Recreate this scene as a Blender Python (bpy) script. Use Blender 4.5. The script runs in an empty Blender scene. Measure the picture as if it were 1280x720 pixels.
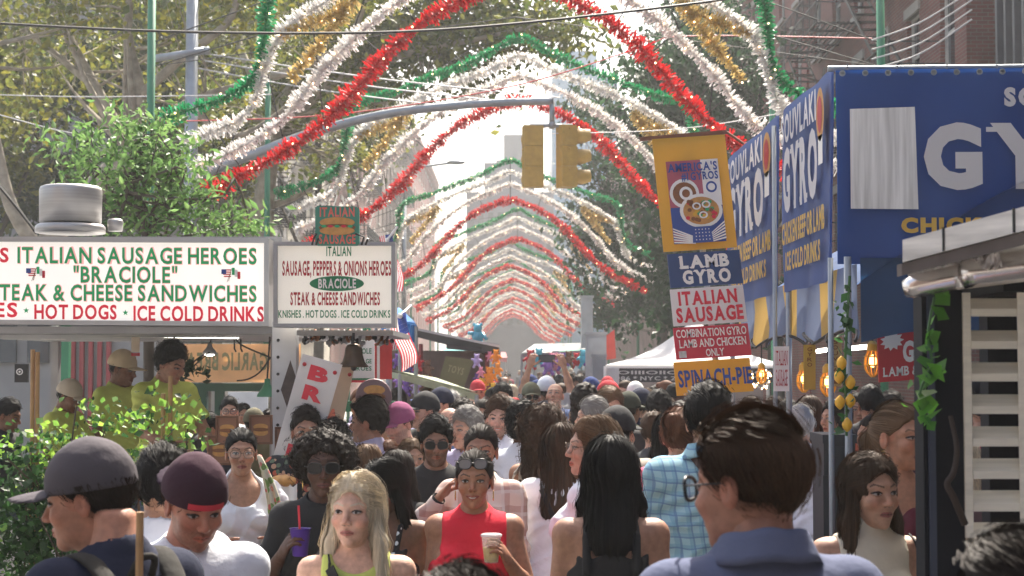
import bpy, bmesh, math, random
import numpy as np
from mathutils import Vector, Matrix
random.seed(7)
rng = np.random.default_rng(7)
SC = bpy.context.scene
COL = SC.collection
R = math.radians

# ------------------------------------------------------------------ camera, sky, sun, exposure
F = 2000.0
CZ = 1.95
TH = math.atan(97 / F)
cam_d = bpy.data.cameras.new("camera")
cam = bpy.data.objects.new("camera", cam_d)
COL.objects.link(cam)
cam.location = (0, 0, CZ)
cam.rotation_euler = (math.pi / 2 + TH, 0, 0)
cam_d.sensor_width = 36
cam_d.lens = 36 * F / 1280
cam_d.clip_end = 3000
cam_d.clip_start = 0.05
cam_d.dof.use_dof = True
cam_d.dof.focus_distance = 8.0
cam_d.dof.aperture_fstop = 7.0
SC.camera = cam

SUN_EL, SUN_AZ = R(52), R(14)        # azimuth measured from +Y (down the street) towards +X
world = bpy.data.worlds.new("World")
SC.world = world
world.use_nodes = True
wn = world.node_tree
wn.nodes.clear()
sky = wn.nodes.new("ShaderNodeTexSky")
sky.sky_type = 'NISHITA'
sky.sun_disc = False
sky.sun_elevation = SUN_EL
sky.sun_rotation = SUN_AZ
sky.dust_density = 6.0
sky.air_density = 1.2
bg = wn.nodes.new("ShaderNodeBackground")
bg.inputs[1].default_value = 0.115
wo = wn.nodes.new("ShaderNodeOutputWorld")
wn.links.new(sky.outputs[0], bg.inputs[0])
wn.links.new(bg.outputs[0], wo.inputs[0])
sun_d = bpy.data.lights.new("sun", 'SUN')
sun_d.energy = 5.0
sun_d.angle = R(0.6)
sun_d.color = (1.0, 0.93, 0.82)
sun = bpy.data.objects.new("sun", sun_d)
COL.objects.link(sun)
sv = Vector((math.sin(SUN_AZ) * math.cos(SUN_EL), math.cos(SUN_AZ) * math.cos(SUN_EL), math.sin(SUN_EL)))
sun.rotation_euler = sv.to_track_quat('Z', 'Y').to_euler()
sun.location = (0, 0, 60)
SC.view_settings.view_transform = 'Standard'
SC.view_settings.look = 'None'
SC.view_settings.exposure = 1.5
SC.view_settings.gamma = 1.0
SC.cycles.use_denoising = True
SC.cycles.max_bounces = 7
SC.cycles.volume_bounces = 1
SC.cycles.transparent_max_bounces = 12
SC.cycles.sample_clamp_indirect = 6.0

def P(px, py, Y):
    """real point at distance Y that the photograph shows at pixel px,py"""
    u = (px - 640) / F
    v = (360 - py) / F
    k = Y / (math.cos(TH) - v * math.sin(TH))
    return Vector((u * k, Y, CZ + (math.sin(TH) + v * math.cos(TH)) * k))

def to_px(p):
    dx, dy, dz = p[0], p[1], p[2] - CZ
    cy = dy * math.cos(TH) + dz * math.sin(TH)
    cz = -dy * math.sin(TH) + dz * math.cos(TH)
    return 640 + F * dx / cy, 360 - F * cz / cy

# ------------------------------------------------------------------ materials
MATS = {}
def nodes_of(m):
    m.use_nodes = True
    nt = m.node_tree
    b = nt.nodes["Principled BSDF"]
    return nt, b

def mat(name, col, rough=0.6, metal=0.0, var=0.12, scale=6.0, bump=0.0, emit=0.0, ecol=None, transl=0.0,
        attr=False, spec=0.5, alpha=1.0, sss=0.0, bscale=None, trans=0.0, stretch=None):
    if name in MATS:
        return MATS[name]
    m = bpy.data.materials.new(name)
    nt, b = nodes_of(m)
    N, L = nt.nodes, nt.links
    tc = N.new("ShaderNodeTexCoord")
    b.inputs["Roughness"].default_value = rough
    b.inputs["Metallic"].default_value = metal
    b.inputs["Specular IOR Level"].default_value = spec
    if attr:
        src = N.new("ShaderNodeAttribute")
        src.attribute_name = "Col"
        csock = src.outputs["Color"]
    else:
        src = N.new("ShaderNodeRGB")
        src.outputs[0].default_value = (*col, 1)
        csock = src.outputs[0]
    nz = N.new("ShaderNodeTexNoise")
    nz.inputs["Scale"].default_value = scale
    nz.inputs["Detail"].default_value = 5
    if stretch:
        mp = N.new("ShaderNodeMapping")
        mp.inputs["Scale"].default_value = stretch
        L.new(tc.outputs["Object"], mp.inputs[0])
        L.new(mp.outputs[0], nz.inputs["Vector"])
    else:
        L.new(tc.outputs["Object"], nz.inputs["Vector"])
    mr = N.new("ShaderNodeMapRange")
    mr.inputs[1].default_value = 0.25
    mr.inputs[2].default_value = 0.75
    mr.inputs[3].default_value = 1 - var
    mr.inputs[4].default_value = 1 + var
    L.new(nz.outputs[0], mr.inputs[0])
    mx = N.new("ShaderNodeMix")
    mx.data_type = 'RGBA'
    mx.blend_type = 'MULTIPLY'
    mx.inputs[0].default_value = 1
    L.new(csock, mx.inputs[6])
    L.new(mr.outputs[0], mx.inputs[7])
    out = mx.outputs[2]
    L.new(out, b.inputs["Base Color"])
    if bump:
        n2 = N.new("ShaderNodeTexNoise")
        n2.inputs["Scale"].default_value = bscale or scale * 6
        n2.inputs["Detail"].default_value = 4
        L.new(tc.outputs["Object"], n2.inputs["Vector"])
        bp = N.new("ShaderNodeBump")
        bp.inputs["Strength"].default_value = bump
        bp.inputs["Distance"].default_value = 0.01
        L.new(n2.outputs[0], bp.inputs["Height"])
        L.new(bp.outputs[0], b.inputs["Normal"])
    if emit:
        if ecol is None:
            L.new(out, b.inputs["Emission Color"])
        else:
            b.inputs["Emission Color"].default_value = (*ecol, 1)
        b.inputs["Emission Strength"].default_value = emit
    if sss:
        b.inputs["Subsurface Weight"].default_value = sss
        b.inputs["Subsurface Radius"].default_value = (1.0, 0.35, 0.2)
        b.inputs["Subsurface Scale"].default_value = 0.012
    if trans:
        b.inputs["Transmission Weight"].default_value = trans
        b.inputs["IOR"].default_value = 1.2
    if alpha < 1:
        b.inputs["Alpha"].default_value = alpha
    if transl:
        t = N.new("ShaderNodeBsdfTranslucent")
        L.new(out, t.inputs[0])
        ms = N.new("ShaderNodeMixShader")
        ms.inputs[0].default_value = transl
        L.new(b.outputs[0], ms.inputs[1])
        L.new(t.outputs[0], ms.inputs[2])
        o = N["Material Output"]
        L.new(ms.outputs[0], o.inputs[0])
    MATS[name] = m
    return m

def math_node(N, L, op, a, b=None, c=None):
    n = N.new("ShaderNodeMath")
    n.operation = op
    for i, v in enumerate((a, b, c)):
        if v is None:
            continue
        if isinstance(v, (int, float)):
            n.inputs[i].default_value = v
        else:
            L.new(v, n.inputs[i])
    return n.outputs[0]

def brick_mat(name, c1, c2, mortar, axis='x', scale=1.0, rough=0.85):
    if name in MATS:
        return MATS[name]
    m = bpy.data.materials.new(name)
    nt, b = nodes_of(m)
    N, L = nt.nodes, nt.links
    tc = N.new("ShaderNodeTexCoord")
    sx = N.new("ShaderNodeSeparateXYZ")
    L.new(tc.outputs["Object"], sx.inputs[0])
    cb = N.new("ShaderNodeCombineXYZ")
    u = math_node(N, L, 'ADD', sx.outputs[0], sx.outputs[1])
    L.new(u, cb.inputs[0])
    L.new(sx.outputs[2], cb.inputs[1])
    br = N.new("ShaderNodeTexBrick")
    br.inputs["Color1"].default_value = (*c1, 1)
    br.inputs["Color2"].default_value = (*c2, 1)
    br.inputs["Mortar"].default_value = (*mortar, 1)
    br.inputs["Scale"].default_value = scale
    br.inputs["Brick Width"].default_value = 0.22
    br.inputs["Row Height"].default_value = 0.075
    br.inputs["Mortar Size"].default_value = 0.008
    L.new(cb.outputs[0], br.inputs["Vector"])
    nz = N.new("ShaderNodeTexNoise")
    nz.inputs["Scale"].default_value = 0.7
    nz.inputs["Detail"].default_value = 8
    L.new(tc.outputs["Object"], nz.inputs["Vector"])
    mr = N.new("ShaderNodeMapRange")
    mr.inputs[1].default_value = .3; mr.inputs[2].default_value = .7
    mr.inputs[3].default_value = .65; mr.inputs[4].default_value = 1.25
    L.new(nz.outputs[0], mr.inputs[0])
    mx = N.new("ShaderNodeMix"); mx.data_type = 'RGBA'; mx.blend_type = 'MULTIPLY'; mx.inputs[0].default_value = 1
    L.new(br.outputs[0], mx.inputs[6]); L.new(mr.outputs[0], mx.inputs[7])
    L.new(mx.outputs[2], b.inputs["Base Color"])
    b.inputs["Roughness"].default_value = rough
    MATS[name] = m
    return m

def stripe_mat(name, cols, period, axis=0, rough=0.85, transl=0.0, spread=(0.5,)):
    """bands of real dyed colour along one object axis"""
    if name in MATS:
        return MATS[name]
    m = bpy.data.materials.new(name)
    nt, b = nodes_of(m)
    N, L = nt.nodes, nt.links
    tc = N.new("ShaderNodeTexCoord")
    sx = N.new("ShaderNodeSeparateXYZ")
    L.new(tc.outputs["Object"], sx.inputs[0])
    f = math_node(N, L, 'FRACT', math_node(N, L, 'DIVIDE', sx.outputs[axis], period))
    cr = N.new("ShaderNodeValToRGB")
    cr.color_ramp.interpolation = 'CONSTANT'
    cr.color_ramp.elements[0].color = (*cols[0], 1)
    cr.color_ramp.elements[1].position = spread[0]
    cr.color_ramp.elements[1].color = (*cols[1], 1)
    L.new(f, cr.inputs[0])
    L.new(cr.outputs[0], b.inputs["Base Color"])
    b.inputs["Roughness"].default_value = rough
    if transl:
        t = N.new("ShaderNodeBsdfTranslucent"); L.new(cr.outputs[0], t.inputs[0])
        ms = N.new("ShaderNodeMixShader"); ms.inputs[0].default_value = transl
        L.new(b.outputs[0], ms.inputs[1]); L.new(t.outputs[0], ms.inputs[2])
        L.new(ms.outputs[0], N["Material Output"].inputs[0])
    MATS[name] = m
    return m

def plaid_mat(name, base, c2, c3, period=0.05):
    if name in MATS:
        return MATS[name]
    m = bpy.data.materials.new(name)
    nt, b = nodes_of(m)
    N, L = nt.nodes, nt.links
    tc = N.new("ShaderNodeTexCoord")
    sx = N.new("ShaderNodeSeparateXYZ")
    nz = N.new("ShaderNodeTexNoise"); nz.inputs["Scale"].default_value = 5
    L.new(tc.outputs["Object"], nz.inputs["Vector"])
    va = N.new("ShaderNodeVectorMath"); va.operation = 'MULTIPLY_ADD'
    va.inputs[1].default_value = (.05, .05, .05)
    L.new(nz.outputs[1], va.inputs[0]); L.new(tc.outputs["Object"], va.inputs[2])
    L.new(va.outputs[0], sx.inputs[0])
    u = math_node(N, L, 'ADD', sx.outputs[0], math_node(N, L, 'MULTIPLY', sx.outputs[1], 0.4))
    prev = None
    rgb = N.new("ShaderNodeRGB"); rgb.outputs[0].default_value = (*base, 1)
    cur = rgb.outputs[0]
    for sock, c, w, per in ((u, c2, .42, period), (sx.outputs[2], c2, .42, period), (u, c3, .14, period * 1.0), (sx.outputs[2], c3, .14, period)):
        f = math_node(N, L, 'FRACT', math_node(N, L, 'DIVIDE', sock, per))
        k = math_node(N, L, 'LESS_THAN', f, w)
        k = math_node(N, L, 'MULTIPLY', k, 0.6)
        mx = N.new("ShaderNodeMix"); mx.data_type = 'RGBA'
        L.new(k, mx.inputs[0]); L.new(cur, mx.inputs[6]); mx.inputs[7].default_value = (*c, 1)
        cur = mx.outputs[2]
    L.new(cur, b.inputs["Base Color"])
    b.inputs["Roughness"].default_value = .9
    MATS[name] = m
    return m

def spot_mat(name, base, cols, scale=16, size=0.3, rough=.9):
    """printed cloth: scattered flower or dot shapes"""
    if name in MATS:
        return MATS[name]
    m = bpy.data.materials.new(name)
    nt, b = nodes_of(m)
    N, L = nt.nodes, nt.links
    tc = N.new("ShaderNodeTexCoord")
    rgb = N.new("ShaderNodeRGB"); rgb.outputs[0].default_value = (*base, 1)
    cur = rgb.outputs[0]
    for i, c in enumerate(cols):
        vo = N.new("ShaderNodeTexVoronoi"); vo.inputs["Scale"].default_value = scale * (1 + .35 * i)
        mp = N.new("ShaderNodeMapping"); mp.inputs["Location"].default_value = (i * 1.7, i * .6, i * 2.3)
        L.new(tc.outputs["Object"], mp.inputs[0])
        L.new(mp.outputs[0], vo.inputs["Vector"])
        k = math_node(N, L, 'LESS_THAN', vo.outputs[0], size)
        mx = N.new("ShaderNodeMix"); mx.data_type = 'RGBA'
        L.new(k, mx.inputs[0]); L.new(cur, mx.inputs[6]); mx.inputs[7].default_value = (*c, 1)
        cur = mx.outputs[2]
    L.new(cur, b.inputs["Base Color"])
    b.inputs["Roughness"].default_value = rough
    MATS[name] = m
    return m

# ------------------------------------------------------------------ mesh building
class MB:
    def __init__(s):
        s.v = []; s.f = []; s.m = []; s.n = 0
    def add(s, v, f, mi=0):
        v = np.asarray(v, float).reshape(-1, 3)
        s.v.append(v)
        for q in f:
            s.f.append([i + s.n for i in q]); s.m.append(mi)
        s.n += len(v)
        return s
    def box(s, a, b, mi=0):
        x0, y0, z0 = a; x1, y1, z1 = b
        return s.add([(x0,y0,z0),(x1,y0,z0),(x1,y1,z0),(x0,y1,z0),(x0,y0,z1),(x1,y0,z1),(x1,y1,z1),(x0,y1,z1)],
                     [(0,3,2,1),(4,5,6,7),(0,1,5,4),(1,2,6,5),(2,3,7,6),(3,0,4,7)], mi)
    def bar(s, a, b, w, h=None, mi=0, up=(0,0,1)):
        """a box from a to b with a w x h section"""
        a = np.array(a, float); b = np.array(b, float); h = h or w
        d = b - a; d /= max(np.linalg.norm(d), 1e-9)
        u = np.array(up, float)
        if abs(d @ u) > .98: u = np.array((0, 1., 0))
        x = np.cross(d, u); x /= np.linalg.norm(x); y = np.cross(x, d)
        vs = [p + x * i * w / 2 + y * j * h / 2 for p in (a, b) for i, j in ((-1,-1),(1,-1),(1,1),(-1,1))]
        return s.add(vs, [(0,3,2,1),(4,5,6,7),(0,1,5,4),(1,2,6,5),(2,3,7,6),(3,0,4,7)], mi)
    def tube(s, pts, rad, n=8, mi=0, cap=True, flat=1.0):
        pts = np.asarray([tuple(p) for p in pts], float)
        k = len(pts)
        rad = np.full(k, rad, float) if np.isscalar(rad) else np.asarray(rad, float)
        t = np.gradient(pts, axis=0); t /= np.maximum(np.linalg.norm(t, axis=1, keepdims=True), 1e-9)
        u = np.array((0, 0, 1.)) if abs(t[0, 2]) < .9 else np.array((1., 0, 0))
        vs = []
        for i in range(k):
            u = u - t[i] * (u @ t[i]); u /= max(np.linalg.norm(u), 1e-9)
            w = np.cross(t[i], u)
            for j in range(n):
                a = 2 * math.pi * j / n
                vs.append(pts[i] + rad[i] * (math.cos(a) * u * flat + math.sin(a) * w))
        fs = [(i*n+j, i*n+(j+1)%n, (i+1)*n+(j+1)%n, (i+1)*n+j) for i in range(k-1) for j in range(n)]
        if cap:
            fs.append(tuple(range(n))[::-1]); fs.append(tuple(range((k-1)*n, k*n)))
        return s.add(vs, fs, mi)
    def lathe(s, prof, n=20, c=(0,0,0), mi=0, axis=2, cap=True):
        """prof: (radius, height) pairs turned round an axis"""
        vs = []
        for r, h in prof:
            for j in range(n):
                a = 2 * math.pi * j / n
                p = (r * math.cos(a), r * math.sin(a), h)
                if axis == 0: p = (p[2], p[0], p[1])
                if axis == 1: p = (p[0], p[2], p[1])
                vs.append((p[0] + c[0], p[1] + c[1], p[2] + c[2]))
        k = len(prof)
        fs = [(i*n+j, i*n+(j+1)%n, (i+1)*n+(j+1)%n, (i+1)*n+j) for i in range(k-1) for j in range(n)]
        if cap:
            fs.append(tuple(range(n))[::-1]); fs.append(tuple(range((k-1)*n, k*n)))
        return s.add(vs, fs, mi)
    def ball(s, c, r, n=10, mi=0):
        r = (r, r, r) if np.isscalar(r) else r
        vs = []; k = max(n // 2, 3)
        for i in range(k + 1):
            th = math.pi * i / k
            th = min(max(th, .02), math.pi - .02)
            for j in range(n):
                a = 2 * math.pi * j / n
                vs.append((c[0] + r[0]*math.sin(th)*math.cos(a), c[1] + r[1]*math.sin(th)*math.sin(a), c[2] - r[2]*math.cos(th)))
        fs = [(i*n+j, i*n+(j+1)%n, (i+1)*n+(j+1)%n, (i+1)*n+j) for i in range(k) for j in range(n)]
        return s.add(vs, fs, mi)
    def quadgrid(s, fn, nu, nv, mi=0):
        vs = [fn(i / nu, j / nv) for j in range(nv + 1) for i in range(nu + 1)]
        fs = [(j*(nu+1)+i, j*(nu+1)+i+1, (j+1)*(nu+1)+i+1, (j+1)*(nu+1)+i) for j in range(nv) for i in range(nu)]
        return s.add([tuple(v) for v in vs], fs, mi)
    def prism(s, poly, d, org=(0,0,0), right=(1,0,0), up=(0,0,1), mi=0):
        """flat outline (x,y pairs) of thickness d, in the plane right/up, extruded backwards"""
        r = np.array(right, float); u = np.array(up, float); o = np.array(org, float)
        nrm = np.cross(r, u); nrm /= np.linalg.norm(nrm)
        a = [o + r * x + u * y for x, y in poly]
        b = [p - nrm * d for p in a]
        n = len(a)
        fs = [tuple(range(n)), tuple(range(n, 2*n))[::-1]] + [(i, n+i, n+(i+1)%n, (i+1)%n) for i in range(n)]
        return s.add(a + b, fs, mi)
    def arrays(s):
        return np.concatenate(s.v) if s.v else np.zeros((0, 3))

def mk_mesh(name, v, f, mats, mi=None, smooth=False, col=None):
    me = bpy.data.meshes.new(name)
    v = np.asarray(v, np.float32)
    if isinstance(f, np.ndarray):
        nf, k = f.shape
        me.vertices.add(len(v)); me.vertices.foreach_set("co", v.ravel())
        me.loops.add(nf * k); me.loops.foreach_set("vertex_index", f.astype(np.int32).ravel())
        me.polygons.add(nf)
        me.polygons.foreach_set("loop_start", np.arange(0, nf * k, k, dtype=np.int32))
        me.polygons.foreach_set("loop_total", np.full(nf, k, np.int32))
    else:
        me.from_pydata(v.tolist(), [], f)
    for m in (mats if isinstance(mats, (list, tuple)) else [mats]):
        me.materials.append(m)
    if mi is not None:
        me.polygons.foreach_set("material_index", np.asarray(mi, np.int32))
    if smooth:
        me.polygons.foreach_set("use_smooth", np.ones(len(me.polygons), bool))
    if col is not None:
        at = me.color_attributes.new("Col", 'FLOAT_COLOR', 'POINT')
        c = np.ones((len(v), 4), np.float32); c[:, :3] = col
        at.data.foreach_set("color", c.ravel())
    me.update(calc_edges=True)
    return me

def link(name, me, parent=None, loc=(0,0,0), rotz=0.0):
    o = bpy.data.objects.new(name, me)
    COL.objects.link(o)
    o.location = loc
    o.rotation_euler = (0, 0, rotz)
    if parent is not None:
        o.parent = parent
    return o

def obj(name, mb, mats, parent=None, smooth=False, loc=(0,0,0), rotz=0.0, world=True):
    """world=True: the vertices are in world space and are moved into the parent's frame"""
    v = mb.arrays()
    off = Vector((0, 0, 0))
    if parent is not None and world:
        q = parent
        M = Matrix.Identity(4)
        while q is not None:
            M = q.matrix_basis @ M
            q = q.parent
        Mi = np.array(M.inverted())
        v = v @ Mi[:3, :3].T + Mi[:3, 3]
    me = mk_mesh(name, v, mb.f, mats, mb.m, smooth)
    return link(name, me, parent, loc, rotz)

LABELS = {}
def tag(o, label=None, cat=None, group=None, kind=None):
    if label: o["label"] = label
    if cat: o["category"] = cat
    if group: o["group"] = group
    if kind: o["kind"] = kind
    if label: LABELS.setdefault(label, []).append(o.name)
    return o

def thing(name, label, cat, loc=(0,0,0), rotz=0.0, group=None):
    o = bpy.data.objects.new(name, None)
    o.empty_display_size = .1
    COL.objects.link(o)
    o.location = loc; o.rotation_euler = (0, 0, rotz)
    return tag(o, label, cat, group)

def single(name, mb, mats, label, cat, group=None, smooth=False, kind=None):
    """a thing that is one mesh: origin moved to its base"""
    v = mb.arrays()
    c = Vector(((v[:,0].min()+v[:,0].max())/2, (v[:,1].min()+v[:,1].max())/2, v[:,2].min()))
    me = mk_mesh(name, v - np.array(c), mb.f, mats, mb.m, smooth)
    return tag(link(name, me, None, c), label, cat, group, kind)

def struct(name, mb, m):
    return tag(obj(name, mb, m), kind='structure')

def copy_tree(o, parent=None):
    c = o.copy(); COL.objects.link(c)
    if parent is not None: c.parent = parent
    for ch in list(o.children): copy_tree(ch, c)
    return c

# ------------------------------------------------------------------ lettering
_tc = {}
def _glyphs(s, bold):
    if (s, bold) in _tc: return _tc[s, bold]
    cu = bpy.data.curves.new("lettering", 'FONT')
    cu.body = s; cu.size = 1; cu.offset = bold; cu.resolution_u = 3; cu.fill_mode = 'FRONT'
    o = bpy.data.objects.new("lettering", cu)
    COL.objects.link(o)
    dg = bpy.context.evaluated_depsgraph_get()
    me = bpy.data.meshes.new_from_object(o.evaluated_get(dg))
    v = np.array([tuple(p.co) for p in me.vertices]).reshape(-1, 3)
    f = [tuple(p.vertices) for p in me.polygons]
    bpy.data.objects.remove(o); bpy.data.curves.remove(cu); bpy.data.meshes.remove(me)
    _tc[s, bold] = (v, f)
    return v, f
SERIF = dict(A='b.07 b.93', B='t.1 b.1', D='t.1 b.1', E='t.1 b.1', F='t.1 b.12', H='t.1 t.9 b.1 b.9', I='t.5 b.5', K='t.1 b.1 t.9 b.95',
             L='t.12 b.12', M='t.08 b.07 t.92 b.93', N='t.06 b.09 t.9', P='t.1 b.12', R='t.1 b.12 b.93', T='b.5', U='t.1 t.9', V='t.07 t.93',
             W='t.05 t.95', X='t.1 t.9 b.07 b.93', Y='b.5 t.06 t.94')
CAP = None
def text(mb, s, org, right, up, height, width=None, bold=.012, serif=False, mi=0, proud=.003, gap=.02):
    """capitals of the given height centred on org (centre of the baseline); right/up unit vectors"""
    global CAP
    if CAP is None:
        hv, _ = _glyphs("H", 0.0); CAP = hv[:, 1].max() - hv[:, 1].min()
    right = np.array(right, float); up = np.array(up, float)
    nrm = np.cross(right, up); nrm /= np.linalg.norm(nrm)
    parts = []
    x = 0.0
    for ch in s:
        if ch == ' ':
            x += .34; continue
        v, f = _glyphs(ch, bold)
        if len(v) == 0: continue
        x0, x1 = v[:, 0].min(), v[:, 0].max()
        w = (x1 - x0) / CAP
        q = np.column_stack(((v[:, 0] - x0) / CAP + x, v[:, 1] / CAP, np.zeros(len(v))))
        parts.append((q, f))
        if serif and ch in SERIF:
            for k in SERIF[ch].split():
                cx = x + float(k[1:]) * w
                y0 = -.01 if k[0] == 'b' else 1.01 - .085
                sw = .15
                parts.append((np.array([(cx-sw,y0,.4),(cx+sw,y0,.4),(cx+sw,y0+.085,.4),(cx-sw,y0+.085,.4)]), [(0,1,2,3)]))
        x += w + .13 + gap
    tot = max(x - .13 - gap, .01)
    sx = (width / tot) if width else height
    o = np.array(tuple(org), float)
    for q, f in parts:
        pv = o + np.outer((q[:, 0] - tot / 2) * sx, right) + np.outer(q[:, 1] * height, up) + np.outer(proud + q[:, 2] * .002, nrm)
        mb.add(pv, f, mi)
    return mb

# ------------------------------------------------------------------ implicit surfaces (bodies, heads, hair, cloth)
def ell(Q, c, r):
    p = Q - np.array(c, np.float32); r = np.array(r, np.float32)
    k0 = np.linalg.norm(p / r, axis=1); k1 = np.linalg.norm(p / (r * r), axis=1)
    return k0 * (k0 - 1) / np.maximum(k1, 1e-6)
def rc(Q, a, b, ra, rb, fl=None):
    a = np.array(a, np.float32); b = np.array(b, np.float32)
    p = Q - a; ba = b - a
    h = np.clip(p @ ba / (ba @ ba), 0, 1)
    d = p - h[:, None] * ba
    if fl is not None: d = d / np.array(fl, np.float32)
    return np.linalg.norm(d, axis=1) - (ra + (rb - ra) * h)
def smin(a, b, k):
    h = np.clip(.5 + .5 * (b - a) / k, 0, 1)
    return b + (a - b) * h - k * h * (1 - h)
def smax(a, b, k):
    return -smin(-a, -b, k)
def wob(Q, f, ph=0.0):
    return (np.sin(Q[:,0]*f*1.3+ph+1.7*np.sin(Q[:,2]*f*.7+ph)) * np.sin(Q[:,1]*f*1.1+ph*2+.5) * np.sin(Q[:,2]*f+ph*3+1.3*np.sin(Q[:,0]*f*.6)))
def snet(fn, lo, hi, h):
    lo = np.array(lo, np.float32); n = np.ceil((np.array(hi) - lo) / h).astype(int) + 1
    g = [lo[i] + h * np.arange(n[i], dtype=np.float32) for i in range(3)]
    X, Y, Z = np.meshgrid(*g, indexing='ij')
    f = fn(np.column_stack((X.ravel(), Y.ravel(), Z.ravel()))).reshape(n).astype(np.float32)
    s = f < 0
    s[0] = s[-1] = False; s[:, 0] = s[:, -1] = False; s[:, :, 0] = s[:, :, -1] = False
    f = np.where(s, np.minimum(f, -1e-6), np.maximum(f, 1e-6))
    cs = [(i, j, k) for i in (0, 1) for j in (0, 1) for k in (0, 1)]
    sl = lambda A, c: A[c[0]:A.shape[0]-1+c[0], c[1]:A.shape[1]-1+c[1], c[2]:A.shape[2]-1+c[2]]
    cnt = sum(sl(s, c).astype(np.int8) for c in cs)
    act = (cnt > 0) & (cnt < 8)
    ii = np.argwhere(act)
    idx = np.full(act.shape, -1, np.int32); idx[act] = np.arange(len(ii))
    val = {c: f[ii[:,0]+c[0], ii[:,1]+c[1], ii[:,2]+c[2]] for c in cs}
    acc = np.zeros((len(ii), 3)); num = np.zeros(len(ii))
    for a in cs:
        for ax in range(3):
            if a[ax]: continue
            b = list(a); b[ax] = 1; b = tuple(b)
            m = (val[a] < 0) != (val[b] < 0)
            t = np.where(m, val[a] / np.where(m, val[a] - val[b], 1), 0)
            for q in range(3):
                acc[:, q] += m * (a[q] + (t if q == ax else 0))
            num += m
    V = lo + h * (ii + acc / np.maximum(num, 1)[:, None])
    fs = []
    for ax in range(3):
        a = s.take(range(n[ax]-1), ax); b = s.take(range(1, n[ax]), ax)
        e = np.argwhere(a != b)
        o1, o2 = [(1, 2), (2, 0), (0, 1)][ax]
        e = e[(e[:, o1] > 0) & (e[:, o2] > 0) & (e[:, o1] < n[o1]-1) & (e[:, o2] < n[o2]-1)]
        if not len(e): continue
        ins = s[e[:,0], e[:,1], e[:,2]]
        def cell(d1, d2):
            c = e.copy(); c[:, o1] += d1; c[:, o2] += d2
            return idx[c[:,0], c[:,1], c[:,2]]
        q = np.column_stack((cell(-1,-1), cell(0,-1), cell(0,0), cell(-1,0)))
        q[~ins] = q[~ins][:, ::-1]
        fs.append(q)
    return V.astype(np.float32), np.concatenate(fs) if fs else np.zeros((0, 4), np.int32)
# ------------------------------------------------------------------ people
SKIN = dict(pale=(.58,.36,.27), light=(.50,.29,.20), tan=(.38,.20,.125), olive=(.33,.175,.11), brown=(.19,.09,.052), dark=(.085,.040,.026))
HAIRC = dict(black=(.009,.008,.008), dark=(.020,.014,.011), brown=(.060,.033,.019), lightbrown=(.14,.082,.045), blond=(.60, .51, .37), grey=(.22,.21,.20), auburn=(.13,.05,.025), white=(.5,.48,.45))

def head_sdf(Q, k, smile):
    m = k == 'm'
    d = ell(Q, (0, .018, .032), (.0745, .094, .088))
    d = smin(d, ell(Q, (0, -.028, -.02), (.0610 if m else .0565, .060, .082)), .03)
    d = smin(d, ell(Q, (0, -.036, -.068), (.051 if m else .040, .046, .042)), .025)
    d = smin(d, ell(Q, (0, -.070, -.096), (.021 if m else .017, .018, .017)), .02)
    for s in (-1, 1):
        d = smin(d, ell(Q, (s*.040, -.060, -.026), (.022, .022, .02)), .022)
        d = smin(d, rc(Q, (s*.046, -.060, .026), (s*.012, -.079, .028), .008, .011 if m else .009), .02)
        d = smax(d, -ell(Q, (s*.032, -.1015, .006), (.019, .017, .0115)), .009)
        d = smin(d, ell(Q, (s*.032, -.0735, .006), (.0135, .0130, .0125)), .003)
        ear = ell(Q, (s*.078, .012, -.006), (.008, .019, .031))
        ear = smax(ear, -ell(Q, (s*.086, .006, -.002), (.006, .010, .018)), .006)
        d = smin(d, ear, .008)
    d = smin(d, rc(Q, (0, -.083, .014), (0, -.106, -.026), .007, .0115 if m else .0098), .012)
    for s in (-1, 1):
        d = smin(d, ell(Q, (s*.0115, -.096, -.031), (.0075, .0095, .007)), .007)
    w = .028 if smile else .024
    up = .006 if smile else 0
    for s in (-1, 1):
        d = smin(d, rc(Q, (0, -.0905, -.0580), (s*w, -.0785, -.0610 + up), .0048, .003), .007)
        d = smin(d, rc(Q, (0, -.0890, -.0690), (s*w*.9, -.0785, -.063 + up), .0058, .003), .007)
    d = smax(d, -rc(Q, (-w*.8, -.0895, -.0628+up*.6), (w*.8, -.0895, -.0628+up*.6), .0016, .0016), .003)
    d = smin(d, rc(Q, (0, .022, -.05), (0, .028, -.16), .053 if m else .047, .055 if m else .048), .03)
    return d

_heads = {}
def head_mesh(k, smile, lod):
    key = (k, smile, lod)
    if key not in _heads:
        _heads[key] = snet(lambda Q: head_sdf(Q, k, smile), (-.1, -.13, -.17), (.1, .13, .135), (.0024, .0040, .0075)[lod])
    return _heads[key]

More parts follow.
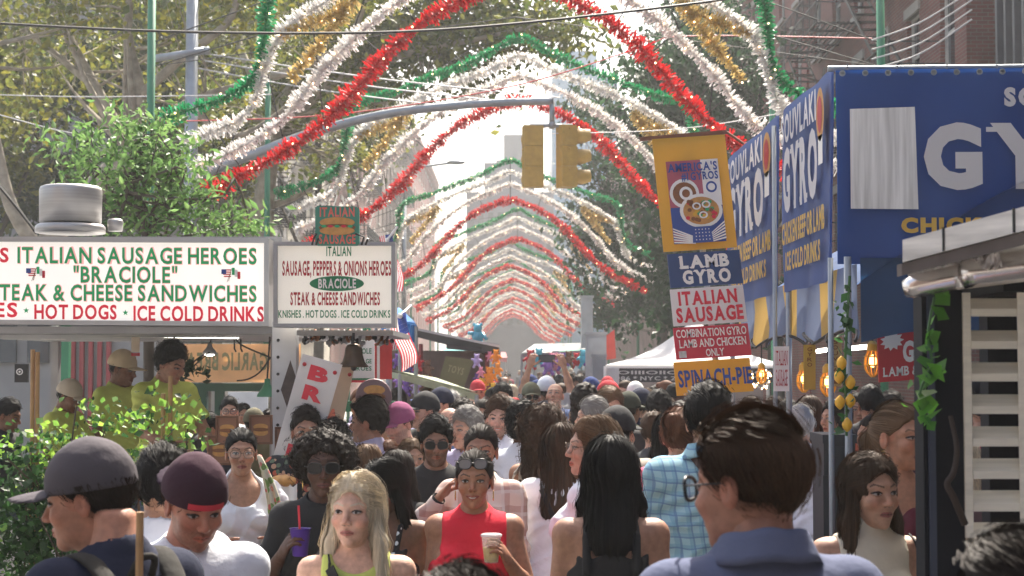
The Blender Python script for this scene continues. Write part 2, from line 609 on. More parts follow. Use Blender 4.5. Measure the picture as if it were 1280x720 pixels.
def face_color(V, skin, k, smile, beard, haircol, lips=None):
    skin = np.array(skin); n = len(V)
    c = np.tile(skin, (n, 1)) * (1 + .06 * wob(V, 90)[:, None])
    x, y, z = V[:, 0], V[:, 1], V[:, 2]; ax = np.abs(x)
    def mixin(m, col):
        m = np.clip(m, 0, 1)[:, None]
        c[:] = c * (1 - m) + np.array(col) * m
    front = y < -.05
    mixin(.5 * np.exp(-((ax - .043)**2 + (z + .030)**2) / .00035) * front, skin * np.array((1.12, .72, .66)))
    mixin(.45 * np.exp(-(x**2 + (z + .025)**2) / .0002) * front, skin * np.array((1.1, .75, .7)))
    mixin(.35 * (np.abs(ax - .078) < .012), skin * np.array((1.1, .7, .65)))
    hc = np.array(haircol)
    if beard:
        f = 1 / (1 + np.exp(-(-.030 - .35 * np.maximum(ax - .03, 0) * 0 - z + .5 * np.maximum(.02 - ax, 0) * -1) * 260))
        cheek = np.clip((ax - .012) / .02, 0, 1)
        low = 1 / (1 + np.exp((z + .040 - .45 * (ax - .02).clip(0, .05)) * 350))
        must = ((z < -.042) & (z > -.058) & (ax < .03)).astype(float)
        reg = np.maximum(low, must) * (y < .01) * (z > -.135)
        mixin(reg * beard * (.8 + .35 * wob(V, 260)), hc * .9 + skin * .1)
    w = .028 if smile else .024; up = .006 if smile else 0
    lp = np.array(lips) if lips is not None else skin * (np.array((.95, .5, .48)) if k == 'f' else np.array((.9, .62, .58)))
    zc = -.0635 + up * np.clip(ax / w, 0, 1)**2
    mixin((((x / (w * 1.05))**2 + ((z - zc) / .0095)**2) < 1) & (y < -.078), lp)
    mixin(.85 * ((np.abs(z - zc - .0008) < (.0017)) & (ax < w * .95) & (y < -.07)), lp * .18)
    if smile:
        mixin(((np.abs(z - zc + .0006) < .0028 * (1 - (ax / (w * .74))**2).clip(0, 1)) & (y < -.076)), (.50, .46, .41))
    # brows
    bz = .0275 + .012 * (ax - .012) / .04 - .012 * np.clip((ax - .040) / .014, 0, 1)
    mixin((.9 if k == 'f' else .95) * ((np.abs(z - bz) < (.0030 if k == 'f' else .0042)) & (ax > .012) & (ax < .053) & (y < -.05)), hc * .8 + skin * .08)
    # eyes
    dx, dz = ax - .032, z - .006
    mixin(.8 * (((dx / .0185)**2 + (dz / .0098)**2 < 1) & (y < -.06)), skin * np.array((.62, .52, .5)))
    mixin((((dx / .0140)**2 + ((dz + .0006) / .0050)**2 < 1) & (y < -.06)), (.36, .33, .31))
    mixin(((dx**2 + dz**2 < .0058**2) & (y < -.06) & (np.abs(dz) < .0052)), (.022, .013, .009))
    mixin((((dx / .0165)**2 + (dz / .0082)**2 < 1) & (dz > .0034 - 2.2 * dx**2 * 10) & (y < -.06)), (.012, .009, .008))
    mixin(.75 * ((((ax - .0085) / .0042)**2 + ((z + .0375) / .0028)**2 < 1) & (y < -.085)), skin * .12)
    return c

# hand: wrist at the origin, fingers along +Z, palm faces +X, thumb on the -Y side
_hands = {}
def hand_mesh(kind):
    if kind not in _hands:
        curl = {'relaxed': .32, 'grip': .62, 'pinch': .75}[kind]
        chains = []
        for i, (y0, L) in enumerate(((-.029, .070), (-.0095, .080), (.010, .074), (.028, .057))):
            p = np.array((0.0, y0, .088)); a = curl * .55
            seg = [p]
            for q in (.46, .30, .24):
                p = p + L * q * np.array((math.sin(a), (i - 1.5) * .03, math.cos(a))); seg.append(p); a += curl * 1.25
            chains.append((seg, .0088, .0066))
        p = np.array((.004, -.030, .024)); seg = [p]
        for q, dv in ((.040, (.35, -.62, .70)), (.032, (.62, -.25, .75)), (.026, (.78, .0, .62))):
            p = p + q * np.array(dv); seg.append(p)
        chains.append((seg, .0115, .0078))
        def fn(Q):
            d = ell(Q, (0, -.001, .050), (.0155, .041, .050))
            d = smin(d, rc(Q, (0, 0, -.03), (0, 0, .02), .026, .024, (.8, 1, 1)), .02)
            d = smin(d, ell(Q, (.012, -.024, .035), (.014, .016, .026)), .012)
            for seg, r0, r1 in chains:
                e = None
                for j in range(3):
                    t = rc(Q, seg[j], seg[j+1], r0 + (r1-r0)*j/3, r0 + (r1-r0)*(j+1)/3)
                    e = t if e is None else smin(e, t, .003)
                d = smin(d, e, .0055)
            return d
        _hands[kind] = snet(fn, (-.035, -.085, -.035), (.12, .06, .19), .0036)
    return _hands[kind]

ARMS = dict(down=((.12,.03,-1),(.06,-.18,-1)), back=((.15,.15,-1),(.0,-.1,-1)), bent=((.14,.06,-1),(-.28,-.95,.02)), hold=((.30,-.15,-1),(-.42,-.75,.72)),
            low=((.24,-.05,-1),(-.30,-.85,-.30)), phone=((.22,-.62,.72),(-.30,-.20,1)), reach=((.25,-.75,-.55),(-.25,-.95,.10)), cross=((.22,-.28,-1),(-1,-.50,.25)),
            chin=((.45,-.55,-.55),(-.62,-.35,.75)), work=((.2,-.45,-.9),(-.3,-.8,-.35)), hip=((.55,.1,-1),(-.4,-.55,-.6)))
def arm_pts(side, pose, k):
    u, f = ARMS[pose]
    u = np.array(u, float) * (side, 1, 1); f = np.array(f, float) * (side, 1, 1)
    u /= np.linalg.norm(u); f /= np.linalg.norm(f)
    a = np.array((side * (.170 if k == 'm' else .156), .012, 1.398))
    e = a + u * .285; w = e + f * .245
    return a, e, w, f

def torso_sdf(Q, k, g):
    m = k == 'm'
    q = Q / np.array((g, g, 1), np.float32)
    d = ell(q, (0, .005, .95), (.158, .115, .13) if m else (.172, .125, .14))
    d = smin(d, ell(q, (0, 0, 1.10), (.147, .102, .15) if m else (.130, .095, .15)), .07)
    d = smin(d, ell(q, (0, .005, 1.27), (.168, .116, .19) if m else (.150, .104, .18)), .06)
    w = .142 if m else .122
    d = smin(d, rc(q, (-w, .015, 1.402), (w, .015, 1.402), .056 if m else .048, .056 if m else .048), .07)
    d = smin(d, rc(Q, (0, .03, 1.40), (0, .028, 1.475), .075, .055), .05)
    if not m:
        for s in (-1, 1):
            d = smin(d, ell(q, (s*.074, -.085, 1.262), (.062, .055, .06)), .035)
    return d
def neck_sdf(Q, k):
    return rc(Q, (0, .028, 1.42), (0, .008, 1.55), .060 if k == 'm' else .051, .052 if k == 'm' else .045)
def arm_sdf(Q, k, g, side, pose, part=2):
    a, e, w, f = arm_pts(side, pose, k)
    a = a * (g if g < 1.1 else 1 + (g-1)*.8, 1, 1) if False else a
    t = 1.0 if k == 'm' else .86
    t *= .70 + .24 * g
    d = ell(Q, a, (.051*t, .056*t, .060*t))
    d = smin(d, rc(Q, a, e, .050*t, .041*t), .03)
    if part > 1:
        d = smin(d, rc(Q, e, e + (w-e)*.4, .040*t, .041*t), .02)
        d = smin(d, rc(Q, e + (w-e)*.4, w, .041*t, .026*t), .02)
    return d
def legs_sdf(Q, k, g):
    d = None
    for s in (-1, 1):
        t = smin(rc(Q, (s*.085*g, 0, .90), (s*.095, -.005, .50), .088*g, .056), rc(Q, (s*.095, 0, .50), (s*.10, .025, .09), .056, .036), .03)
        t = smin(t, rc(Q, (s*.10, .03, .045), (s*.115, -.13, .035), .036, .036), .03)
        d = t if d is None else smin(d, t, .01)
    return d
_bodies = {}
def body_mesh(k, g, pl, pr, lod):
    key = (k, g, pl, pr, lod)
    if key not in _bodies:
        def fn(Q):
            d = smin(torso_sdf(Q, k, g), legs_sdf(Q, k, g), .05)
            d = smin(d, neck_sdf(Q, k), .035)
            for s, p in ((1, pl), (-1, pr)):
                d = smin(d, arm_sdf(Q, k, g, s, p), .022)
            return d
        pts = [p for s, q in ((1, pl), (-1, pr)) for p in arm_pts(s, q, k)[:3]]
        lo = np.minimum(np.min(pts, 0) - .08, (-.27, -.24, -.01)); hi = np.maximum(np.max(pts, 0) + .08, (.27, .2, 1.57))
        _bodies[key] = snet(fn, lo, hi, (.0125, .017, .026)[lod])
    return _bodies[key]

_cloth = {}
def top_mesh(t, k, g, pl, pr, lod, seed=0):
    """t: kind of top"""
    key = (t, k, g, pl, pr, lod, seed)
    if key in _cloth: return _cloth[key]
    slv = dict(tee=.72, puff=.55, shirt=.8, long=2, sleeveless=0, camisole=0, turtle=0, tank=0).get(t, .7)
    hem = dict(camisole=.80, sleeveless=.97, turtle=.95, puff=.95).get(t, .86)
    thick = dict(camisole=.008, sleeveless=.009, turtle=.010, tank=.01).get(t, .012)
    def fn(Q):
        z = Q[:, 2]
        infl = thick + (.028 if slv else .008) * np.clip((1.28 - z) / .3, 0, 1)
        d = torso_sdf(Q, k, g) - infl
        if slv == 0:
            lim = (.118 if k == 'f' else .135) * (1 + (g-1)*.7)
            d = smax(d, np.abs(Q[:, 0]) - lim - np.clip(1.30 - z, 0, 1) * .9, .01)
        for s, p in ((1, pl), (-1, pr)):
            if slv:
                a, e, w, f = arm_pts(s, p, k)
                ar = arm_sdf(Q, k, g, s, p, 2 if slv > 1 else 1) - (.011 if slv < 1.5 else .013)
                u = (e - a) / np.linalg.norm(e - a)
                if slv < 1.5:
                    h = (Q - a) @ u.astype(np.float32)
                    ar = ar - .010 * np.clip(h / .2, 0, 1)
                    ar = np.maximum(ar, h - .285 * slv)
                    if t == 'puff': ar = smin(ar, ell(Q, a + u*.07, (.085, .085, .095)), .02)
                else:
                    ar = np.maximum(ar, (Q - w) @ f.astype(np.float32) + .02)
                d = smin(d, ar, .02)
        fold = .0085 * wob(Q, 19, seed) + .003 * wob(Q, 44, seed + 1) + .0045 * np.sin(Q[:,0]*38 + Q[:,2]*55 + 3*np.sin(Q[:,2]*17+seed) + seed)
        u1 = np.abs(np.sin(Q[:,0]*13 + Q[:,2]*21 + Q[:,1]*9 + 1.6*wob(Q, 9, seed) + seed*1.3)); u2 = np.abs(np.sin(-Q[:,0]*17 + Q[:,2]*15 + Q[:,1]*12 + 1.8*wob(Q, 11, seed + 2) + seed))
        fold = fold - .011 * (1 - u1)**4 * (.5 + .5*np.sin(Q[:,2]*9 + Q[:,0]*5 + seed)) - .010 * (1 - u2)**4 * (.5 + .5*np.sin(Q[:,2]*7 - Q[:,0]*8 + seed))
        d = d + fold * (1.0 if slv else .45) * np.clip((1.46 - z) / .15, 0, 1)
        if t == 'turtle':
            d = smin(d, rc(Q, (0, .028, 1.42), (0, .010, 1.525), .066, .058) + .0015*np.sin(z*420), .02)
            d = np.maximum(d, z - 1.525)
        elif t == 'camisole':
            d = np.maximum(d, z - 1.335 - .015*np.cos(Q[:, 0] * 40))
            for s in (-1, 1):
                x = s * .085
                st = rc(Q, (x, -.115, 1.30), (x, -.055, 1.43), .013, .013); st = np.minimum(st, rc(Q, (x, -.055, 1.43), (x, .02, 1.462), .010, .010))
                st = np.minimum(st, rc(Q, (x, .02, 1.462), (x, .095, 1.40), .013, .013)); st = np.minimum(st, rc(Q, (x, .095, 1.40), (x, .118, 1.28), .015, .015))
                d = smin(d, st, .006)
        elif t == 'puff':
            d = smax(d, -ell(Q, (0, -.09, 1.44), (.105, .13, .115)), .01)
        elif t == 'tank':
            d = smax(d, -ell(Q, (0, -.04, 1.50), (.092, .12, .105)), .01)
        else:
            n = .070 if t == 'sleeveless' else .074
            d = smax(d, -ell(Q, (0, -.012, 1.525), (n, .085, .075)), .006)
        if t == 'shirt':
            p = Q - np.array((0, .010, 1.478), np.float32)
            zz = p[:, 2] - .30 * p[:, 1]
            r = np.linalg.norm(p[:, :2] / np.array((1, 1.0), np.float32), axis=1) - .083 + .25*zz
            col = np.sqrt((r / 1.0)**2 + (zz / 2.2)**2) - .0115
            col = np.maximum(col, -(-Q[:, 1] - .045) * 0 - .02)
            gap = np.maximum(np.abs(Q[:, 0]) - .012, Q[:, 1] + .03)
            d = smin(d, np.maximum(col, -gap), .004)
        return np.maximum(d, hem - z)
    pts = [p for s, q in ((1, pl), (-1, pr)) for p in arm_pts(s, q, k)[:(3 if slv > 1 else 2)]]
    lo = np.array((-.27*g, -.24*g, hem - .02)); hi = np.array((.27*g, .2*g, 1.56))
    if slv:
        lo = np.minimum(lo, np.min(pts, 0) - .09); hi = np.maximum(hi, np.max(pts, 0) + .09)
    _cloth[key] = snet(fn, lo, hi, (.0085, .012, .02)[lod])
    return _cloth[key]
def bottom_mesh(t, k, g, lod):
    key = ('bottom', t, k, g, lod)
    if key not in _cloth:
        def fn(Q):
            z = Q[:, 2]
            if t == 'skirt':
                d = rc(Q, (0, .005, 1.0), (0, 0, .3), .14*g, .24) ; return np.maximum(np.maximum(smin(d, torso_sdf(Q, k, g) - .01, .03), z - 1.02), .40 - z)
            d = smin(torso_sdf(Q, k, g), legs_sdf(Q, k, g), .05) - .013 + .003 * np.sin(z * 60 + Q[:, 0] * 30)
            return np.maximum(np.maximum(d, z - 1.0), (.52 if t == 'shorts' else .07) - z)
        _cloth[key] = snet(fn, (-.3, -.26, .04), (.3, .26, 1.04), (.018, .022, .03)[lod])
    return _cloth[key]

# ---- hair: an implicit shell in head space plus traced locks
def face_cut(Q, lift=0.0):
    return -(.745 * Q[:, 1] + .667 * Q[:, 2] + .0055 - lift + .003 * np.sin(Q[:, 0] * 95) + .0025 * np.sin(Q[:, 0] * 210 + 1))
def scalp(Q, i, top=0.0, back=0.0):
    return ell(Q, (0, .018 + back * .5, .030 + top * .5), (.0745 + i, .094 + i + back * .5, .088 + i + top * .5))
def hair_fn(st, L):
    def short(Q):
        i = .010 if L < .5 else .016
        d = scalp(Q, i, .012 if L == .31 else .022 if L < .5 else .034)
        side = np.clip((.045 - Q[:, 2]) / .09, 0, 1) * .007
        d = d + side + (.0012 if L == .31 else .004 if L < .5 else .007) * wob(Q, 75)
        d = smax(d, face_cut(Q), .008)
        d = np.maximum(d, -ell(Q, (0, -.10, -.002), (.066, .072, .078)))
        for s in (-1, 1):
            d = smax(d, -ell(Q, (s*.088, .002, -.012), (.028, .026, .034)), .006)
        return np.maximum(d, -.105 - Q[:, 2])
    def long(Q):
        d = scalp(Q, .013, .012, .01)
        b = rc(Q, (0, .040, .0), (0, .095, -L), .080, .085, (1.0, .62, 1))
        d = smin(d, b, .03)
        for s in (-1, 1):
            d = smin(d, rc(Q, (s*.064, .012, .035), (s*.090, .0, -.10), .020, .026), .02)
            d = smin(d, rc(Q, (s*.090, .0, -.10), (s*.105, -.035, -L*.86), .026, .020), .02)
        d = d + .005 * wob(Q, 40) + .003 * np.sin(np.arctan2(Q[:, 1] - .02, Q[:, 0]) * 26 + 3 * np.sin(Q[:, 2] * 12))
        d = smax(d, -ell(Q, (0, -.100, -.012), (.066, .082, .093)), .012)
        d = smax(d, -ell(Q, (0, -.03, -.15), (.062, .07, .11)), .01)
        return d
    def curly(Q):
        d = scalp(Q, .022, .02, .02)
        b = rc(Q, (0, .050, -.01), (0, .075, -L), .088, .100, (1.0, .72, 1))
        d = smin(d, b, .03)
        for s in (-1, 1):
            d = smin(d, rc(Q, (s*.068, .02, .03), (s*.092, .01, -L*.9), .030, .038), .02)
        d = d + .013 * wob(Q, 62) + .006 * wob(Q, 130, 1)
        d = smax(d, -ell(Q, (0, -.105, -.02), (.060, .085, .092)), .008)
        return d
    def afro(Q):
        d = ell(Q, (0, .035, .035), (.13, .115, .115)) + .010 * wob(Q, 70) + .006 * wob(Q, 150, 2)
        d = smax(d, -ell(Q, (0, -.095, .0), (.078, .105, .125)), .012)
        return smin(d, smax(scalp(Q, .006, .006), face_cut(Q, -.004), .006), .006)
    def mop(Q):
        d = scalp(Q, .018, .028, .01) + .011 * wob(Q, 66) + .006 * wob(Q, 140, 1)
        d = smax(d, face_cut(Q, .004), .01)
        d = np.maximum(d, -ell(Q, (0, -.105, -.012), (.062, .075, .075)))
        return np.maximum(d, -.09 - Q[:, 2])
    def tied(Q):
        d = scalp(Q, .008, .010) + .002 * wob(Q, 60)
        d = smax(d, face_cut(Q), .01)
        d = np.maximum(d, -ell(Q, (0, -.105, -.005), (.062, .08, .07)))
        for s in (-1, 1):
            d = smax(d, -ell(Q, (s*.088, .004, -.012), (.028, .026, .034)), .006)
        if st == 'bun': return smin(d, ell(Q, (0, .105, .075), (.042, .04, .04)) + .004*wob(Q, 90), .012)
        return smin(d, smin(rc(Q, (0, .098, .045), (0, .15, -.02), .024, .030), rc(Q, (0, .15, -.02), (.01, .135, -L), .032, .012), .02) + .003*wob(Q, 60), .012)
    def bald(Q):
        d = scalp(Q, .004) + .002 * wob(Q, 60)
        d = smax(d, face_cut(Q, .02), .01)
        d = np.maximum(d, Q[:, 2] - .045)
        for s in (-1, 1):
            d = smax(d, -ell(Q, (s*.088, .004, -.012), (.028, .026, .034)), .006)
        return d
    return dict(short=short, long=long, curly=curly, afro=afro, mop=mop, bun=tied, ponytail=tied, bald=bald)[st]
_hair = {}
def hair_arrays(st, L, lod, seed):
    key = (st, L, lod, seed)
    if key in _hair: return _hair[key]
    fn = hair_fn(st, L)
    lo = (-.17, -.17, -max(L, .12) - .09 if st in ('long', 'curly', 'ponytail') else -.15)
    V, Fc = snet(fn, lo, (.17, .22, .19), (.0055, .0075, .011)[lod])
    col = np.ones(len(V)) * .8
    cnt = {'short': 1400, 'bald': 150, 'afro': 1500, 'mop': 1400, 'curly': 1700, 'bun': 900, 'ponytail': 900}.get(st, 2000)
    cnt = int(cnt * (1.0, .40, .0)[lod]) * (3 if L == .31 else 1)
    if cnt:
        r = np.random.default_rng(seed + 5)
        ns = {'short': 5, 'bald': 4, 'afro': 5, 'mop': 6, 'curly': 12}.get(st, 13 if st == 'long' else 8)
        total = {'short': .045, 'bald': .02, 'afro': .05, 'mop': .06, 'curly': L + .10, 'long': L + .13}.get(st, .16)
        pick = V[r.integers(0, len(V), cnt * 4)]
        if st in ('long', 'curly'):
            pick = pick[(pick[:, 2] > -.03)]
        p = pick[:cnt].copy(); cnt = len(p)
        e = .003
        def grad(q):
            g = np.column_stack([fn(q + np.eye(3, dtype=np.float32)[i] * e) - fn(q - np.eye(3, dtype=np.float32)[i] * e) for i in range(3)])
            return g / np.maximum(np.linalg.norm(g, axis=1, keepdims=True), 1e-6)
        lift = (r.random(cnt) ** 2 + 1.6 * (r.random(cnt) > .95)) * {'short': .008, 'afro': .018, 'mop': .014, 'curly': .02, 'bald': .002}.get(st, .006) + .0012
        ph = r.random(cnt) * 6.28
        path = []; nr = []
        leng = total * (.55 + .45 * r.random(cnt)) / ns
        for i in range(ns + 1):
            g = grad(p)
            path.append(p + g * lift[:, None]); nr.append(g)
            fl = np.zeros((cnt, 3))
            if st in ('long', 'curly'):
                fr = (p[:, 1] < .0) * (p[:, 2] > .02); fl[:, 2] = -1 + .6 * fr; fl[:, 1] = .15 + .5 * (p[:, 2] > .05) + .7 * fr; fl[:, 0] = np.sign(p[:, 0]) * (.55 * (p[:, 2] > .04) + 1.1 * fr)
            elif st in ('bun', 'ponytail'):
                fl[:] = np.array((0, .12, .05)) - p; fl /= np.linalg.norm(fl, axis=1, keepdims=True)
                lowp = (p[:, 1] > .11); fl[lowp] = (0, 0, -1)
            elif st == 'short':
                fl[:, 1] = .25; fl[:, 2] = -.7; tp = p[:, 2] > .075; fl[tp] = (.35, -.5, .25); fl += r.normal(0, .13, (cnt, 3))
            else:
                fl = r.normal(0, 1, (cnt, 3)); fl[:, 2] -= .4
            if st in ('curly', 'mop', 'afro'):
                k = 1.1
                fl = fl + k * np.column_stack((np.cos(ph + i * 1.5), np.sin(ph + i * 1.5), .4*np.sin(ph * 2 + i)))
            fl = fl - g * np.sum(fl * g, axis=1, keepdims=True)
            fl /= np.maximum(np.linalg.norm(fl, axis=1, keepdims=True), 1e-6)
            p = (p + fl * leng[:, None]).astype(np.float32)
            g2 = grad(p); p = (p - g2 * (fn(p))[:, None] * .9).astype(np.float32)
            if st == 'short': lift = lift + .0012 * r.random(cnt)
        path = np.array(path); nr = np.array(nr)
        fin = ((path[..., 0] / .056)**2 + ((path[..., 1] + .105) / .08)**2 + ((path[..., 2] + .005) / .080)**2 < 1)
        fin = np.maximum.accumulate(fin, axis=0) & (st != 'afro')
        tg = np.gradient(path, axis=0); tg /= np.maximum(np.linalg.norm(tg, axis=2, keepdims=True), 1e-6)
        ac = np.cross(tg, nr); ac /= np.maximum(np.linalg.norm(ac, axis=2, keepdims=True), 1e-6)
        w0 = (.0022 if st in ('short', 'bald') else .0026) * (.7 if L == .31 else 1 if lod == 0 else 1.6)
        tap = np.sin(np.linspace(.35, 3.0, ns + 1))[:, None, None]
        tap = tap * ~fin[..., None]
        a = path - ac * w0 * tap * .5; b = path + ac * w0 * tap * .5
        a = a + nr * .0006 ; b = b - nr * .0006
        n0 = len(V)
        sv_ = np.stack((a, b), 2)            # (ns+1, cnt, 2, 3)
        idx = np.arange((ns + 1) * cnt * 2).reshape(ns + 1, cnt, 2) + n0
        q = np.stack((idx[:-1, :, 0], idx[:-1, :, 1], idx[1:, :, 1], idx[1:, :, 0]), -1).reshape(-1, 4)
        shade = np.repeat(np.tile(.7 + .75 * r.random(cnt), (ns + 1, 1))[..., None], 2, -1)
        if st in ('long', 'curly'): shade = shade * np.linspace(.9, 1.15, ns + 1)[:, None, None]
        V = np.concatenate((V, sv_.reshape(-1, 3))); Fc = np.concatenate((Fc, q)); col = np.concatenate((col, shade.ravel()))
    _hair[key] = (V, Fc, col)
    return _hair[key]

skin_m = mat("skin", (1, 1, 1), rough=.52, attr=True, var=.22, scale=42, sss=.10, spec=.35, bump=.22, bscale=260)
hair_m = mat("hair", (1, 1, 1), rough=.65, attr=True, var=.2, scale=14, spec=.14)
lens_dark = mat("dark_lens", (.008, .008, .009), rough=.22, spec=.22)
lens_grey = mat("grey_lens", (.20, .19, .19), rough=.12, spec=.6)
frame_blk = mat("black_plastic", (.012, .012, .013), rough=.3)
lens_clear = mat("clear_lens", (.9, .92, .93), rough=.02, alpha=.14)
gold_m = mat("gold_metal", (.75, .48, .15), rough=.25, metal=1.0)
denim = mat("denim", (.06, .08, .13), rough=.9, scale=20, bump=.2)
black_cloth = mat("black_cloth", (.014, .014, .016), rough=.9, scale=18, bump=.25)

def cloth_mat(col, name=None):
    return mat(name or "cloth_%d_%d_%d" % tuple(int(c * 99) for c in col), col, rough=.9, var=.10, scale=9, bump=.35, bscale=40, spec=.2, transl=.0)

def xf(M, V):
    A = np.array(M)
    return V @ A[:3, :3].T + A[:3, 3]

PEOPLE = []
def person(label, px, py, d, yaw=0, hyaw=None, pitch=0, roll=0, k='m', skin='light', hair=('short', 'dark'), L=.3, top='tee', tmat=None,
           bottom='trousers', bmat=None, arms=('down', 'down'), hands=('relaxed', 'relaxed'), beard=0, smile=False, glasses=None, cap=None, capmat=None,
           brimmat=None, capback=False, lod=0, g=1.0, floor=0.0, group="people in the festival crowd", seed=0, lips=None, lean=0, headfwd=0.0, cat='person', hairx=.018, fit=1.0):
    """px,py: the top of the head in the photograph; d: distance; yaw 0 faces the camera, 90 faces right"""
    hyaw = yaw if hyaw is None else hyaw
    top_p = P(px, py, d)
    s = (top_p.z - floor) / (1.72 + hairx)
    hcol = HAIRC[hair[1]] if hair else (.02, .015, .012)
    sk = SKIN[skin] if isinstance(skin, str) else skin
    pl, pr = arms                                    # the person's left (+x) and right arm
    bV, bF = body_mesh(k, g, pl, pr, lod)
    hV, hF = head_mesh(k, smile, lod)
    piv = Matrix.Translation((0, .006 - headfwd, 1.50))
    HM = piv @ Matrix.Rotation(R(hyaw - yaw), 4, 'Z') @ Matrix.Rotation(R(pitch), 4, 'X') @ Matrix.Rotation(R(roll), 4, 'Y') @ Matrix.Translation((0, -.016, .097)) @ Matrix.Scale(1.0, 4)
    vs = [bV, xf(HM, hV)]; fs = [bF, hF + len(bV)]
    cs = [np.tile(np.array(sk), (len(bV), 1)), face_color(hV, sk, k, smile, beard, hcol, lips)]
    n = len(bV) + len(hV)
    grips = {}
    for side, pose, hk in ((1, pl, hands[0]), (-1, pr, hands[1])):
        a, e, w, f = arm_pts(side, pose, k)
        nv, nf = hand_mesh(hk)
        x = np.array((-side, 0, 0.0)); 
        if pose in ('cross', 'phone', 'chin'): x = np.array((0, .6, -.8)) if pose == 'cross' else np.array((-side*.4, -1, 0.0)) if pose == 'phone' else np.array((-side*.3, .2, -1.))
        x = x - f * (x @ f); x /= np.linalg.norm(x)
        y = np.cross(f, x)
        if side < 0: nv = nv * (1, -1, 1); nf = nf[:, ::-1]
        sc_ = .94 if k == 'f' else 1.02
        hv = (w - f * .004) + sc_ * (nv[:, :1] * x + nv[:, 1:2] * y + nv[:, 2:] * f)
        if lod < 2 or pose != 'down':
            vs.append(hv); fs.append(nf + n); n += len(hv); cs.append(np.tile(np.array(sk) * (1.02, .95, .93), (len(hv), 1)))
        grips[side] = (w + f * .085 + x * .040, w, f, x)
    me = mk_mesh("person", np.concatenate(vs), np.concatenate(fs), skin_m, None, True, np.concatenate(cs))
    o = link("person", me, None, (top_p.x - headfwd * s * math.sin(R(yaw)), top_p.y, floor), R(yaw))
    o.scale = (s, s, s)
    tag(o, label, cat, group)
    def part(name, V, Fc, m, col=None, parent=None):
        me = mk_mesh(name, V, Fc, m, None, True, col)
        return link(name, me, parent or o)
    tm = tmat or cloth_mat((.3, .3, .3))
    V, Fc = top_mesh(top, k, g, pl, pr, lod, seed)
    part({'tee': 'shirt', 'long': 'shirt', 'shirt': 'shirt', 'puff': 'blouse', 'sleeveless': 'sleeveless_top', 'camisole': 'camisole_top', 'turtle': 'turtleneck_top', 'tank': 'tank_top'}[top], V, Fc, tm)
    if top == 'shirt' and lod < 2:
        q = MB()
        prof = [(.064, -.030), (.063, .030), (.067, .037), (.074, .036), (.086, .010), (.098, -.018), (.094, -.019), (.080, .008)]
        def cf(u, v):
            a = (u - .5) * 5.7; j = v * (len(prof) - 1); i = min(int(j), len(prof) - 2); f_ = j - i
            r_ = prof[i][0] * (1-f_) + prof[i+1][0] * f_; z_ = prof[i][1] * (1-f_) + prof[i+1][1] * f_
            r_ = r_ * (1.06 if k == 'm' else .95)
            return (r_ * math.sin(a), .022 + r_ * math.cos(a) * 1.08, 1.475 + z_ * (1 + .25 * (abs(a) / 2.85)**3) + .020 * math.cos(a) + .002 * math.sin(a * 6))
        q.quadgrid(cf, 44, 14)
        part('collar', q.arrays(), np.array(q.f), tm)
    V, Fc = bottom_mesh(bottom, k, g, lod)
    part({'trousers': 'trousers', 'skirt': 'skirt', 'shorts': 'shorts'}[bottom], V, Fc, bmat or denim)
    if hair:
        V, Fc, c = hair_arrays(hair[0], L, lod, seed)
        if cap: Fc = Fc[(V[Fc][:, :, 2].min(1) < .036)]
        part('hair', xf(HM, V), Fc, hair_m, np.outer(c, hcol))
    if cap:
        def dome(Q):
            i = .020
            dd = scalp(Q, i, .016) + .0015 * wob(Q, 50)
            dd = np.maximum(dd, .024 + .10 * (Q[:, 1]) * (-1 if not capback else 1) * .25 - Q[:, 2])
            return np.minimum(dd, ell(Q, (0, .014, .142), (.009, .009, .005)))
        sg = 1 if capback else -1
        def brim(Q):
            q = Q.copy(); q[:, 2] += 2.6 * q[:, 0]**2
            dd = ell(q, (0, sg * .118 + .012, .036), (.078, .085, .0075))
            return np.maximum(dd, .086 - sg * (q[:, 1] - .012))
        h = (.005, .0065, .010)[lod]
        if ('cap', capback, lod) not in _cloth: _cloth['cap', capback, lod] = snet(dome, (-.12, -.13, .0), (.12, .15, .17), h)
        V, Fc = _cloth['cap', capback, lod]
        cp = part('cap', xf(HM, V), Fc, capmat)
        if cap == 'cap':
            if ('brim', capback, lod) not in _cloth: _cloth['brim', capback, lod] = snet(brim, (-.1, -.24, -.02), (.1, .24, .06), min(h, .005))
            V, Fc = _cloth['brim', capback, lod]
            part('brim', xf(HM, V), Fc, brimmat or capmat, None, cp)
    if glasses:
        m = MB()
        oz = .075 if glasses == 'head' else 0.0
        oy = .020 if glasses == 'head' else 0.0
        up_ = .35 if glasses == 'head' else 0.0
        for sx in (-1, 1):
            pts = []
            for i in range(17):
                a = 2 * math.pi * i / 16
                ca, sa = math.cos(a), math.sin(a)
                rx = .0270 * abs(ca) ** .75 * (1 if ca > 0 else -1); rz = .0215 * abs(sa) ** .75 * (1 if sa > 0 else -1)
                pts.append((sx * .0335 + rx, -.1085 + 5.0 * (abs(sx * .0335 + rx) - .01)**2 + oy + up_ * (rz + .02), .004 + rz + oz))
            m.tube(pts, .0036 if glasses == 'clear' else .0024 if glasses != 'round' else .0016, 6, 0, cap=False)
            m.add(pts[:16], [tuple(range(16))], 1)
            m.tube([(sx * .0605, -.0955 + oy, .010 + oz), (sx * .074, -.07 + oy, .010 + oz), (sx * .080, .0 + oy, .010 + oz - up_*.02), (sx * .079, .02 + oy, .0 + oz)], .0018, 5, 0)
        m.tube([(-.008, -.111 + oy, .009 + oz), (.008, -.111 + oy, .009 + oz)], .002, 5, 0)
        v = xf(HM, m.arrays())
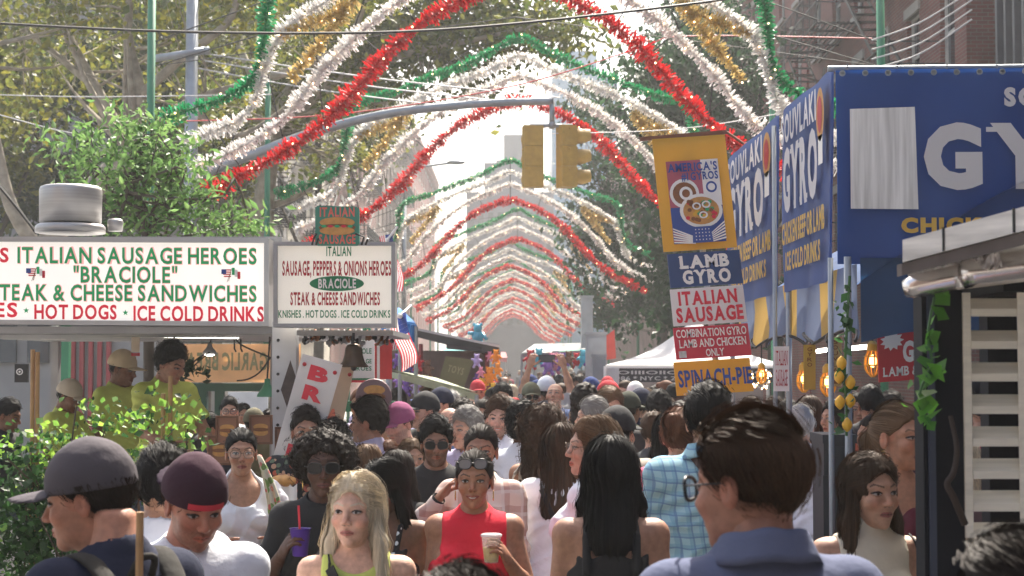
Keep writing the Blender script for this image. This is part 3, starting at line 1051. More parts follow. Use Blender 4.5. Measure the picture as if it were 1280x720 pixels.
        me = mk_mesh('glasses', v, m.f, [frame_blk if glasses != 'round' else mat('thin_frame', (.12, .08, .05), rough=.3, metal=.5), {'sun': lens_dark, 'head': lens_grey}.get(glasses, lens_clear)], m.m, True)
        link('sunglasses' if glasses in ('sun', 'head') else 'glasses', me, o)
    info = dict(o=o, HM=HM, s=s, grips=grips, yaw=yaw)
    W4 = Matrix.Translation(o.location) @ Matrix.Rotation(R(yaw), 4, 'Z') @ Matrix.Scale(s, 4)
    info['W'] = W4
    info['grip'] = {k2: (W4 @ Vector(v[0]), (W4.to_3x3() @ Vector(v[2])).normalized()) for k2, v in grips.items()}
    PEOPLE.append(info)
    return info

def wear(info, name, mb, m, head=False, smooth=True):
    """a small worn part given in the body's (or the head's) own frame"""
    v = mb.arrays()
    if head: v = xf(info['HM'], v)
    return link(name, mk_mesh(name, v, mb.f, m, mb.m, smooth), info['o'])
def earrings(info, r=.016, hoop=True, m=None):
    for s in (-1, 1):
        q = MB()
        if hoop:
            q.tube([(s*.082, .012 + r*math.sin(a)*.6, -.042 - r + r*math.cos(a)) for a in np.linspace(0, 6.2832, 13)], .0022, 5, cap=False)
        else:
            q.tube([(s*.082, .010, -.036), (s*.083, .010, -.06), (s*.082, .010, -.085)], [.002, .006, .002], 6)
        wear(info, 'earring', q, m or gold_m, head=True)
def necklace(info, z=1.45, m=None):
    q = MB()
    q.tube([(.075*math.sin(a), .012 - .078*math.cos(a), z - .030*math.cos(a)) for a in np.linspace(-2.4, 2.4, 22)], .0022, 5)
    wear(info, 'necklace', q, m or gold_m)
def strap(info, pts, w, m, name='bag_strap', th=.006):
    q = MB()
    pts = [np.array(p, float) for p in pts]
    for a, b in zip(pts[:-1], pts[1:]):
        n = (a + b) / 2 - np.array((0, 0, (a[2] + b[2]) / 2)); n /= max(np.linalg.norm(n), 1e-6)
        q.bar(a, b, w, th, up=np.cross(b - a, n) if False else n)
    wear(info, name, q, m, smooth=False)
# ------------------------------------------------------------------ the setting: street, buildings, trees
asphalt = mat("asphalt", (.05, .05, .052), rough=.92, var=.35, scale=3, bump=.5, bscale=120)
concrete = mat("concrete", (.30, .29, .27), rough=.9, var=.2, scale=2, bump=.3, bscale=60)
ground_m = mat("city_ground", (.10, .10, .10), rough=.95, var=.2, scale=.5)
m = MB(); m.box((-700, -700, -.30), (700, 700, -.004)); struct("ground", m, ground_m)
m = MB(); m.box((-5.0, -12, -.2), (5.0, 330, 0)); struct("road", m, asphalt)
for sx, nm in ((-1, "pavement"), (1, "pavement")):
    m = MB(); a, b = sorted((sx * 5.15, sx * 8.6)); m.box((a, -12, -.2), (b, 330, .13)); struct(nm, m, concrete)
    m = MB(); a, b = sorted((sx * 5.003, sx * 5.147)); m.box((a, -12, -.2), (b, 330, .14)); struct("kerb", m, mat("kerb_stone", (.35, .35, .34), rough=.8, var=.2, scale=4))
m = MB()
m.box((-3.0, -12, .004), (-2.88, 330, .006)); m.box((2.88, -12, .004), (3.0, 330, .006))
struct("painted_line", m, mat("road_paint", (.7, .7, .66), rough=.7, var=.25, scale=8))

glass_m = mat("window_glass", (.03, .04, .05), rough=.06, spec=.8, var=.3, scale=.7)
iron_m = mat("black_iron", (.018, .018, .02), rough=.5)
frame_w = mat("window_frame_paint", (.50, .48, .44), rough=.6)
frame_d = mat("dark_frame_paint", (.05, .05, .05), rough=.6)
stone_m = mat("sill_stone", (.36, .33, .29), rough=.85, var=.15, scale=2)

def facade(label, side, x, y0, y1, H, cols, rows, wm, fm, ww=1.05, wh=1.75, gz=4.2, escape=None, depth=9.0, corn=None, kind="apartment_building"):
    """a street front in the plane X = x, facing the street (side = -1 stands left of it)"""
    b = thing(kind, label, "building", (x, (y0 + y1) / 2, 0))
    cy = (y0 + y1) / 2; s = side
    def X(t): return x + s * t            # t metres behind the front
    def bx(mb, t0, t1, a, c, z0, z1, mi=0):
        p, q = sorted((X(t0), X(t1))); mb.box((p, a, z0), (q, c, z1), mi)
    wl = MB()
    cw = (y1 - y0) / cols; rh = (H - gz) / rows
    bx(wl, 0, .3, y0, y1, 0, gz)
    edges = []
    for r in range(rows):
        z0 = gz + r * rh; zs = z0 + (rh - wh) * .45; zt = zs + wh
        bx(wl, 0, .3, y0, y1, z0, zs); bx(wl, 0, .3, y0, y1, zt, z0 + rh)
        e = y0
        for c in range(cols):
            a = y0 + c * cw + (cw - ww) / 2
            bx(wl, 0, .3, e, a, zs, zt); e = a + ww
            edges.append((a, zs))
        bx(wl, 0, .3, e, y1, zs, zt)
    bx(wl, .303, depth, y0, y1, 0, H - .05)
    obj("wall", wl, wm, b)
    co = MB()
    bx(co, -.45, .35, y0 - .05, y1 + .05, H + .003, H + .30); bx(co, -.25, .3, y0, y1, H - .5, H - .003)
    n = max(int((y1 - y0) / .7), 2)
    for i in range(n):
        yy = y0 + (i + .5) * (y1 - y0) / n
        bx(co, -.40, -.252, yy - .08, yy + .08, H - .42, H - .003)
    obj("cornice", co, corn or wm, b)
    proto = None
    for a, zs in edges:
        if proto is None:
            f = MB()
            def fb(t0, t1, y_, y2, z_, z2, mi=0):
                p, q = sorted((s * t0, s * t1)); f.box((p, y_, z_), (q, y2, z2), mi)
            fb(.10, .18, 0.002, .07, 0.002, wh-.002); fb(.10, .18, ww - .07, ww-.002, 0.002, wh-.002); fb(.10, .18, .073, ww - .073, .002, .07); fb(.10, .18, .073, ww - .073, wh - .07, wh - .002)
            fb(.12, .17, .073, ww - .073, wh * .5 - .03, wh * .5 + .03)
            fb(-.08, .22, -.10, ww + .10, -.14, -.003, 1); fb(-.05, .2, -.10, ww + .10, wh + .003, wh + .22, 1)
            proto = link("window", mk_mesh("window", f.arrays(), f.f, [fm, stone_m], f.m), b, (0, 0, 0))
            g = MB(); p, q = sorted((s * .145, s * .155)); g.box((p, .06, .06), (q, ww - .06, wh - .06))
            link("pane", mk_mesh("pane", g.arrays(), g.f, glass_m), proto)
            w = proto
        else:
            w = copy_tree(proto, b)
        w.location = (0, a - cy, zs)
    if escape:
        for c0, c1 in escape:
            ya, yb = y0 + c0 * cw, y0 + c1 * cw
            q = MB()
            for r in range(rows):
                z = gz + r * rh + (rh - wh) * .45 - .25
                for k in range(9):
                    t = .04 + k * .13
                    q.bar((X(-t), ya, z), (X(-t), yb, z), .05, .02)
                for yy in np.arange(ya, yb + .01, .9):
                    q.bar((X(0.02), yy, z - .04), (X(-1.12), yy, z - .04), .04)
                    q.bar((X(-1.1), yy, z), (X(-1.1), yy, z + .95), .03)
                for h in (.5, .95):
                    q.bar((X(-1.1), ya, z + h), (X(-1.1), yb, z + h), .03); q.bar((X(0), ya, z + h), (X(-1.1), ya, z + h), .03); q.bar((X(0), yb, z + h), (X(-1.1), yb, z + h), .03)
                for yy in np.arange(ya, yb, .14): q.bar((X(-1.1), yy, z), (X(-1.1), yy, z + .93), .014)
                if r < rows - 1:
                    a_, b_ = (ya + .5, yb - .5) if r % 2 else (yb - .5, ya + .5)
                    for t in (.45, .95):
                        q.bar((X(-t), a_, z + .05), (X(-t), b_, z + rh), .03, .08)
                    for k in range(12):
                        f_ = (k + .5) / 12
                        q.box((min(X(-.45), X(-.95)), a_ + (b_ - a_) * f_ - .09, z + rh * f_), (max(X(-.45), X(-.95)), a_ + (b_ - a_) * f_ + .09, z + rh * f_ + .02))
            obj("fire_escape", q, iron_m, b)
    return b

brick_red = brick_mat("red_brick", (.20, .055, .04), (.15, .042, .032), (.18, .15, .13))
brick_deep = brick_mat("deep_red_brick", (.26, .06, .045), (.2, .05, .04), (.2, .17, .15))
brick_buff = brick_mat("buff_brick", (.36, .29, .21), (.31, .25, .18), (.33, .3, .26))
brick_brown = brick_mat("brown_brick", (.20, .13, .10), (.16, .10, .08), (.2, .18, .16))
grey_wall = mat("grey_painted_wall", (.30, .29, .28), rough=.9, var=.2, scale=1)
cream_wall = mat("cream_painted_wall", (.50, .46, .38), rough=.9, var=.2, scale=1)
# left side
facade("grey painted apartment house with fire escape on the left, behind the plane trees", -1, -8.2, 45.3, 58, 16.5, 5, 5, grey_wall, frame_d, escape=[(1.2, 3.8)])
facade("cream apartment house on the left between grey and red brick fronts", -1, -8.2, 58.3, 72, 18, 5, 5, cream_wall, frame_w, escape=[(1.2, 3.8)])
facade("red brick tenement on the left, its top against the sky", -1, -8.2, 72.3, 96, 20.5, 8, 5, brick_red, frame_w, escape=[(2, 5)], corn=stone_m)
facade("brown brick tenement far down the left side", -1, -8.2, 96.3, 125, 19, 9, 5, brick_brown, frame_w, escape=[(3, 6)])
facade("farthest red brick block on the left side of the street", -1, -8.2, 125.3, 170, 21, 13, 5, brick_deep, frame_w)
# right side
facade("grey metal-fronted building at the upper right with tall ribs", 1, 9.0, 8, 29, 16, 7, 4, mat("grey_metal_wall", (.13, .13, .14), rough=.6, var=.15, scale=1.5, metal=.2), frame_d, gz=5)
facade("red brick tenement with black fire escape at the upper right", 1, 8.6, 30, 46, 19, 6, 5, brick_red, frame_w, escape=[(.6, 2.6), (3.4, 5.4)], corn=stone_m)
facade("deep red brick tenement behind the right-hand trees", 1, 8.6, 46.3, 66, 18, 7, 5, brick_deep, frame_w, escape=[(2, 5)])
facade("buff brick tenement behind the smoke on the right side", 1, 8.6, 66.3, 95, 19, 9, 5, brick_buff, frame_w, escape=[(3, 6)])
facade("farthest brown brick block on the right side of the street", 1, 8.6, 95.3, 150, 18, 14, 5, brick_brown, frame_w)
for (xa, xb, ya, yb, hh, lab) in ((-16, -8.6, -34, -1, 15, "unseen brick house added behind the photographer on the left to cut sky light"), (8.6, 16, -34, 7, 19, "unseen brick house added behind the photographer on the right to cut sky light")):
    t = thing("shading_house", lab, "building", ((xa + xb) / 2, (ya + yb) / 2, 0))  # unseen houses added behind the camera to hold back frontal sky light
    q = MB(); q.box((xa, ya, 0), (xb, yb, hh)); obj("wall", q, brick_brown, t)
    q = MB(); q.box((xa - .3, ya - .3, hh + .003), (xb + .3, yb + .3, hh + .5)); obj("cornice", q, stone_m, t)
q = MB()
for i in range(42): q.box((8.78, 8.2 + i * .5, 5.1), (8.997, 8.32 + i * .5, 15.2))
o = obj("wall_rib", q, mat("rib_metal", (.10, .10, .11), rough=.5, metal=.3))
bm_ = [x for x in COL.objects if x.get("label", "").startswith("grey metal-fronted")][0]
o.parent = bm_; o.location = -bm_.location
o["kind"] = "stuff"

def tower(label, px0, px1, py, Y, wm, bands, gm, dep=18):
    a = P(px0, py, Y); b = P(px1, py, Y)
    t = thing("tower", label, "building", ((a.x + b.x) / 2, Y + dep / 2, 0))
    q = MB(); q.box((a.x, Y, 0), (b.x, Y + dep, a.z)); obj("wall", q, wm, t)
    q = MB(); z = 6.0; fh = 3.2
    while z < a.z - 3:
        if bands == 'full': q.box((a.x + .25, Y - .06, z), (b.x - .25, Y - .003, z + 2.7))
        else:
            n = bands
            for i in range(n):
                w = (b.x - a.x) / n
                q.box((a.x + w * (i + .22), Y - .05, z), (a.x + w * (i + .78), Y - .003, z + 1.7))
        z += fh
    o = obj("window_band", q, gm, t); o["kind"] = "stuff"
    q = MB(); q.box((a.x + (b.x - a.x) * .2, Y + 2, a.z + .003), (a.x + (b.x - a.x) * .7, Y + 8, a.z + 3.2)); obj("roof_housing", q, wm, t)
tower("tall blue glass tower rising behind the traffic signal", 690, 772, 95, 176, mat("tower_blue", (.10, .22, .32), rough=.3), 'full', mat("tower_glass", (.06, .20, .32), rough=.1, spec=.9))
tower("pale concrete tower with rows of windows closing the street", 583, 692, 240, 160, mat("tower_pale", (.10, .11, .13), rough=.8), 9, mat("tower_window", (.03, .04, .05), rough=.2))
tower("slim grey tower behind the pale one", 620, 668, 200, 182, mat("tower_grey", (.09, .10, .11), rough=.8), 5, MATS["tower_window"])

# ---- trees
bark = mat("plane_tree_bark", (.32, .28, .22), rough=.95, var=.45, scale=5, bump=.6, bscale=20)
bark_d = mat("dark_bark", (.09, .075, .06), rough=.95, var=.3, scale=6, bump=.6)
def leaf_mat(name, rough=.5, tr=.45):
    return mat(name, (1, 1, 1), rough=rough, attr=True, var=.15, scale=3, transl=tr, spec=.4)
def leaves_mesh(name, cen, size, base, var, r, droop=.3, m=None, width=.62):
    n = len(cen)
    nrm = r.normal(0, 1, (n, 3)); nrm[:, 2] += .5
    nrm /= np.linalg.norm(nrm, axis=1, keepdims=True)
    t = r.normal(0, 1, (n, 3)); t[:, 2] -= droop
    t -= nrm * np.sum(t * nrm, 1, keepdims=True); t /= np.maximum(np.linalg.norm(t, axis=1, keepdims=True), 1e-6)
    u = np.cross(nrm, t)
    s = (size * (.5 + 1.0 * r.random(n)))[:, None]
    w = s * width
    pts = np.stack((cen - t * s * .5, cen + u * w * .5 + nrm * s * .12, cen + t * s * .5, cen - u * w * .5 + nrm * s * .12), 1)
    # fold along the midrib: two triangles pairs -> quad split by hand
    V = pts.reshape(-1, 3)
    i = np.arange(n) * 4
    Fq = np.concatenate((np.column_stack((i, i + 1, i + 2)), np.column_stack((i, i + 2, i + 3))))
    k = r.random(n)[:, None]
    c = np.array(base) * (1 - k) + np.array(var) * k
    c = c * (.75 + .5 * r.random(n)[:, None])
    return mk_mesh(name, V, Fq, m, None, False, np.repeat(c, 4, 0))
def limb_path(a, b, bend, n=7, r=None):
    a = np.array(a, float); b = np.array(b, float)
    o = (r or rng).normal(0, bend, 3)
    o2 = (r or rng).normal(0, bend * .4, 3)
    return [a + (b - a) * t + o * math.sin(math.pi * t) + o2 * math.sin(2 * math.pi * t) for t in np.linspace(0, 1, n)]
def tree(label, base, limbs, blobs, n, size, c1, c2, bk, lm, seed, name="tree", width=.62, droop=.3, rad=.25, hole=.5, group=None, twig=True):
    """limbs: (path points, r0, r1); blobs: (centre, radii) of leaf masses"""
    r = np.random.default_rng(seed)
    t = thing(name, label, "tree", base, 0, group)
    q = MB(); tips = []
    for pts, r0, r1 in limbs:
        pts = np.array([tuple(p) for p in pts]); k = len(pts)
        tt = np.linspace(0, k - 1, (k - 1) * 4 + 1); i = np.minimum(tt.astype(int), k - 2); f = (tt - i)[:, None]
        p0 = pts[np.maximum(i - 1, 0)]; p1 = pts[i]; p2 = pts[i + 1]; p3 = pts[np.minimum(i + 2, k - 1)]
        cp = .5 * (2*p1 + (p2-p0)*f + (2*p0-5*p1+4*p2-p3)*f**2 + (3*p1-p0-3*p2+p3)*f**3)
        q.tube(cp, np.linspace(r0, r1, len(cp)), 9)
        tips.append((cp, r1))
    cen = []
    wts = np.array([np.prod(b[1]) ** .8 for b in blobs]); wts /= wts.sum()
    for (c, rr), w in zip(blobs, wts):
        c = np.array(tuple(c)); rr = np.array(rr)
        cl = int(max(6, n * w / 34))
        cc = r.normal(0, 1, (cl, 3)); cc /= np.linalg.norm(cc, axis=1, keepdims=True)
        cc = c + cc * (r.random((cl, 1)) ** (1/2.2)) * rr
        for p in cc:
            m_ = int(34 * (.5 + r.random()))
            sp = hole * (.6 + .8 * r.random())
            cen.append(p + r.normal(0, 1, (m_, 3)) * sp * np.array((1, 1, .6)))
            if twig and r.random() < .55:
                cp, r1 = tips[r.integers(0, len(tips))]
                d = np.linalg.norm(cp - p, axis=1); j = int(np.argmin(d))
                if d[j] < 3.2: q.tube(limb_path(cp[j], p, .12, 5, r), np.linspace(max(.012, r1*.5), .006, 5), 4)
    obj("trunk", q, bk, t, True)
    cen = np.concatenate(cen)
    me = leaves_mesh("crown", cen - np.array(tuple(t.location)), np.full(len(cen), size), c1, c2, r, droop, lm, width)
    link("crown", me, t)
    return t
lf = leaf_mat("leaf")
Yt = 30.0
def TP(*a): return [P(x, y, Yt + (z if z else 0)) for x, y, z in a]
base = (P(45, 400, Yt).x, Yt, 0.13)
def ground(p): return (p.x, p.y, .13)
tree("old plane tree with pale mottled limbs at the upper left", base,
     [([base, P(60, 330, Yt), P(85, 270, Yt), P(165, 190, Yt)], .30, .20), (TP((165,190,0),(235,130,.3),(330,100,.5),(430,55,.8),(470,-40,1)), .13, .05),
      (TP((165,190,0),(175,120,-.2),(160,40,-.5),(170,-60,-.6)), .14, .06), (TP((165,190,0),(120,110,.2),(80,30,.4),(60,-60,.5)), .13, .06),
      (TP((175,120,-.2),(230,70,-.6),(290,20,-.8),(300,-60,-1)), .10, .05), (TP((120,110,.2),(60,60,.6),(0,10,.8),(-50,-60,1)), .08, .03),
      (TP((60,330,0),(15,260,-.4),(-5,180,-.6),(-30,60,-1)), .16, .08), (TP((235,130,.3),(290,170,.7),(350,140,1.2),(400,90,1.5)), .07, .03)],
     [(P(60, 20, Yt), (1.5, 2, .9)), (P(200, 10, Yt), (1.4, 2.4, .9)), (P(330, 20, Yt + 1), (1.3, 2, .7)), (P(20, 120, Yt + 2.5), (1.0, 1.2, .8)), (P(130, 90, Yt + 3), (1.4, 1, 1.0)),
      (P(260, 130, Yt + 3), (1.0, 1, .8)), (P(430, 0, Yt + 1), (1.2, 2, .7)), (P(120, -120, Yt), (3, 3, 1.0)), (P(320, -120, Yt), (3, 3, 1.0))],
     10500, .16, (.24, .22, .03), (.08, .12, .022), bark, lf, 11, hole=.40)
Yt = 36.0
b2 = (P(330, 400, Yt).x, Yt, .13)
tree("second plane tree spreading yellowing leaves over the street", b2,
     [([b2, P(330, 260, Yt), P(345, 150, Yt)], .28, .2), (TP((345,150,0),(420,100,-1),(500,70,-2),(590,50,-2.5),(680,30,-3)), .12, .03), (TP((345,150,0),(390,60,0),(450,0,0),(560,-60,0)), .13, .05),
      (TP((345,150,0),(300,60,1),(280,-40,1)), .12, .05), (TP((420,100,-1),(470,130,-1.5),(530,100,-2)), .06, .02), (TP((330,260,0),(380,240,.4),(430,190,.8),(470,140,1)), .09, .03)],
     [(P(430, 60, Yt - 1), (1.1, 1.5, .7)), (P(520, 40, Yt - 1.5), (1.2, 1.5, .75)), (P(620, 30, Yt - 2), (1.2, 1.5, .6)), (P(690, 40, Yt - 2.5), (.75, 1, .5)), (P(360, 110, Yt + 1), (1.1, 1.2, .9)),
      (P(480, 110, Yt - 1.5), (.9, 1, .4)), (P(590, 105, Yt - 2), (.5, .8, .3)), (P(300, 160, Yt + 2), (1, 1, .9)), (P(560, -50, Yt), (2.6, 2, .8)), (P(420, 195, Yt + 2), (.5, .7, .4))],
     19000, .17, (.20, .20, .035), (.07, .11, .022), bark, lf, 12, hole=.52)
Yt = 13.0
b3 = (P(190, 420, Yt).x, Yt, .13)
tree("young street tree with feathery bright green leaves behind the sausage stand roof", b3,
     [([b3, P(185, 330, Yt), P(175, 260, Yt), P(165, 190, Yt)], .05, .025), (TP((180,300,0),(230,260,0),(280,245,-.2)), .022, .008), (TP((178,290,0),(140,240,.2),(110,200,.2)), .022, .008),
      (TP((168,210,0),(190,170,.1),(180,140,.1)), .02, .006), (TP((150,270,0),(160,230,-.3),(150,200,-.3)), .02, .006)],
     [(P(150, 158, Yt), (.26, .4, .10)), (P(195, 175, Yt), (.28, .4, .13)), (P(112, 215, Yt), (.20, .35, .14)), (P(175, 225, Yt), (.32, .4, .2)), (P(262, 262, Yt - .2), (.34, .35, .11)), (P(222, 240, Yt), (.16, .3, .10)), (P(150, 268, Yt), (.26, .3, .14)), (P(300, 284, Yt), (.14, .2, .08)), (P(215, 285, Yt), (.22, .3, .10)), (P(215, 200, Yt), (.22, .3, .08)), (P(100, 182, Yt), (.12, .3, .08))],
     2300, .085, (.20, .33, .10), (.08, .18, .05), bark_d, lf, 13, "young_tree", hole=.155, droop=.2, width=.36)
Yt = 44.0
for j, (px, lab, y_, nn, ss) in enumerate(((835, "tall dark green street tree nearest on the right, in the smoke", 40, 7500, 21), (775, "dark green street tree with hanging branch tips on the right, farther down", 52, 5200, 22), (905, "dark green tree hard against the red brick tenement", 37, 4200, 23))):
    Yt = y_
    bs = (max(P(px, 400, Yt).x + 1.2, 4.9), Yt, .13)
    bl = []
    r = np.random.default_rng(ss)
    tops = {0: (25, 120), 1: (130, 60), 2: (40, 70)}[j]
    for i in range(13):
        f = i / 12
        yy = tops[0] + (395 - tops[0]) * f
        xx = px + r.normal(0, 26) + (18 if j == 0 else 0)
        bl.append((P(xx, yy, Yt + r.normal(0, .8)), (.75 + .5 * r.random(), 1.2, .65)))
    if j == 1:
        for (xx, yy) in ((730, 330), (738, 360), (728, 300), (748, 395), (760, 250)): bl.append((P(xx, yy, Yt), (.28, .5, .5)))
    up = P(px, tops[0], Yt)
    tree(lab, bs, [([bs, (bs[0] - .1, Yt, 4), (up.x + .3, Yt, 8), tuple(up)], .22, .05), ([(bs[0]-.1, Yt, 4), (bs[0] - 1.2, Yt - .4, 6), (bs[0] - 2.0, Yt - .6, 7.5)], .1, .03), ([(bs[0]-.1, Yt, 5), (bs[0] + .9, Yt + .4, 7), (bs[0] + 1.3, Yt + .6, 9)], .1, .03)],
         bl, int(nn * 1.5), .19, (.035, .085, .03), (.018, .05, .022), bark_d, lf, ss, droop=1.2, hole=.34)
# dark far trees at the end, left side, filling behind the stand
for j, (px, py, y_, nn, lab) in enumerate(((-20, 150, 36, 3000, "dark tree half out of view beyond the plane tree"), (110, 130, 40, 4200, "leafy tree in shade between the two plane trees"), (255, 165, 42, 3600, "yellow-green tree behind the signal mast on the left"), (395, 90, 46, 3000, "thin leafy tree before the grey painted house"))):
    Yt = y_; bs = (P(px, 400, Yt).x, Yt, .13); r = np.random.default_rng(50 + j)
    bl = [(P(px + r.normal(0, 50), py + r.normal(0, 70), Yt + r.normal(0, 1)), (1.2, 1.3, .9)) for i in range(9)]
    up = P(px, py - 40, Yt)
    tree(lab, bs, [([bs, (bs[0] + .1, Yt, 4), tuple(up)], .2, .06), ([(bs[0]+.1, Yt, 4), (bs[0] - 1, Yt, 6.5)], .1, .03), ([(bs[0]+.1, Yt, 4.4), (bs[0] + 1.2, Yt, 7)], .1, .03)],
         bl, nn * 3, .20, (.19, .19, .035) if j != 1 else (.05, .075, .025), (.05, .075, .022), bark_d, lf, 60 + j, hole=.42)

# ------------------------------------------------------------------ haze of grill smoke over the whole street
hz = bpy.data.materials.new("haze"); hz.use_nodes = True
nt = hz.node_tree; nt.nodes.clear()
pv = nt.nodes.new("ShaderNodeVolumePrincipled"); pv.inputs["Color"].default_value = (.93, .95, .97, 1)
HAZE = 0.0011
pv.inputs["Density"].default_value = HAZE; pv.inputs["Anisotropy"].default_value = .35
on = nt.nodes.new("ShaderNodeOutputMaterial"); nt.links.new(pv.outputs[0], on.inputs[1])
m = MB(); m.box((-705, -705, -1.3), (705, 705, 76)); o = tag(obj("haze", m, hz), kind="stuff")

# ------------------------------------------------------------------ garland arches
def catmull(pts, n):
    pts = np.array(pts, float); k = len(pts)
    t = np.linspace(0, k - 1, n); i = np.minimum(t.astype(int), k - 2); f = (t - i)[:, None]
    p0 = pts[np.maximum(i - 1, 0)]; p1 = pts[i]; p2 = pts[i + 1]; p3 = pts[np.minimum(i + 2, k - 1)]
    return .5 * (2*p1 + (p2-p0)*f + (2*p0-5*p1+4*p2-p3)*f**2 + (3*p1-p0-3*p2+p3)*f**3)
def garland(paths, rad, dens, seed, width=.022, bulbs=.42):
    """tinsel: many thin strips standing out of a wire; glowing bulbs as a second material"""
    r = np.random.default_rng(seed)
    q = MB(); VS = []; n0 = 0
    for pts in paths:
        c = catmull(pts, 120)
        seg = np.linalg.norm(np.diff(c, axis=0), axis=1); L = np.concatenate(([0], np.cumsum(seg)))
        n = int(L[-1] * dens)
        s = r.random(n) * L[-1]
        p = np.column_stack([np.interp(s, L, c[:, i]) for i in range(3)])
        t = np.gradient(c, axis=0); t /= np.linalg.norm(t, axis=1, keepdims=True)
        tt = np.column_stack([np.interp(s, L, t[:, i]) for i in range(3)])
        d = r.normal(0, 1, (n, 3)); d -= tt * np.sum(d * tt, 1, keepdims=True); d /= np.linalg.norm(d, axis=1, keepdims=True)
        d = d + tt * r.normal(0, .35, (n, 1)); d /= np.linalg.norm(d, axis=1, keepdims=True)
        w = r.normal(0, 1, (n, 3)); w -= d * np.sum(w * d, 1, keepdims=True); w /= np.linalg.norm(w, axis=1, keepdims=True)
        lump = 1 + .30 * np.sin(s * 5 + seed) * np.sin(s * 2.1 + seed) + .12 * np.sin(s * 13)
        l = (rad * (.7 + .5 * r.random(n)) * lump)[:, None]
        VS.append(np.stack((p - w * width / 2, p + w * width / 2, p + d * l + w * width / 2, p + d * l - w * width / 2), 1).reshape(-1, 3))
        q.tube(c[::4], .012, 4)
        if bulbs:
            for z in np.arange(.2, L[-1], bulbs):
                pb = np.array([np.interp(z, L, c[:, i]) for i in range(3)]) + r.normal(0, .03, 3) + np.array((0, -rad * .55, 0))
                q.ball(pb, .012, 6, 1)
    V = np.concatenate(VS); i = np.arange(len(V) // 4) * 4
    k = q.n
    q.v.append(V); q.n += len(V)
    q.f += np.column_stack((i, i + 1, i + 2, i + 3) ).__add__(k).tolist(); q.m += [0] * len(i)
    return q
def mir(p): return [(-x, z) for x, z in p]
def sym(half): return [(x, 0, z) for x, z in half] + [(-x, 0, z) for x, z in half[::-1][1:]]
red_h = [(-3.75, 4.05), (-3.3, 4.28), (-2.8, 4.55), (-2.34, 4.90), (-1.95, 5.30), (-1.6, 5.72), (-1.2, 6.08), (-.75, 6.36), (-.35, 6.52), (0, 6.62)]
wb_h = [(-3.95, 4.32), (-3.4, 4.56), (-2.85, 4.92), (-2.5, 5.36), (-2.05, 5.85), (-1.5, 6.33), (-.95, 6.66), (-.45, 6.88), (0, 7.06)]
wa_h = [(-4.05, 4.66), (-3.5, 4.86), (-3.2, 5.10), (-3.06, 5.55), (-2.85, 6.0), (-2.35, 6.36), (-1.6, 6.74), (-.95, 7.0), (-.45, 7.2), (0, 7.42)]
gr_h = [(-4.3, 4.95), (-3.85, 5.10), (-3.45, 5.24), (-3.16, 5.50), (-3.06, 6.0), (-3.0, 6.42), (-2.75, 6.62), (-2.3, 6.74), (-1.65, 7.0), (-1.05, 7.22), (-.55, 7.46), (0, 7.74)]
go_l = [[(-1.95, 6.40), (-2.35, 6.16), (-2.85, 5.98)], [(-2.05, 6.28), (-2.38, 5.88), (-2.74, 5.42)]]
tin = dict(red=mat("red_tinsel", (.62, .018, .022), rough=.35, metal=.15, transl=.35, var=.25, scale=30), white=mat("white_tinsel", (.80, .78, .76), rough=.3, metal=.15, transl=.35, var=.12, scale=30),
           green=mat("green_tinsel", (.015, .30, .105), rough=.35, metal=.15, transl=.35, var=.25, scale=30), gold=mat("gold_tinsel", (.62, .47, .18), rough=.35, metal=.15, transl=.3, var=.25, scale=30))
bulb_m = mat("warm_bulb", (1, .8, .5), emit=3.5, ecol=(1, .62, .32))
pole_m = mat("green_pole_paint", (.03, .20, .10), rough=.5, var=.15, scale=3)
wire_m = mat("dark_wire", (.03, .03, .03), rough=.6)
def arch_meshes(dens, width):
    out = []
    gap = lambda h: h
    out.append(("red_garland", garland([sym(red_h)], .118, dens, 1, width, .5), 'red'))
    out.append(("white_garland", garland([sym(wb_h)], .102, dens, 2, width, .42), 'white'))
    out.append(("white_garland", garland([sym(wa_h)], .102, dens, 3, width, .42), 'white'))
    out.append(("green_garland", garland([sym(gr_h)], .096, dens, 4, width, .6), 'green'))
    out.append(("gold_ornament", garland([[(x, 0, z) for x, z in g_] for g_ in go_l], .10, dens, 5, width, .3), 'gold'))
    out.append(("gold_ornament", garland([[(-x, 0, z) for x, z in g_] for g_ in go_l], .10, dens, 6, width, .3), 'gold'))
    return out
wires = MB()
for sx in (-1, 1):
    for a, b in (((3.75, 4.05), (2.85, 6.0)), ((2.8, 4.55), (3.05, 5.6)), ((2.34, 4.9), (2.5, 6.3)), ((1.6, 5.72), (2.35, 6.36)), ((1.2, 6.08), (1.6, 6.74)), ((.75, 6.36), (.95, 7.0)), ((3.3, 4.28), (3.85, 5.10)), ((4.4, 4.7), (3.3, 4.28)), ((4.4, 5.6), (3.06, 6.0)), ((2.05, 5.85), (1.65, 7.0)), ((4.4, 5.9), (3.0, 6.42))):
        wires.tube([(sx * a[0], .05, a[1]), (sx * b[0], .05, b[1])], .008, 4)
wires.tube([(0, .05, 6.55), (0, .05, 7.78)], .012, 5)
wires.tube([(-4.4, .05, 5.6), (0, .05, 6.2), (4.4, .05, 5.6)], .006, 4)
poles = MB(); 
ORD = ["nearest", "second", "third", "fourth", "fifth", "sixth", "seventh", "eighth", "ninth", "tenth", "eleventh", "twelfth", "thirteenth", "fourteenth", "fifteenth", "sixteenth", "seventeenth", "eighteenth", "nineteenth", "twentieth", "twenty-first", "twenty-second", "twenty-third", "twenty-fourth"]
arch_y = [19.3, 28.0, 44.0, 59.0, 72.0, 85.0, 96.0, 107, 118, 129, 140, 150]
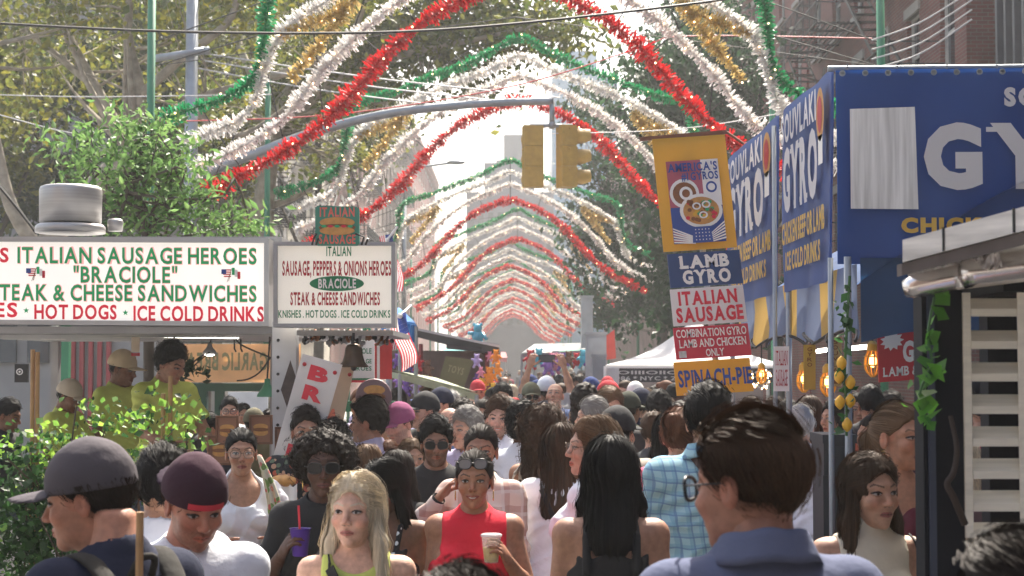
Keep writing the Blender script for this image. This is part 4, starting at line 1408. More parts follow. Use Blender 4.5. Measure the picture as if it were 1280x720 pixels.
arch_x = [.05, .14, -.05, .2, -.1, 0.1, .0, .2, -.1, .1, 0, .1, -.1, .1, 0, .1, -.1, .1, 0, .1, -.1, 0]
arch_h = [1.0, 1.0, .985, 1.0, .97, .98, .99, .97, 1.0, .97, .98, .99, .97, 1, .98, .97, .99, .96, .98, .97, .99, .98]
near = None; far = None
for i, Y in enumerate(arch_y):
    lab = "nearest red, white and green tinsel arch, cut by the top of the picture" if i == 0 else "%s tinsel arch down the street, counted from the nearest" % ORD[i]
    if i in (0, 4):
        t = thing("garland_arch", lab, "garland arch", (arch_x[i], Y, 0), 0, "tinsel arches spanning the street")
        for nm, q, c in arch_meshes(420 if i == 0 else 260, .020 if i == 0 else .040):
            link(nm, mk_mesh(nm, q.arrays(), q.f, [tin[c], bulb_m], q.m), t)
        link("wire_frame", mk_mesh("wire_frame", wires.arrays(), wires.f, wire_m), t)
        for sx in (-1, 1):
            q = MB(); q.tube([(sx * 4.45, .06, .13 * 0), (sx * 4.45, .06, 7.0)], .05, 10)
            link("pole", mk_mesh("pole", q.arrays(), q.f, pole_m, None, True), t)
        if i == 0: near = t
        else: far = t
    else:
        t = copy_tree(near if i < 4 else far)
        tag(t, lab); t.location = (arch_x[i], Y, 0)
    hh = arch_h[i]; t.scale = (1, 1, hh)

# ------------------------------------------------------------------ traffic signals, lamp, wires
galv = mat("galvanised_steel", (.30, .32, .34), rough=.45, metal=.6, var=.12, scale=8)
yel = mat("signal_yellow", (.52, .32, .065), rough=.5, var=.12, scale=10, bump=.1)
Ys = 27.0
pol = P(240, 60, Ys)
t = thing("signal_mast", "grey traffic signal mast with long curved arm reaching over the street", "signal mast", (pol.x, Ys, 0))
q = MB(); q.tube([(pol.x, Ys, 0), (pol.x, Ys, P(240, -40, Ys).z)], [.14, .10], 14); obj("pole", q, galv, t, True)
q = MB(); pts = [P(240, 228, Ys), P(262, 214, Ys), P(330, 188, Ys), P(400, 163, Ys), P(480, 143, Ys), P(560, 133, Ys), P(630, 128, Ys), P(692, 127, Ys)]
q.tube(catmull(pts, 40), np.linspace(.095, .06, 40), 12); obj("arm", q, galv, t, True)
q = MB(); q.tube([P(188, 74, Ys - .1), P(258, 63, Ys - .1)], .065, 12); q.tube([P(256, 64, Ys - .1), P(262, 63, Ys - .1)], .072, 12); obj("stub_arm", q, galv, t, True)
hx = P(690, 127, Ys)
q = MB(); q.tube([hx, hx - Vector((0, 0, .42))], .045, 10); q.tube([P(662, 157, Ys), P(716, 157, Ys)], .03, 8); q.ball(hx - Vector((0, 0, .40)), .07, 10)
obj("bracket", q, galv, t, True)
vis_dark = mat("dark_signal_lens", (.03, .02, .02), rough=.2)
for (px, lab, dirv) in ((666, "yellow traffic signal seen from behind, left of the pair", (-.15, 1.0, 0)), (708, "yellow traffic signal with hooded lamps turned right, right of the pair", (.95, .30, 0))):
    c = P(px, 196, Ys); d = Vector(dirv).normalized()
    t = thing("traffic_signal", lab, "traffic light", (c.x, Ys, c.z), math.atan2(d.y, d.x) - math.pi / 2, "traffic signals on the mast arm")
    q = MB()
    for k in range(3):
        zz = .35 - .35 * k
        q.box((-.165, -.13, zz - .172), (.165, .13, zz + .172)); q.box((-.15, .131, zz - .15), (.15, .15, zz + .15))
        q.ball((-.17, 0, zz + .12), .02, 6); q.ball((.17, 0, zz + .12), .02, 6)
    obj("housing", q, yel, t, world=False)
    for k in range(3):
        zz = .35 - .35 * k
        q = MB(); vs = []
        for rr in (.142, .130):
            for tt in (.15, .40):
                for j in range(15):
                    a = math.pi * (-.28 + 1.56 * j / 14)
                    vs.append((rr * math.cos(a), tt - (.10 if j in (0, 14) and tt > .3 else 0), zz + rr * math.sin(a)))
        q.add(vs, [(j, j+1, 16+j, 15+j) for j in range(14)] + [(30+j, 45+j, 46+j, 31+j) for j in range(14)] + [(15+j, 16+j, 46+j, 45+j) for j in range(14)])
        obj("visor", q, yel, t, world=False)
        q = MB(); q.lathe([(.001, .165), (.09, .160), (.128, .151)], 18, (0, 0, zz), axis=1); obj("lens", q, vis_dark, t, True, world=False)
t = thing("street_lamp", "far grey street lamp on a thin arm over the left roofs", "street lamp", (P(505, 300, 60).x, 60, 0))
q = MB(); bx_ = P(505, 300, 60)
q.tube([(bx_.x, 60, 0), P(505, 250, 60)], .09, 8); q.tube(catmull([P(505, 250, 60), P(507, 225, 60), P(520, 211, 60), P(545, 206, 60), P(562, 204, 60)], 16), .045, 6); obj("pole", q, galv, t, True)
q = MB(); q.ball(P(570, 203, 60), (.36, .15, .09), 10); obj("lamp_head", q, galv, t, True)

def cable(label, pts, rad, mt, n=30, name="cable"):
    q = MB(); q.tube(catmull([tuple(p) for p in pts], n), rad, 5)
    return single(name, q, mt, label, "cable")
blk = mat("black_rubber", (.015, .015, .016), rough=.6)
whw = mat("pale_wire", (.45, .45, .46), rough=.5)
cable("thick black cable crossing the whole top of the picture", [P(-60, 26, 15), P(200, 39, 15), P(450, 41, 15), P(640, 30, 15), P(900, 0, 15), P(1000, -20, 15)], .014, blk)
for i, (a, b, lab) in enumerate((((262, 68), (700, 122), "upper pale wire from the left mast to the signal arm"), ((256, 76), (640, 128), "middle pale wire from the left mast to the signal arm"), ((240, 84), (560, 133), "lower pale wire from the left mast to the signal arm"))):
    cable(lab, [P(a[0], a[1], Ys), P((a[0] + b[0]) / 2, (a[1] + b[1]) / 2 + 4, Ys), P(b[0], b[1], Ys)], .013, whw)
cable("thin red cord strung across the middle of the street", [P(205, 152, 24), P(420, 143, 24), P(640, 108, 24), P(800, 60, 24), P(860, 45, 24), P(1090, 48, 24)], .011, mat("red_cord", (.5, .04, .04)))
cable("thin grey wire high at the left edge", [P(-20, 118, 22), P(120, 121, 22), P(340, 118, 22)], .008, whw)
cable("slack grey wire low at the left edge", [P(-20, 138, 22), P(60, 160, 22), P(100, 168, 22)], .008, whw)
cable("thin wire above the traffic signals", [P(690, 167, Ys), P(860, 160, Ys), P(1050, 128, Ys)], .008, whw)
for i, lab in enumerate(("highest pale cable fanning out at the upper right", "second pale cable fanning out at the upper right", "third pale cable fanning out at the upper right", "lowest pale cable fanning out at the upper right")):
    cable(lab, [P(1090, 50 + i * 12, 19.2), P(1150, 28 + i * 13, 18.5), P(1215, -12 + i * 12, 18)], .010, whw)
# ------------------------------------------------------------------ signs and stalls
def V3(p): return np.array(tuple(p), float)
def qsign(name, label, cat, C, pm, texts=(), th=.03, frame=None, group=None, extra=None, sag=0.0, wave=0.0, parts=None):
    """a sign or banner on four real corners (top left, top right, bottom right, bottom left as read);
    texts: (string, u0, u1, v_top, v_bottom, material, bold, serif) in fractions of the panel"""
    TL, TR, BR, BL = [V3(c) for c in C]
    right = (TR - TL + BR - BL); right /= np.linalg.norm(right)
    up = (TL - BL + TR - BR); up /= np.linalg.norm(up)
    n = np.cross(right, up); n /= np.linalg.norm(n)
    cen = (TL + TR + BL + BR) / 4
    t = thing(name, label, cat, tuple((BL + BR) / 2), 0, group)
    at = lambda u, v, k=0: (TL * (1-u) + TR * u) * (1-v) + (BL * (1-u) + BR * u) * v + n * k
    q = MB()
    if wave:
        def fn(k):
            return lambda u, v: at(u, v, k + wave * math.sin(3.1 * u * 2.2 + v * 1.3) * .5 + wave * .6 * math.sin(u * 17 + v * 4) * (.3 + v * .5))
        q.quadgrid(lambda u, v: fn(0)(u, 1 - v), 36, 10); q.quadgrid(lambda u, v: fn(-th)(1 - u, 1 - v), 36, 10)
    else:
        q.add([TL, TR, BR, BL, TL - n*th, TR - n*th, BR - n*th, BL - n*th], [(3,2,1,0),(4,5,6,7),(0,1,5,4),(1,2,6,5),(2,3,7,6),(3,0,4,7)])
    obj("panel", q, pm, t, smooth=bool(wave))
    if frame:
        w, fm = frame[:2]; pr = frame[2] if len(frame) > 2 else .03
        q = MB()
        for a, b in ((TL, TR), (BL, BR)):
            q.bar(a + n * (pr/2 - th/2) - right * w/2, b + n * (pr/2 - th/2) + right * w/2, w, th + pr, up=n)
        for a, b in ((TL, BL), (TR, BR)):
            d = (b - a) / np.linalg.norm(b - a)
            q.bar(a + n * (pr/2 - th/2) + d * (w/2 + .001), b + n * (pr/2 - th/2) - d * (w/2 + .001), w, th + pr, up=n)
        obj("frame", q, fm, t)
    mats = []; q = MB()
    off = wave * 1.2 + .003 if wave else .003
    for k_, (s, u0, u1, v0, v1, m_, bold, serif) in enumerate(texts):
        if m_ not in mats: mats.append(m_)
        o = at((u0+u1)/2, v1)
        q2r = at(u1, v1) - at(u0, v1); W = np.linalg.norm(q2r); H_ = np.linalg.norm(at((u0+u1)/2, v0) - o)
        text(q, s, o, q2r / W, up, H_, W, bold, serif, mats.index(m_), proud=off + .0012 * (k_ % 2))
    if q.n: obj("lettering", q, mats, t)
    if extra:
        for nm, fn, m_ in extra:
            q = MB(); fn(q, at, right, up, n); obj(nm, q, m_, t)
    return t
def disc(q, at, u, v, ru, rv, k, n=24, mi=0, ir=0.0, a0=0, a1=2*math.pi):
    pts = [at(u + ru*math.cos(a), v - rv*math.sin(a), k) for a in np.linspace(a0, a1, n, endpoint=False)]
    if ir:
        p2 = [at(u + ru*ir*math.cos(a), v - rv*ir*math.sin(a), k) for a in np.linspace(a0, a1, n, endpoint=False)]
        q.add(pts + p2, [(i, (i+1) % n, n + (i+1) % n, n + i) for i in range(n)], mi)
    else: q.add(pts, [tuple(range(n))], mi)
def rect(q, at, u0, v0, u1, v1, k, mi=0):
    q.add([at(u0, v1, k), at(u1, v1, k), at(u1, v0, k), at(u0, v0, k)], [(0,1,2,3)], mi)
def px4(x0, y0, x1, y1, Y): return [P(x0, y0, Y), P(x1, y0, Y), P(x1, y1, Y), P(x0, y1, Y)]

c_green = mat("paint_green", (.03, .36, .14), rough=.5); c_dgreen = mat("paint_dark_green", (.015, .20, .08), rough=.5)
c_red = mat("paint_red", (.62, .025, .05), rough=.5); c_dred = mat("paint_dark_red", (.42, .02, .03), rough=.5)
c_pink = mat("paint_pink", (.75, .30, .30), rough=.5); c_white = mat("paint_white", (.80, .79, .76), rough=.55, var=.05)
c_blue = mat("paint_blue", (.03, .075, .30), rough=.5); c_yel = mat("paint_yellow", (.72, .42, .05), rough=.5)
c_brown = mat("paint_brown", (.22, .085, .03), rough=.6, var=.3, scale=40); c_bun = mat("paint_bun", (.55, .28, .08), rough=.6, var=.2, scale=30)
c_black = mat("paint_black", (.012, .012, .014), rough=.5); c_lb = mat("paint_light_blue", (.35, .50, .72), rough=.5)
lightbox = mat("lightbox_white", (.80, .77, .72), rough=.35, emit=.28, var=.09, scale=1.3, stretch=(1, 1, .35))  # faint emission stands in for sun shining through the sign face
lightbox2 = mat("lightbox_cream", (.78, .73, .64), rough=.35, emit=.16, var=.10, scale=2.2, stretch=(1, 1, .4))  # weaker emission, again for sun coming through the smaller sign
g_green = mat("backlit_green", (.012, .30, .10), rough=.4, emit=.10); g_red = mat("backlit_red", (.62, .015, .04), rough=.4, emit=.14); g_pink = mat("backlit_pink", (.80, .40, .38), rough=.4, emit=.2)  # letters glow slightly in place of sunlight from behind the panel
alu = mat("aluminium", (.45, .45, .46), rough=.38, metal=.75, var=.1, scale=6)
alu_d = mat("dull_aluminium", (.34, .34, .35), rough=.5, metal=.5, var=.15, scale=5)

# ---- sausage stand on the left
Yf = 9.5
def star(q, at, u, v, r, asp, k, mi):
    q.add([at(u + (r if i % 2 == 0 else r*.42) * math.sin(math.pi*i/5), v - (r if i % 2 == 0 else r*.42) * asp * math.cos(math.pi*i/5), k) for i in range(10)][::-1], [tuple(range(10))], mi)
x0s, x1s, y0s, y1s = -120, 334, 299, 403
U = lambda x: (x - x0s) / (x1s - x0s); Vv = lambda y: (y - y0s) / (y1s - y0s)
tx = []
for s, a, b, c, d, m_, mo in (("ITALIAN SAUSAGE HEROES", 22, 321, 309, 328, g_green, g_pink), ('"BRACIOLE"', 92, 222, 333, 352, g_green, g_pink), ("STEAK & CHEESE SANDWICHES", -12, 321, 356, 375, g_green, g_pink)):
    tx.append((s, U(a), U(b), Vv(c), Vv(d), mo, .055, False)); tx.append((s, U(a), U(b), Vv(c), Vv(d), m_, .022, False))
tx.append(("S", U(0), U(11), Vv(310), Vv(327), g_red, .03, False))
tx.append(("KNISHES", U(-98), U(22), Vv(379), Vv(396), g_red, .028, False))
tx.append(("HOT DOGS", U(43), U(146), Vv(381), Vv(398), g_red, .028, False)); tx.append(("ICE COLD DRINKS", U(167), U(330), Vv(382), Vv(400), g_red, .028, False))
def flagpair(q, at, cxs):
    for cx in cxs:
        for k in range(4): rect(q, at, U(cx - 12 + k), Vv(335 + k * 3.2 - k*.5), U(cx), Vv(336.6 + k * 3.2 - k * .5), .004 + k * .0004, 0)
        rect(q, at, U(cx - 12), Vv(335), U(cx - 6), Vv(341), .0062, 1)
        for j, mi in ((0, 2), (1, 3), (2, 0)): rect(q, at, U(cx + 1 + j * 3.5), Vv(333 + j * 2.5), U(cx + 4.5 + j * 3.5), Vv(342 + j * 2.5), .004, mi)
        q.bar(at(U(cx), Vv(336), .005), at(U(cx - 3), Vv(350), .005), .004, .002, 4); q.bar(at(U(cx + 1), Vv(334), .005), at(U(cx - 5), Vv(351), .0055), .004, .002, 4)
sg = qsign("lightbox_sign", "wide white backlit sign ITALIAN SAUSAGE HEROES over the food stand at the left", "sign", [P(x0s, y0s, Yf), P(x1s, y0s + 2, Yf), P(x1s, y1s + 2, Yf), P(x0s, y1s - 1, Yf)],
           lightbox, tx, .16, (.028, alu, .035), extra=[("flag_emblem", lambda q, at, r, u, n: flagpair(q, at, (45,)), [c_red, c_blue, g_green, c_white, c_brown]), ("flag_emblem", lambda q, at, r, u, n: flagpair(q, at, (289,)), [c_red, c_blue, g_green, c_white, c_brown]), ("star_emblem", lambda q, at, r, u, n: star(q, at, U(33), Vv(388), .0085, 4.3, .004, 0), g_green), ("star_emblem", lambda q, at, r, u, n: star(q, at, U(157), Vv(390), .0085, 4.3, .004, 0), g_green)])
st = thing("sausage_stand", "silver food trailer serving hatch under the wide backlit sausage sign", "food stand", (P(150, 400, Yf).x, Yf + 1.5, 0))
q = MB(); xl = P(-120, 400, Yf).x; xr = P(338, 400, Yf).x; zt = P(0, 293, Yf).z; zb = P(0, 407, Yf).z
q.box((xl, Yf + .165, zt - .05), (xr + .04, Yf + 3.0, zt)); q.box((xl, Yf + .17, zb - .05), (xr + .03, Yf + 3.0, zb)); q.box((xl, Yf + .03, zb - .045), (xr + .02, Yf + .16, zb - .005))
obj("roof", q, alu_d, st)
q = MB(); a = P(341, 407, Yf); b = P(371, 407, Yf); q.box((a.x, Yf - .02, 0), (b.x, Yf + .10, zb + .02))
for i in range(14): q.ball(((a.x * .75 + b.x * .25), Yf - .022, .9 + i * .1), .010, 6, 1)
obj("post", q, [mat("pale_post", (.52, .53, .55), rough=.45, metal=.3, var=.12, scale=6), c_black], st)
for (x_, w_, yb_) in ((64, 9, 2.8), (338, 3, 2.9), (-90, 9, 2.8)):
    q = MB(); a = P(x_, 420, Yf + yb_); q.box((a.x, Yf + yb_, 0), (a.x + w_ / F * (Yf + yb_), Yf + yb_ + .08, zb - .051)); obj("post", q, alu_d, st)
q = MB(); q.box((xl, Yf - .12, .96), (xr, Yf + .42, 1.0)); q.box((xl, Yf + .05, 0), (xr, Yf + .15, .958)); obj("counter", q, alu, st)
q = MB(); q.box((xl, Yf + .3, .25), (xr, Yf + 2.9, .40)); obj("floor", q, alu_d, st)
q = MB(); q.box((xl, Yf + 2.4, .40), (P(60, 0, 12).x, Yf + 2.85, 1.25)); q.box((P(62, 0, 12).x, Yf + 2.4, .40), (xr, Yf + 2.85, 1.0)); obj("work_counter", q, mat("brown_board", (.14, .075, .04), rough=.7, var=.3, scale=5), st)
tube_m = mat("lamp_tube", (1, 1, .95), emit=6.0, ecol=(1, .95, .82))
for (a, b, Yl, lb) in ((148, 298, 10.6, "long fluorescent tube lit under the stand ceiling"), (58, 76, 11.3, "short end of a second fluorescent tube lit at the left of the stand")):
    t = thing("tube_lamp", lb, "lamp", tuple(P((a+b)/2, 419, Yl)))
    q = MB(); q.tube([P(a, 419, Yl), P(b, 421, Yl)], .012, 8); obj("tube", q, tube_m, t)
    q = MB(); pa, pb = P(a - 4, 416, Yl), P(b + 4, 418, Yl); q.box((pa.x, Yl - .05, pa.z + .005), (pb.x, Yl + .05, zb - .052)); obj("holder", q, c_white, t)
t = thing("roof_vent", "round brushed steel vent on the roof of the sausage stand", "roof vent", tuple(P(90, 293, 10.6)))
steel = mat("brushed_steel", (.40, .39, .38), rough=.5, metal=.75, var=.15, scale=4, stretch=(.3, .3, 14))
cv = P(88, 290, 10.6); k = 10.6 / F
q = MB(); q.lathe([(38*k, 11.5*k), (38.5*k, 52*k), (37*k, 56*k), (33*k, 57.5*k), (.01, 58*k)], 36, (cv.x, 10.6, cv.z)); obj("hood", q, steel, t, True)
q = MB(); q.lathe([(30*k, 0), (43*k, .004), (43*k, 8*k), (40*k, 11*k), (30*k, 12*k)], 36, (cv.x, 10.6, cv.z - 2*k)); obj("base_ring", q, steel, t, True)
q = MB(); c2 = P(144, 289, 10.6); q.lathe([(9*k, 0), (10*k, 12*k), (8*k, 15*k), (.01, 16*k)], 18, (c2.x, 10.6, c2.z)); obj("pipe_cap", q, steel, t, True)
cable("black cable dropping behind the steel roof vent", [P(-10, 222, 11.2), P(20, 258, 11.2), P(46, 292, 11.2)], .012, blk)

# second sign and its things
tx = []
x0s, x1s, y0s, y1s = 345, 492, 305, 407
tx += [("ITALIAN", U(408), U(439), Vv(308.5), Vv(320), c_dgreen, .02, False), ("SAUSAGE, PEPPERS & ONIONS HEROES", U(353), U(489), Vv(327), Vv(344), c_dred, .03, False), ("STEAK & CHEESE SANDWICHES", U(363), U(475), Vv(366), Vv(381), c_dred, .03, False),
       ("KNISHES . HOT DOGS . ICE COLD DRINKS", U(348), U(488), Vv(388), Vv(397), c_dgreen, .02, False), ("BRACIOLE", U(398), U(445), Vv(349), Vv(360), c_white, .03, False)]
def oval(q, at, r, u, n): disc(q, at, U(421), Vv(354.5), 34 / (x1s - x0s), 9.5 / (y1s - y0s), .0015, 32)
Y2 = 9.2
qsign("lightbox_sign", "smaller square sign SAUSAGE, PEPPERS & ONIONS HEROES with green oval", "sign", px4(x0s, y0s, x1s, y1s, Y2), lightbox2, tx, .15, (.022, alu_d, .03), extra=[("green_oval", oval, c_dgreen)])
sg_m = mat("sign_green_teal", (.05, .24, .17), rough=.5)
x0s, x1s, y0s, y1s = 394, 449, 257, 307
def octo(q, at, r, u, n): pass
t = thing("menu_sign", "small green ITALIAN SAUSAGE sign with painted hero, clamped on top of the square sign", "sign", tuple(P(421, 307, 9.15)))
AT = lambda u_, v_, k_=0: V3(P(x0s + (x1s - x0s) * u_, y0s + (y1s - y0s) * v_, 9.15)) + np.array((0, -k_, 0))
q = MB(); pts = [AT(u_, v_) for u_, v_ in ((.0, .06), (.06, 0), (.94, .03), (1, .09), (1, .95), (.95, 1), (.05, 1), (0, .94))]
q.add(pts + [p + np.array((0, .03, 0)) for p in pts], [tuple(range(8))[::-1], tuple(range(8, 16))] + [(i, (i+1) % 8, 8 + (i+1) % 8, 8 + i) for i in range(8)]); obj("panel", q, sg_m, t)
q = MB(); text(q, "ITALIAN", AT(.5, .27), (1,0,0), (0,0,1), .050, .20, .03); obj("lettering", q, mat("letter_salmon", (.70, .16, .12), rough=.5), t); q = MB(); text(q, "SAUSAGE", AT(.5, .95), (1,0,0), (0,0,1), .050, .21, .03); obj("lettering", q, mat("letter_salmon", (.70, .16, .12), rough=.5), t)
q = MB(); disc(q, AT, .5, .42, .40, .13, .003, mi=0); disc(q, AT, .5, .55, .42, .09, .0045, mi=1); disc(q, AT, .5, .63, .40, .11, .006, mi=0)
for i in range(5): disc(q, AT, .2 + i * .15, .52, .06, .035, .0075, 10, mi=2 if i % 2 else 3)
obj("painted_hero", q, [c_bun, c_brown, c_red, c_green], t)
q = MB()
for x_ in (390, 452): q.tube([P(x_, 306, 9.12), P(x_ + 3, 296, 9.1), P(x_ + (6 if x_ < 420 else -8), 292, 9.1)], .006, 6); q.tube([P(x_ + 5, 306, 9.12), P(x_ + 8, 298, 9.1)], .006, 6)
obj("clamp", q, iron_m, t)
# shade shelf and bell lamp under the second sign
t = thing("stall_awning", "dim shelf of hooks and cords under the square sausage sign", "awning", tuple(P(430, 425, 9.4)))
q = MB(); a = P(372, 413, 9.4); b = P(492, 413, 9.4); q.box((a.x, 9.36, a.z - .03), (b.x, 10.9, a.z)); obj("shelf", q, alu_d, t)
for i in range(16):
    x_ = 380 + i * 7.2; r = np.random.default_rng(i); dp = 416 + 9 * r.random()
    q = MB(); q.tube(catmull([P(x_, 413, 9.5 + .5*r.random()), P(x_ + 3 * r.normal(), dp + 3, 9.5), P(x_ + 4 * r.normal(), dp + 8, 9.5)], 8), .005 + .006 * r.random(), 5); q.ball(P(x_ + 2, dp + 4, 9.6), .014 + .012 * r.random(), 6)
    obj("hook", q, [iron_m, alu_d, c_brown][i % 3], t)
bz = mat("dark_bronze", (.10, .065, .04), rough=.38, metal=.7, var=.3, scale=12)
t = thing("bell", "dark bronze bell hanging under the square sign", "bell", tuple(P(442, 459, 9.3)))
cb = P(442, 459, 9.3); k = 9.3 / F
q = MB(); q.lathe([(19*k, 0), (18.5*k, 1.5*k), (14*k, 7*k), (11.5*k, 15*k), (10.5*k, 24*k), (8*k, 28*k), (.004, 30*k)], 26, (cb.x, 9.3, cb.z)); obj("bell_body", q, bz, t, True)
q = MB(); q.tube([P(442, 430, 9.3), P(442, 416, 9.3)], .008, 6); q.ball(P(442, 429, 9.3), .016, 8); obj("hanger", q, iron_m, t)
q = MB(); q.ball(P(442, 460, 9.3), .018, 8); obj("clapper", q, iron_m, t)
# BRACIOLE banners
def vbanner(label, TLp, TRp, hh, Y, pm, word, lm, group=None):
    TL, TR = V3(P(*TLp, Y)), V3(P(*TRp, Y))
    r_ = (TR - TL); w_ = np.linalg.norm(r_); r_ /= w_
    dn = np.array((-.25 if True else 0, 0, -1.0)); dn /= np.linalg.norm(dn); dn = np.array((r_[2], 0, -r_[0]))
    BL, BR = TL + dn * hh, TR + dn * hh
    n_ = len(word); tx = []
    for i, ch in enumerate(word):
        v0 = (.05 + i * .112) / hh; tx.append((ch, .27, .76, v0, v0 + .070 / hh, lm, .06, False))
    def pins(q, at, r, u, n):
        for u_ in (.12, .88): q.ball(at(u_, .05, .004), .012, 8)
    return qsign("hanging_banner", label, "banner", [TL, TR, BR, BL], pm, tx, .008, group=group, extra=[("pin", pins, c_dred)])
vbanner("tilted white hanging banner with big red letters BRA", (378, 442), (428, 456), 1.05, 8.8, mat("banner_white", (.78, .77, .76), rough=.6, transl=.3), "BRACIOLE", c_red)
vbanner("faded peach hanging banner behind the white lettered one", (413, 452), (443, 458), 1.05, 9.4, mat("banner_peach", (.72, .58, .44), rough=.6, transl=.35), "  AD", mat("faded_red", (.75, .22, .14), rough=.6))
dia = MB(); dcx, dcy = 363, 487
dia.add([P(dcx, 450, 9.35), P(dcx + 12, dcy, 9.35), P(dcx, 522, 9.35), P(dcx - 12, dcy, 9.35), P(dcx, 450, 9.37), P(dcx + 12, dcy, 9.37), P(dcx, 522, 9.37), P(dcx - 12, dcy, 9.37)], [(3,2,1,0),(4,5,6,7),(0,1,5,4),(1,2,6,5),(2,3,7,6),(3,0,4,7)])
single("diamond_plaque", dia, mat("plaque", (.07, .05, .045), rough=.5, var=.4, scale=30), "dark diamond-shaped plaque on the pale stand post", "plaque")
t = thing("pendant_lamp", "green enamel pendant lamp at the right edge of the serving hatch", "lamp", tuple(P(334, 496, 10.4)))
cl = P(334, 496, 10.4); k = 10.4 / F
q = MB(); q.lathe([(13*k, 0), (12.5*k, 3*k), (7*k, 11*k), (4*k, 16*k), (3.5*k, 22*k), (.003, 23*k)], 20, (cl.x, 10.4, cl.z)); obj("lamp_shade", q, mat("green_enamel", (.08, .28, .17), rough=.3), t, True)
q = MB(); q.tube([P(334, 474, 10.4), P(336, 440, 10.4), P(338, 409, 10.4)], .006, 5); obj("cord", q, blk, t)
t = thing("clamp_lamp", "small lit clamp lamp inside the serving hatch", "lamp", tuple(P(262, 445, 11.0)))
q = MB(); q.lathe([(.05, 0), (.045, .02), (.02, .05), (.012, .08)], 16, tuple(P(262, 443, 11.0))); obj("lamp_shade", q, alu, t, True)
q = MB(); q.ball(P(262, 443, 11.0), (.035, .035, .012), 10); obj("bulb", q, mat("white_bulb", (1, 1, 1), emit=8, ecol=(1, .96, .9)), t)
q = MB(); q.tube(catmull([P(230, 462, 11), P(245, 450, 11), P(258, 440, 11), P(264, 425, 11), P(264, 408, 11)], 14), .007, 5); obj("arm", q, iron_m, t)
for i, (pts, lab) in enumerate((([(290, 412), (300, 430), (338, 447)], "upper dark cord slung inside the serving hatch"), ([(338, 447), (325, 465), (310, 474), (296, 476)], "lower dark cord slung inside the serving hatch"))):
    cable(lab, [P(x_, y_, 10.9) for x_, y_ in pts], .006, blk, 14)
ic = MB()
for z_ in (0, 1): ic.tube([P(293 + 8 * z_, 424, 11), P(293 + 8 * z_, 436, 11), P(295 + 8*z_, 440, 11)], .006, 5)
single("ceiling_hook", ic, iron_m, "pair of iron hooks hanging from the hatch ceiling", "hook")
tgm = MB(); tgm.box(tuple(P(164, 440, 10.5)), tuple(P(175, 415, 10.502))); tgm.box(tuple(P(164, 445, 10.499)), tuple(P(175, 441, 10.503)), 1)
single("paper_tag", tgm, [mat("paper", (.62, .52, .40), rough=.9), c_dred], "paper tag hanging in front of the fluorescent tube", "tag")
# stall behind with the mirrored garlic bread banner
t = thing("garlic_bread_stall", "green framed stall seen through the serving hatch", "stall", (P(300, 500, 16.5).x, 16.5, 0))
gbm = mat("dark_green_beam", (.015, .07, .045), rough=.6)
q = MB(); a, b = P(215, 479, 16.5), P(345, 489, 16.5); q.box((a.x, 16.5, b.z), (b.x, 16.65, a.z)); a, b = P(215, 421, 16.5), P(372, 428, 16.5); q.box((a.x, 16.5, b.z), (b.x, 16.6, a.z)); obj("beam", q, gbm, t)
for x_ in (247, 268, 372):
    q = MB(); a = P(x_, 480, 16.5); q.box((a.x, 16.52, 0), (a.x + .09, 16.62, P(0, 479, 16.5).z)); obj("post", q, gbm, t)
q = MB(); a, b = P(285, 490, 17.5), P(334, 560, 17.5); q.box((a.x, 17.5, 0), (b.x, 17.55, a.z)); obj("white_side_panel", q, mat("pale_tarp", (.6, .62, .66), rough=.7, transl=.3), t)
A_, B_, C_, D_ = P(222, 430, 16.3), P(376, 430, 16.3), P(376, 478, 16.3), P(222, 478, 16.3)
t = qsign("garlic_bread_banner", "peach banner GARLIC BREAD seen mirrored from behind through the hatch", "banner", [A_, B_, C_, D_], mat("peach_banner", (.80, .58, .36), rough=.7, transl=.6), (), .006)
q = MB(); n_ = V3(P(276, 463, 16.3)); text(q, "GARLIC BREAD", P(278, 462, 16.27), (-1, 0, 0), (0, 0, 1), .165, .92, .03); obj("lettering", q, mat("olive_letter", (.22, .22, .11), rough=.7), t)
for i, (x_, y_) in enumerate(((271, 521), (313, 520), (345, 535), (262, 546))):
    def hero(q, at, r, u, n):
        disc(q, at, .5, .40, .36, .12, .003); disc(q, at, .5, .60, .36, .13, .003); disc(q, at, .5, .5, .38, .07, .005, mi=1)
    qsign("menu_board", ["brown framed hero picture on the counter, left of three", "brown framed hero picture on the counter, middle of three", "brown framed hero picture on the counter, lowest and right", "brown framed hero picture low behind the woman in glasses"][i], "menu board",
          px4(x_, y_, x_ + 26, y_ + 34, 9.0 + .1 * i), mat("board_tan", (.28, .13, .075), rough=.6), (), .02, (.012, mat("board_wood", (.16, .07, .035), rough=.6, var=.2, scale=20), .01), group="picture boards on the hatch counter", extra=[("painted_hero", hero, [c_bun, c_brown])])
m = MB(); m.box(tuple(P(18, 478, 13)), tuple(V3(P(35, 455, 13)) + np.array((0, .03, 0)))); 
t = thing("black_sign", "small black sign with a white ring, far left behind the stand", "sign", tuple(P(26, 478, 13))); obj("panel", m, c_black, t)
q = MB(); at = lambda u_, v_, k_=0: V3(P(18 + 17 * u_, 455 + 23 * v_, 13 - .01)) ; disc(q, at, .38, .42, .25, .18, 0, 20, 0, .68); disc(q, at, .38, .42, .08, .06, 0, 12); obj("ring", q, c_white, t)
for (x_, w_, m_, lab) in ((76, 10, pole_m, "green pole seen through the left of the serving hatch"), (64, 6, c_white, "white pole beside the green one in the serving hatch")):
    q = MB(); a = P(x_, 425, 18); q.box((a.x, 18, 0), (a.x + w_ / F * 18, 18.1, 3.2)); single("pole", q, m_, lab, "pole")
t = thing("side_street_house", "grey house front with red stripes far behind the serving hatch", "building", (P(120, 400, 27).x, 27.5, 0))
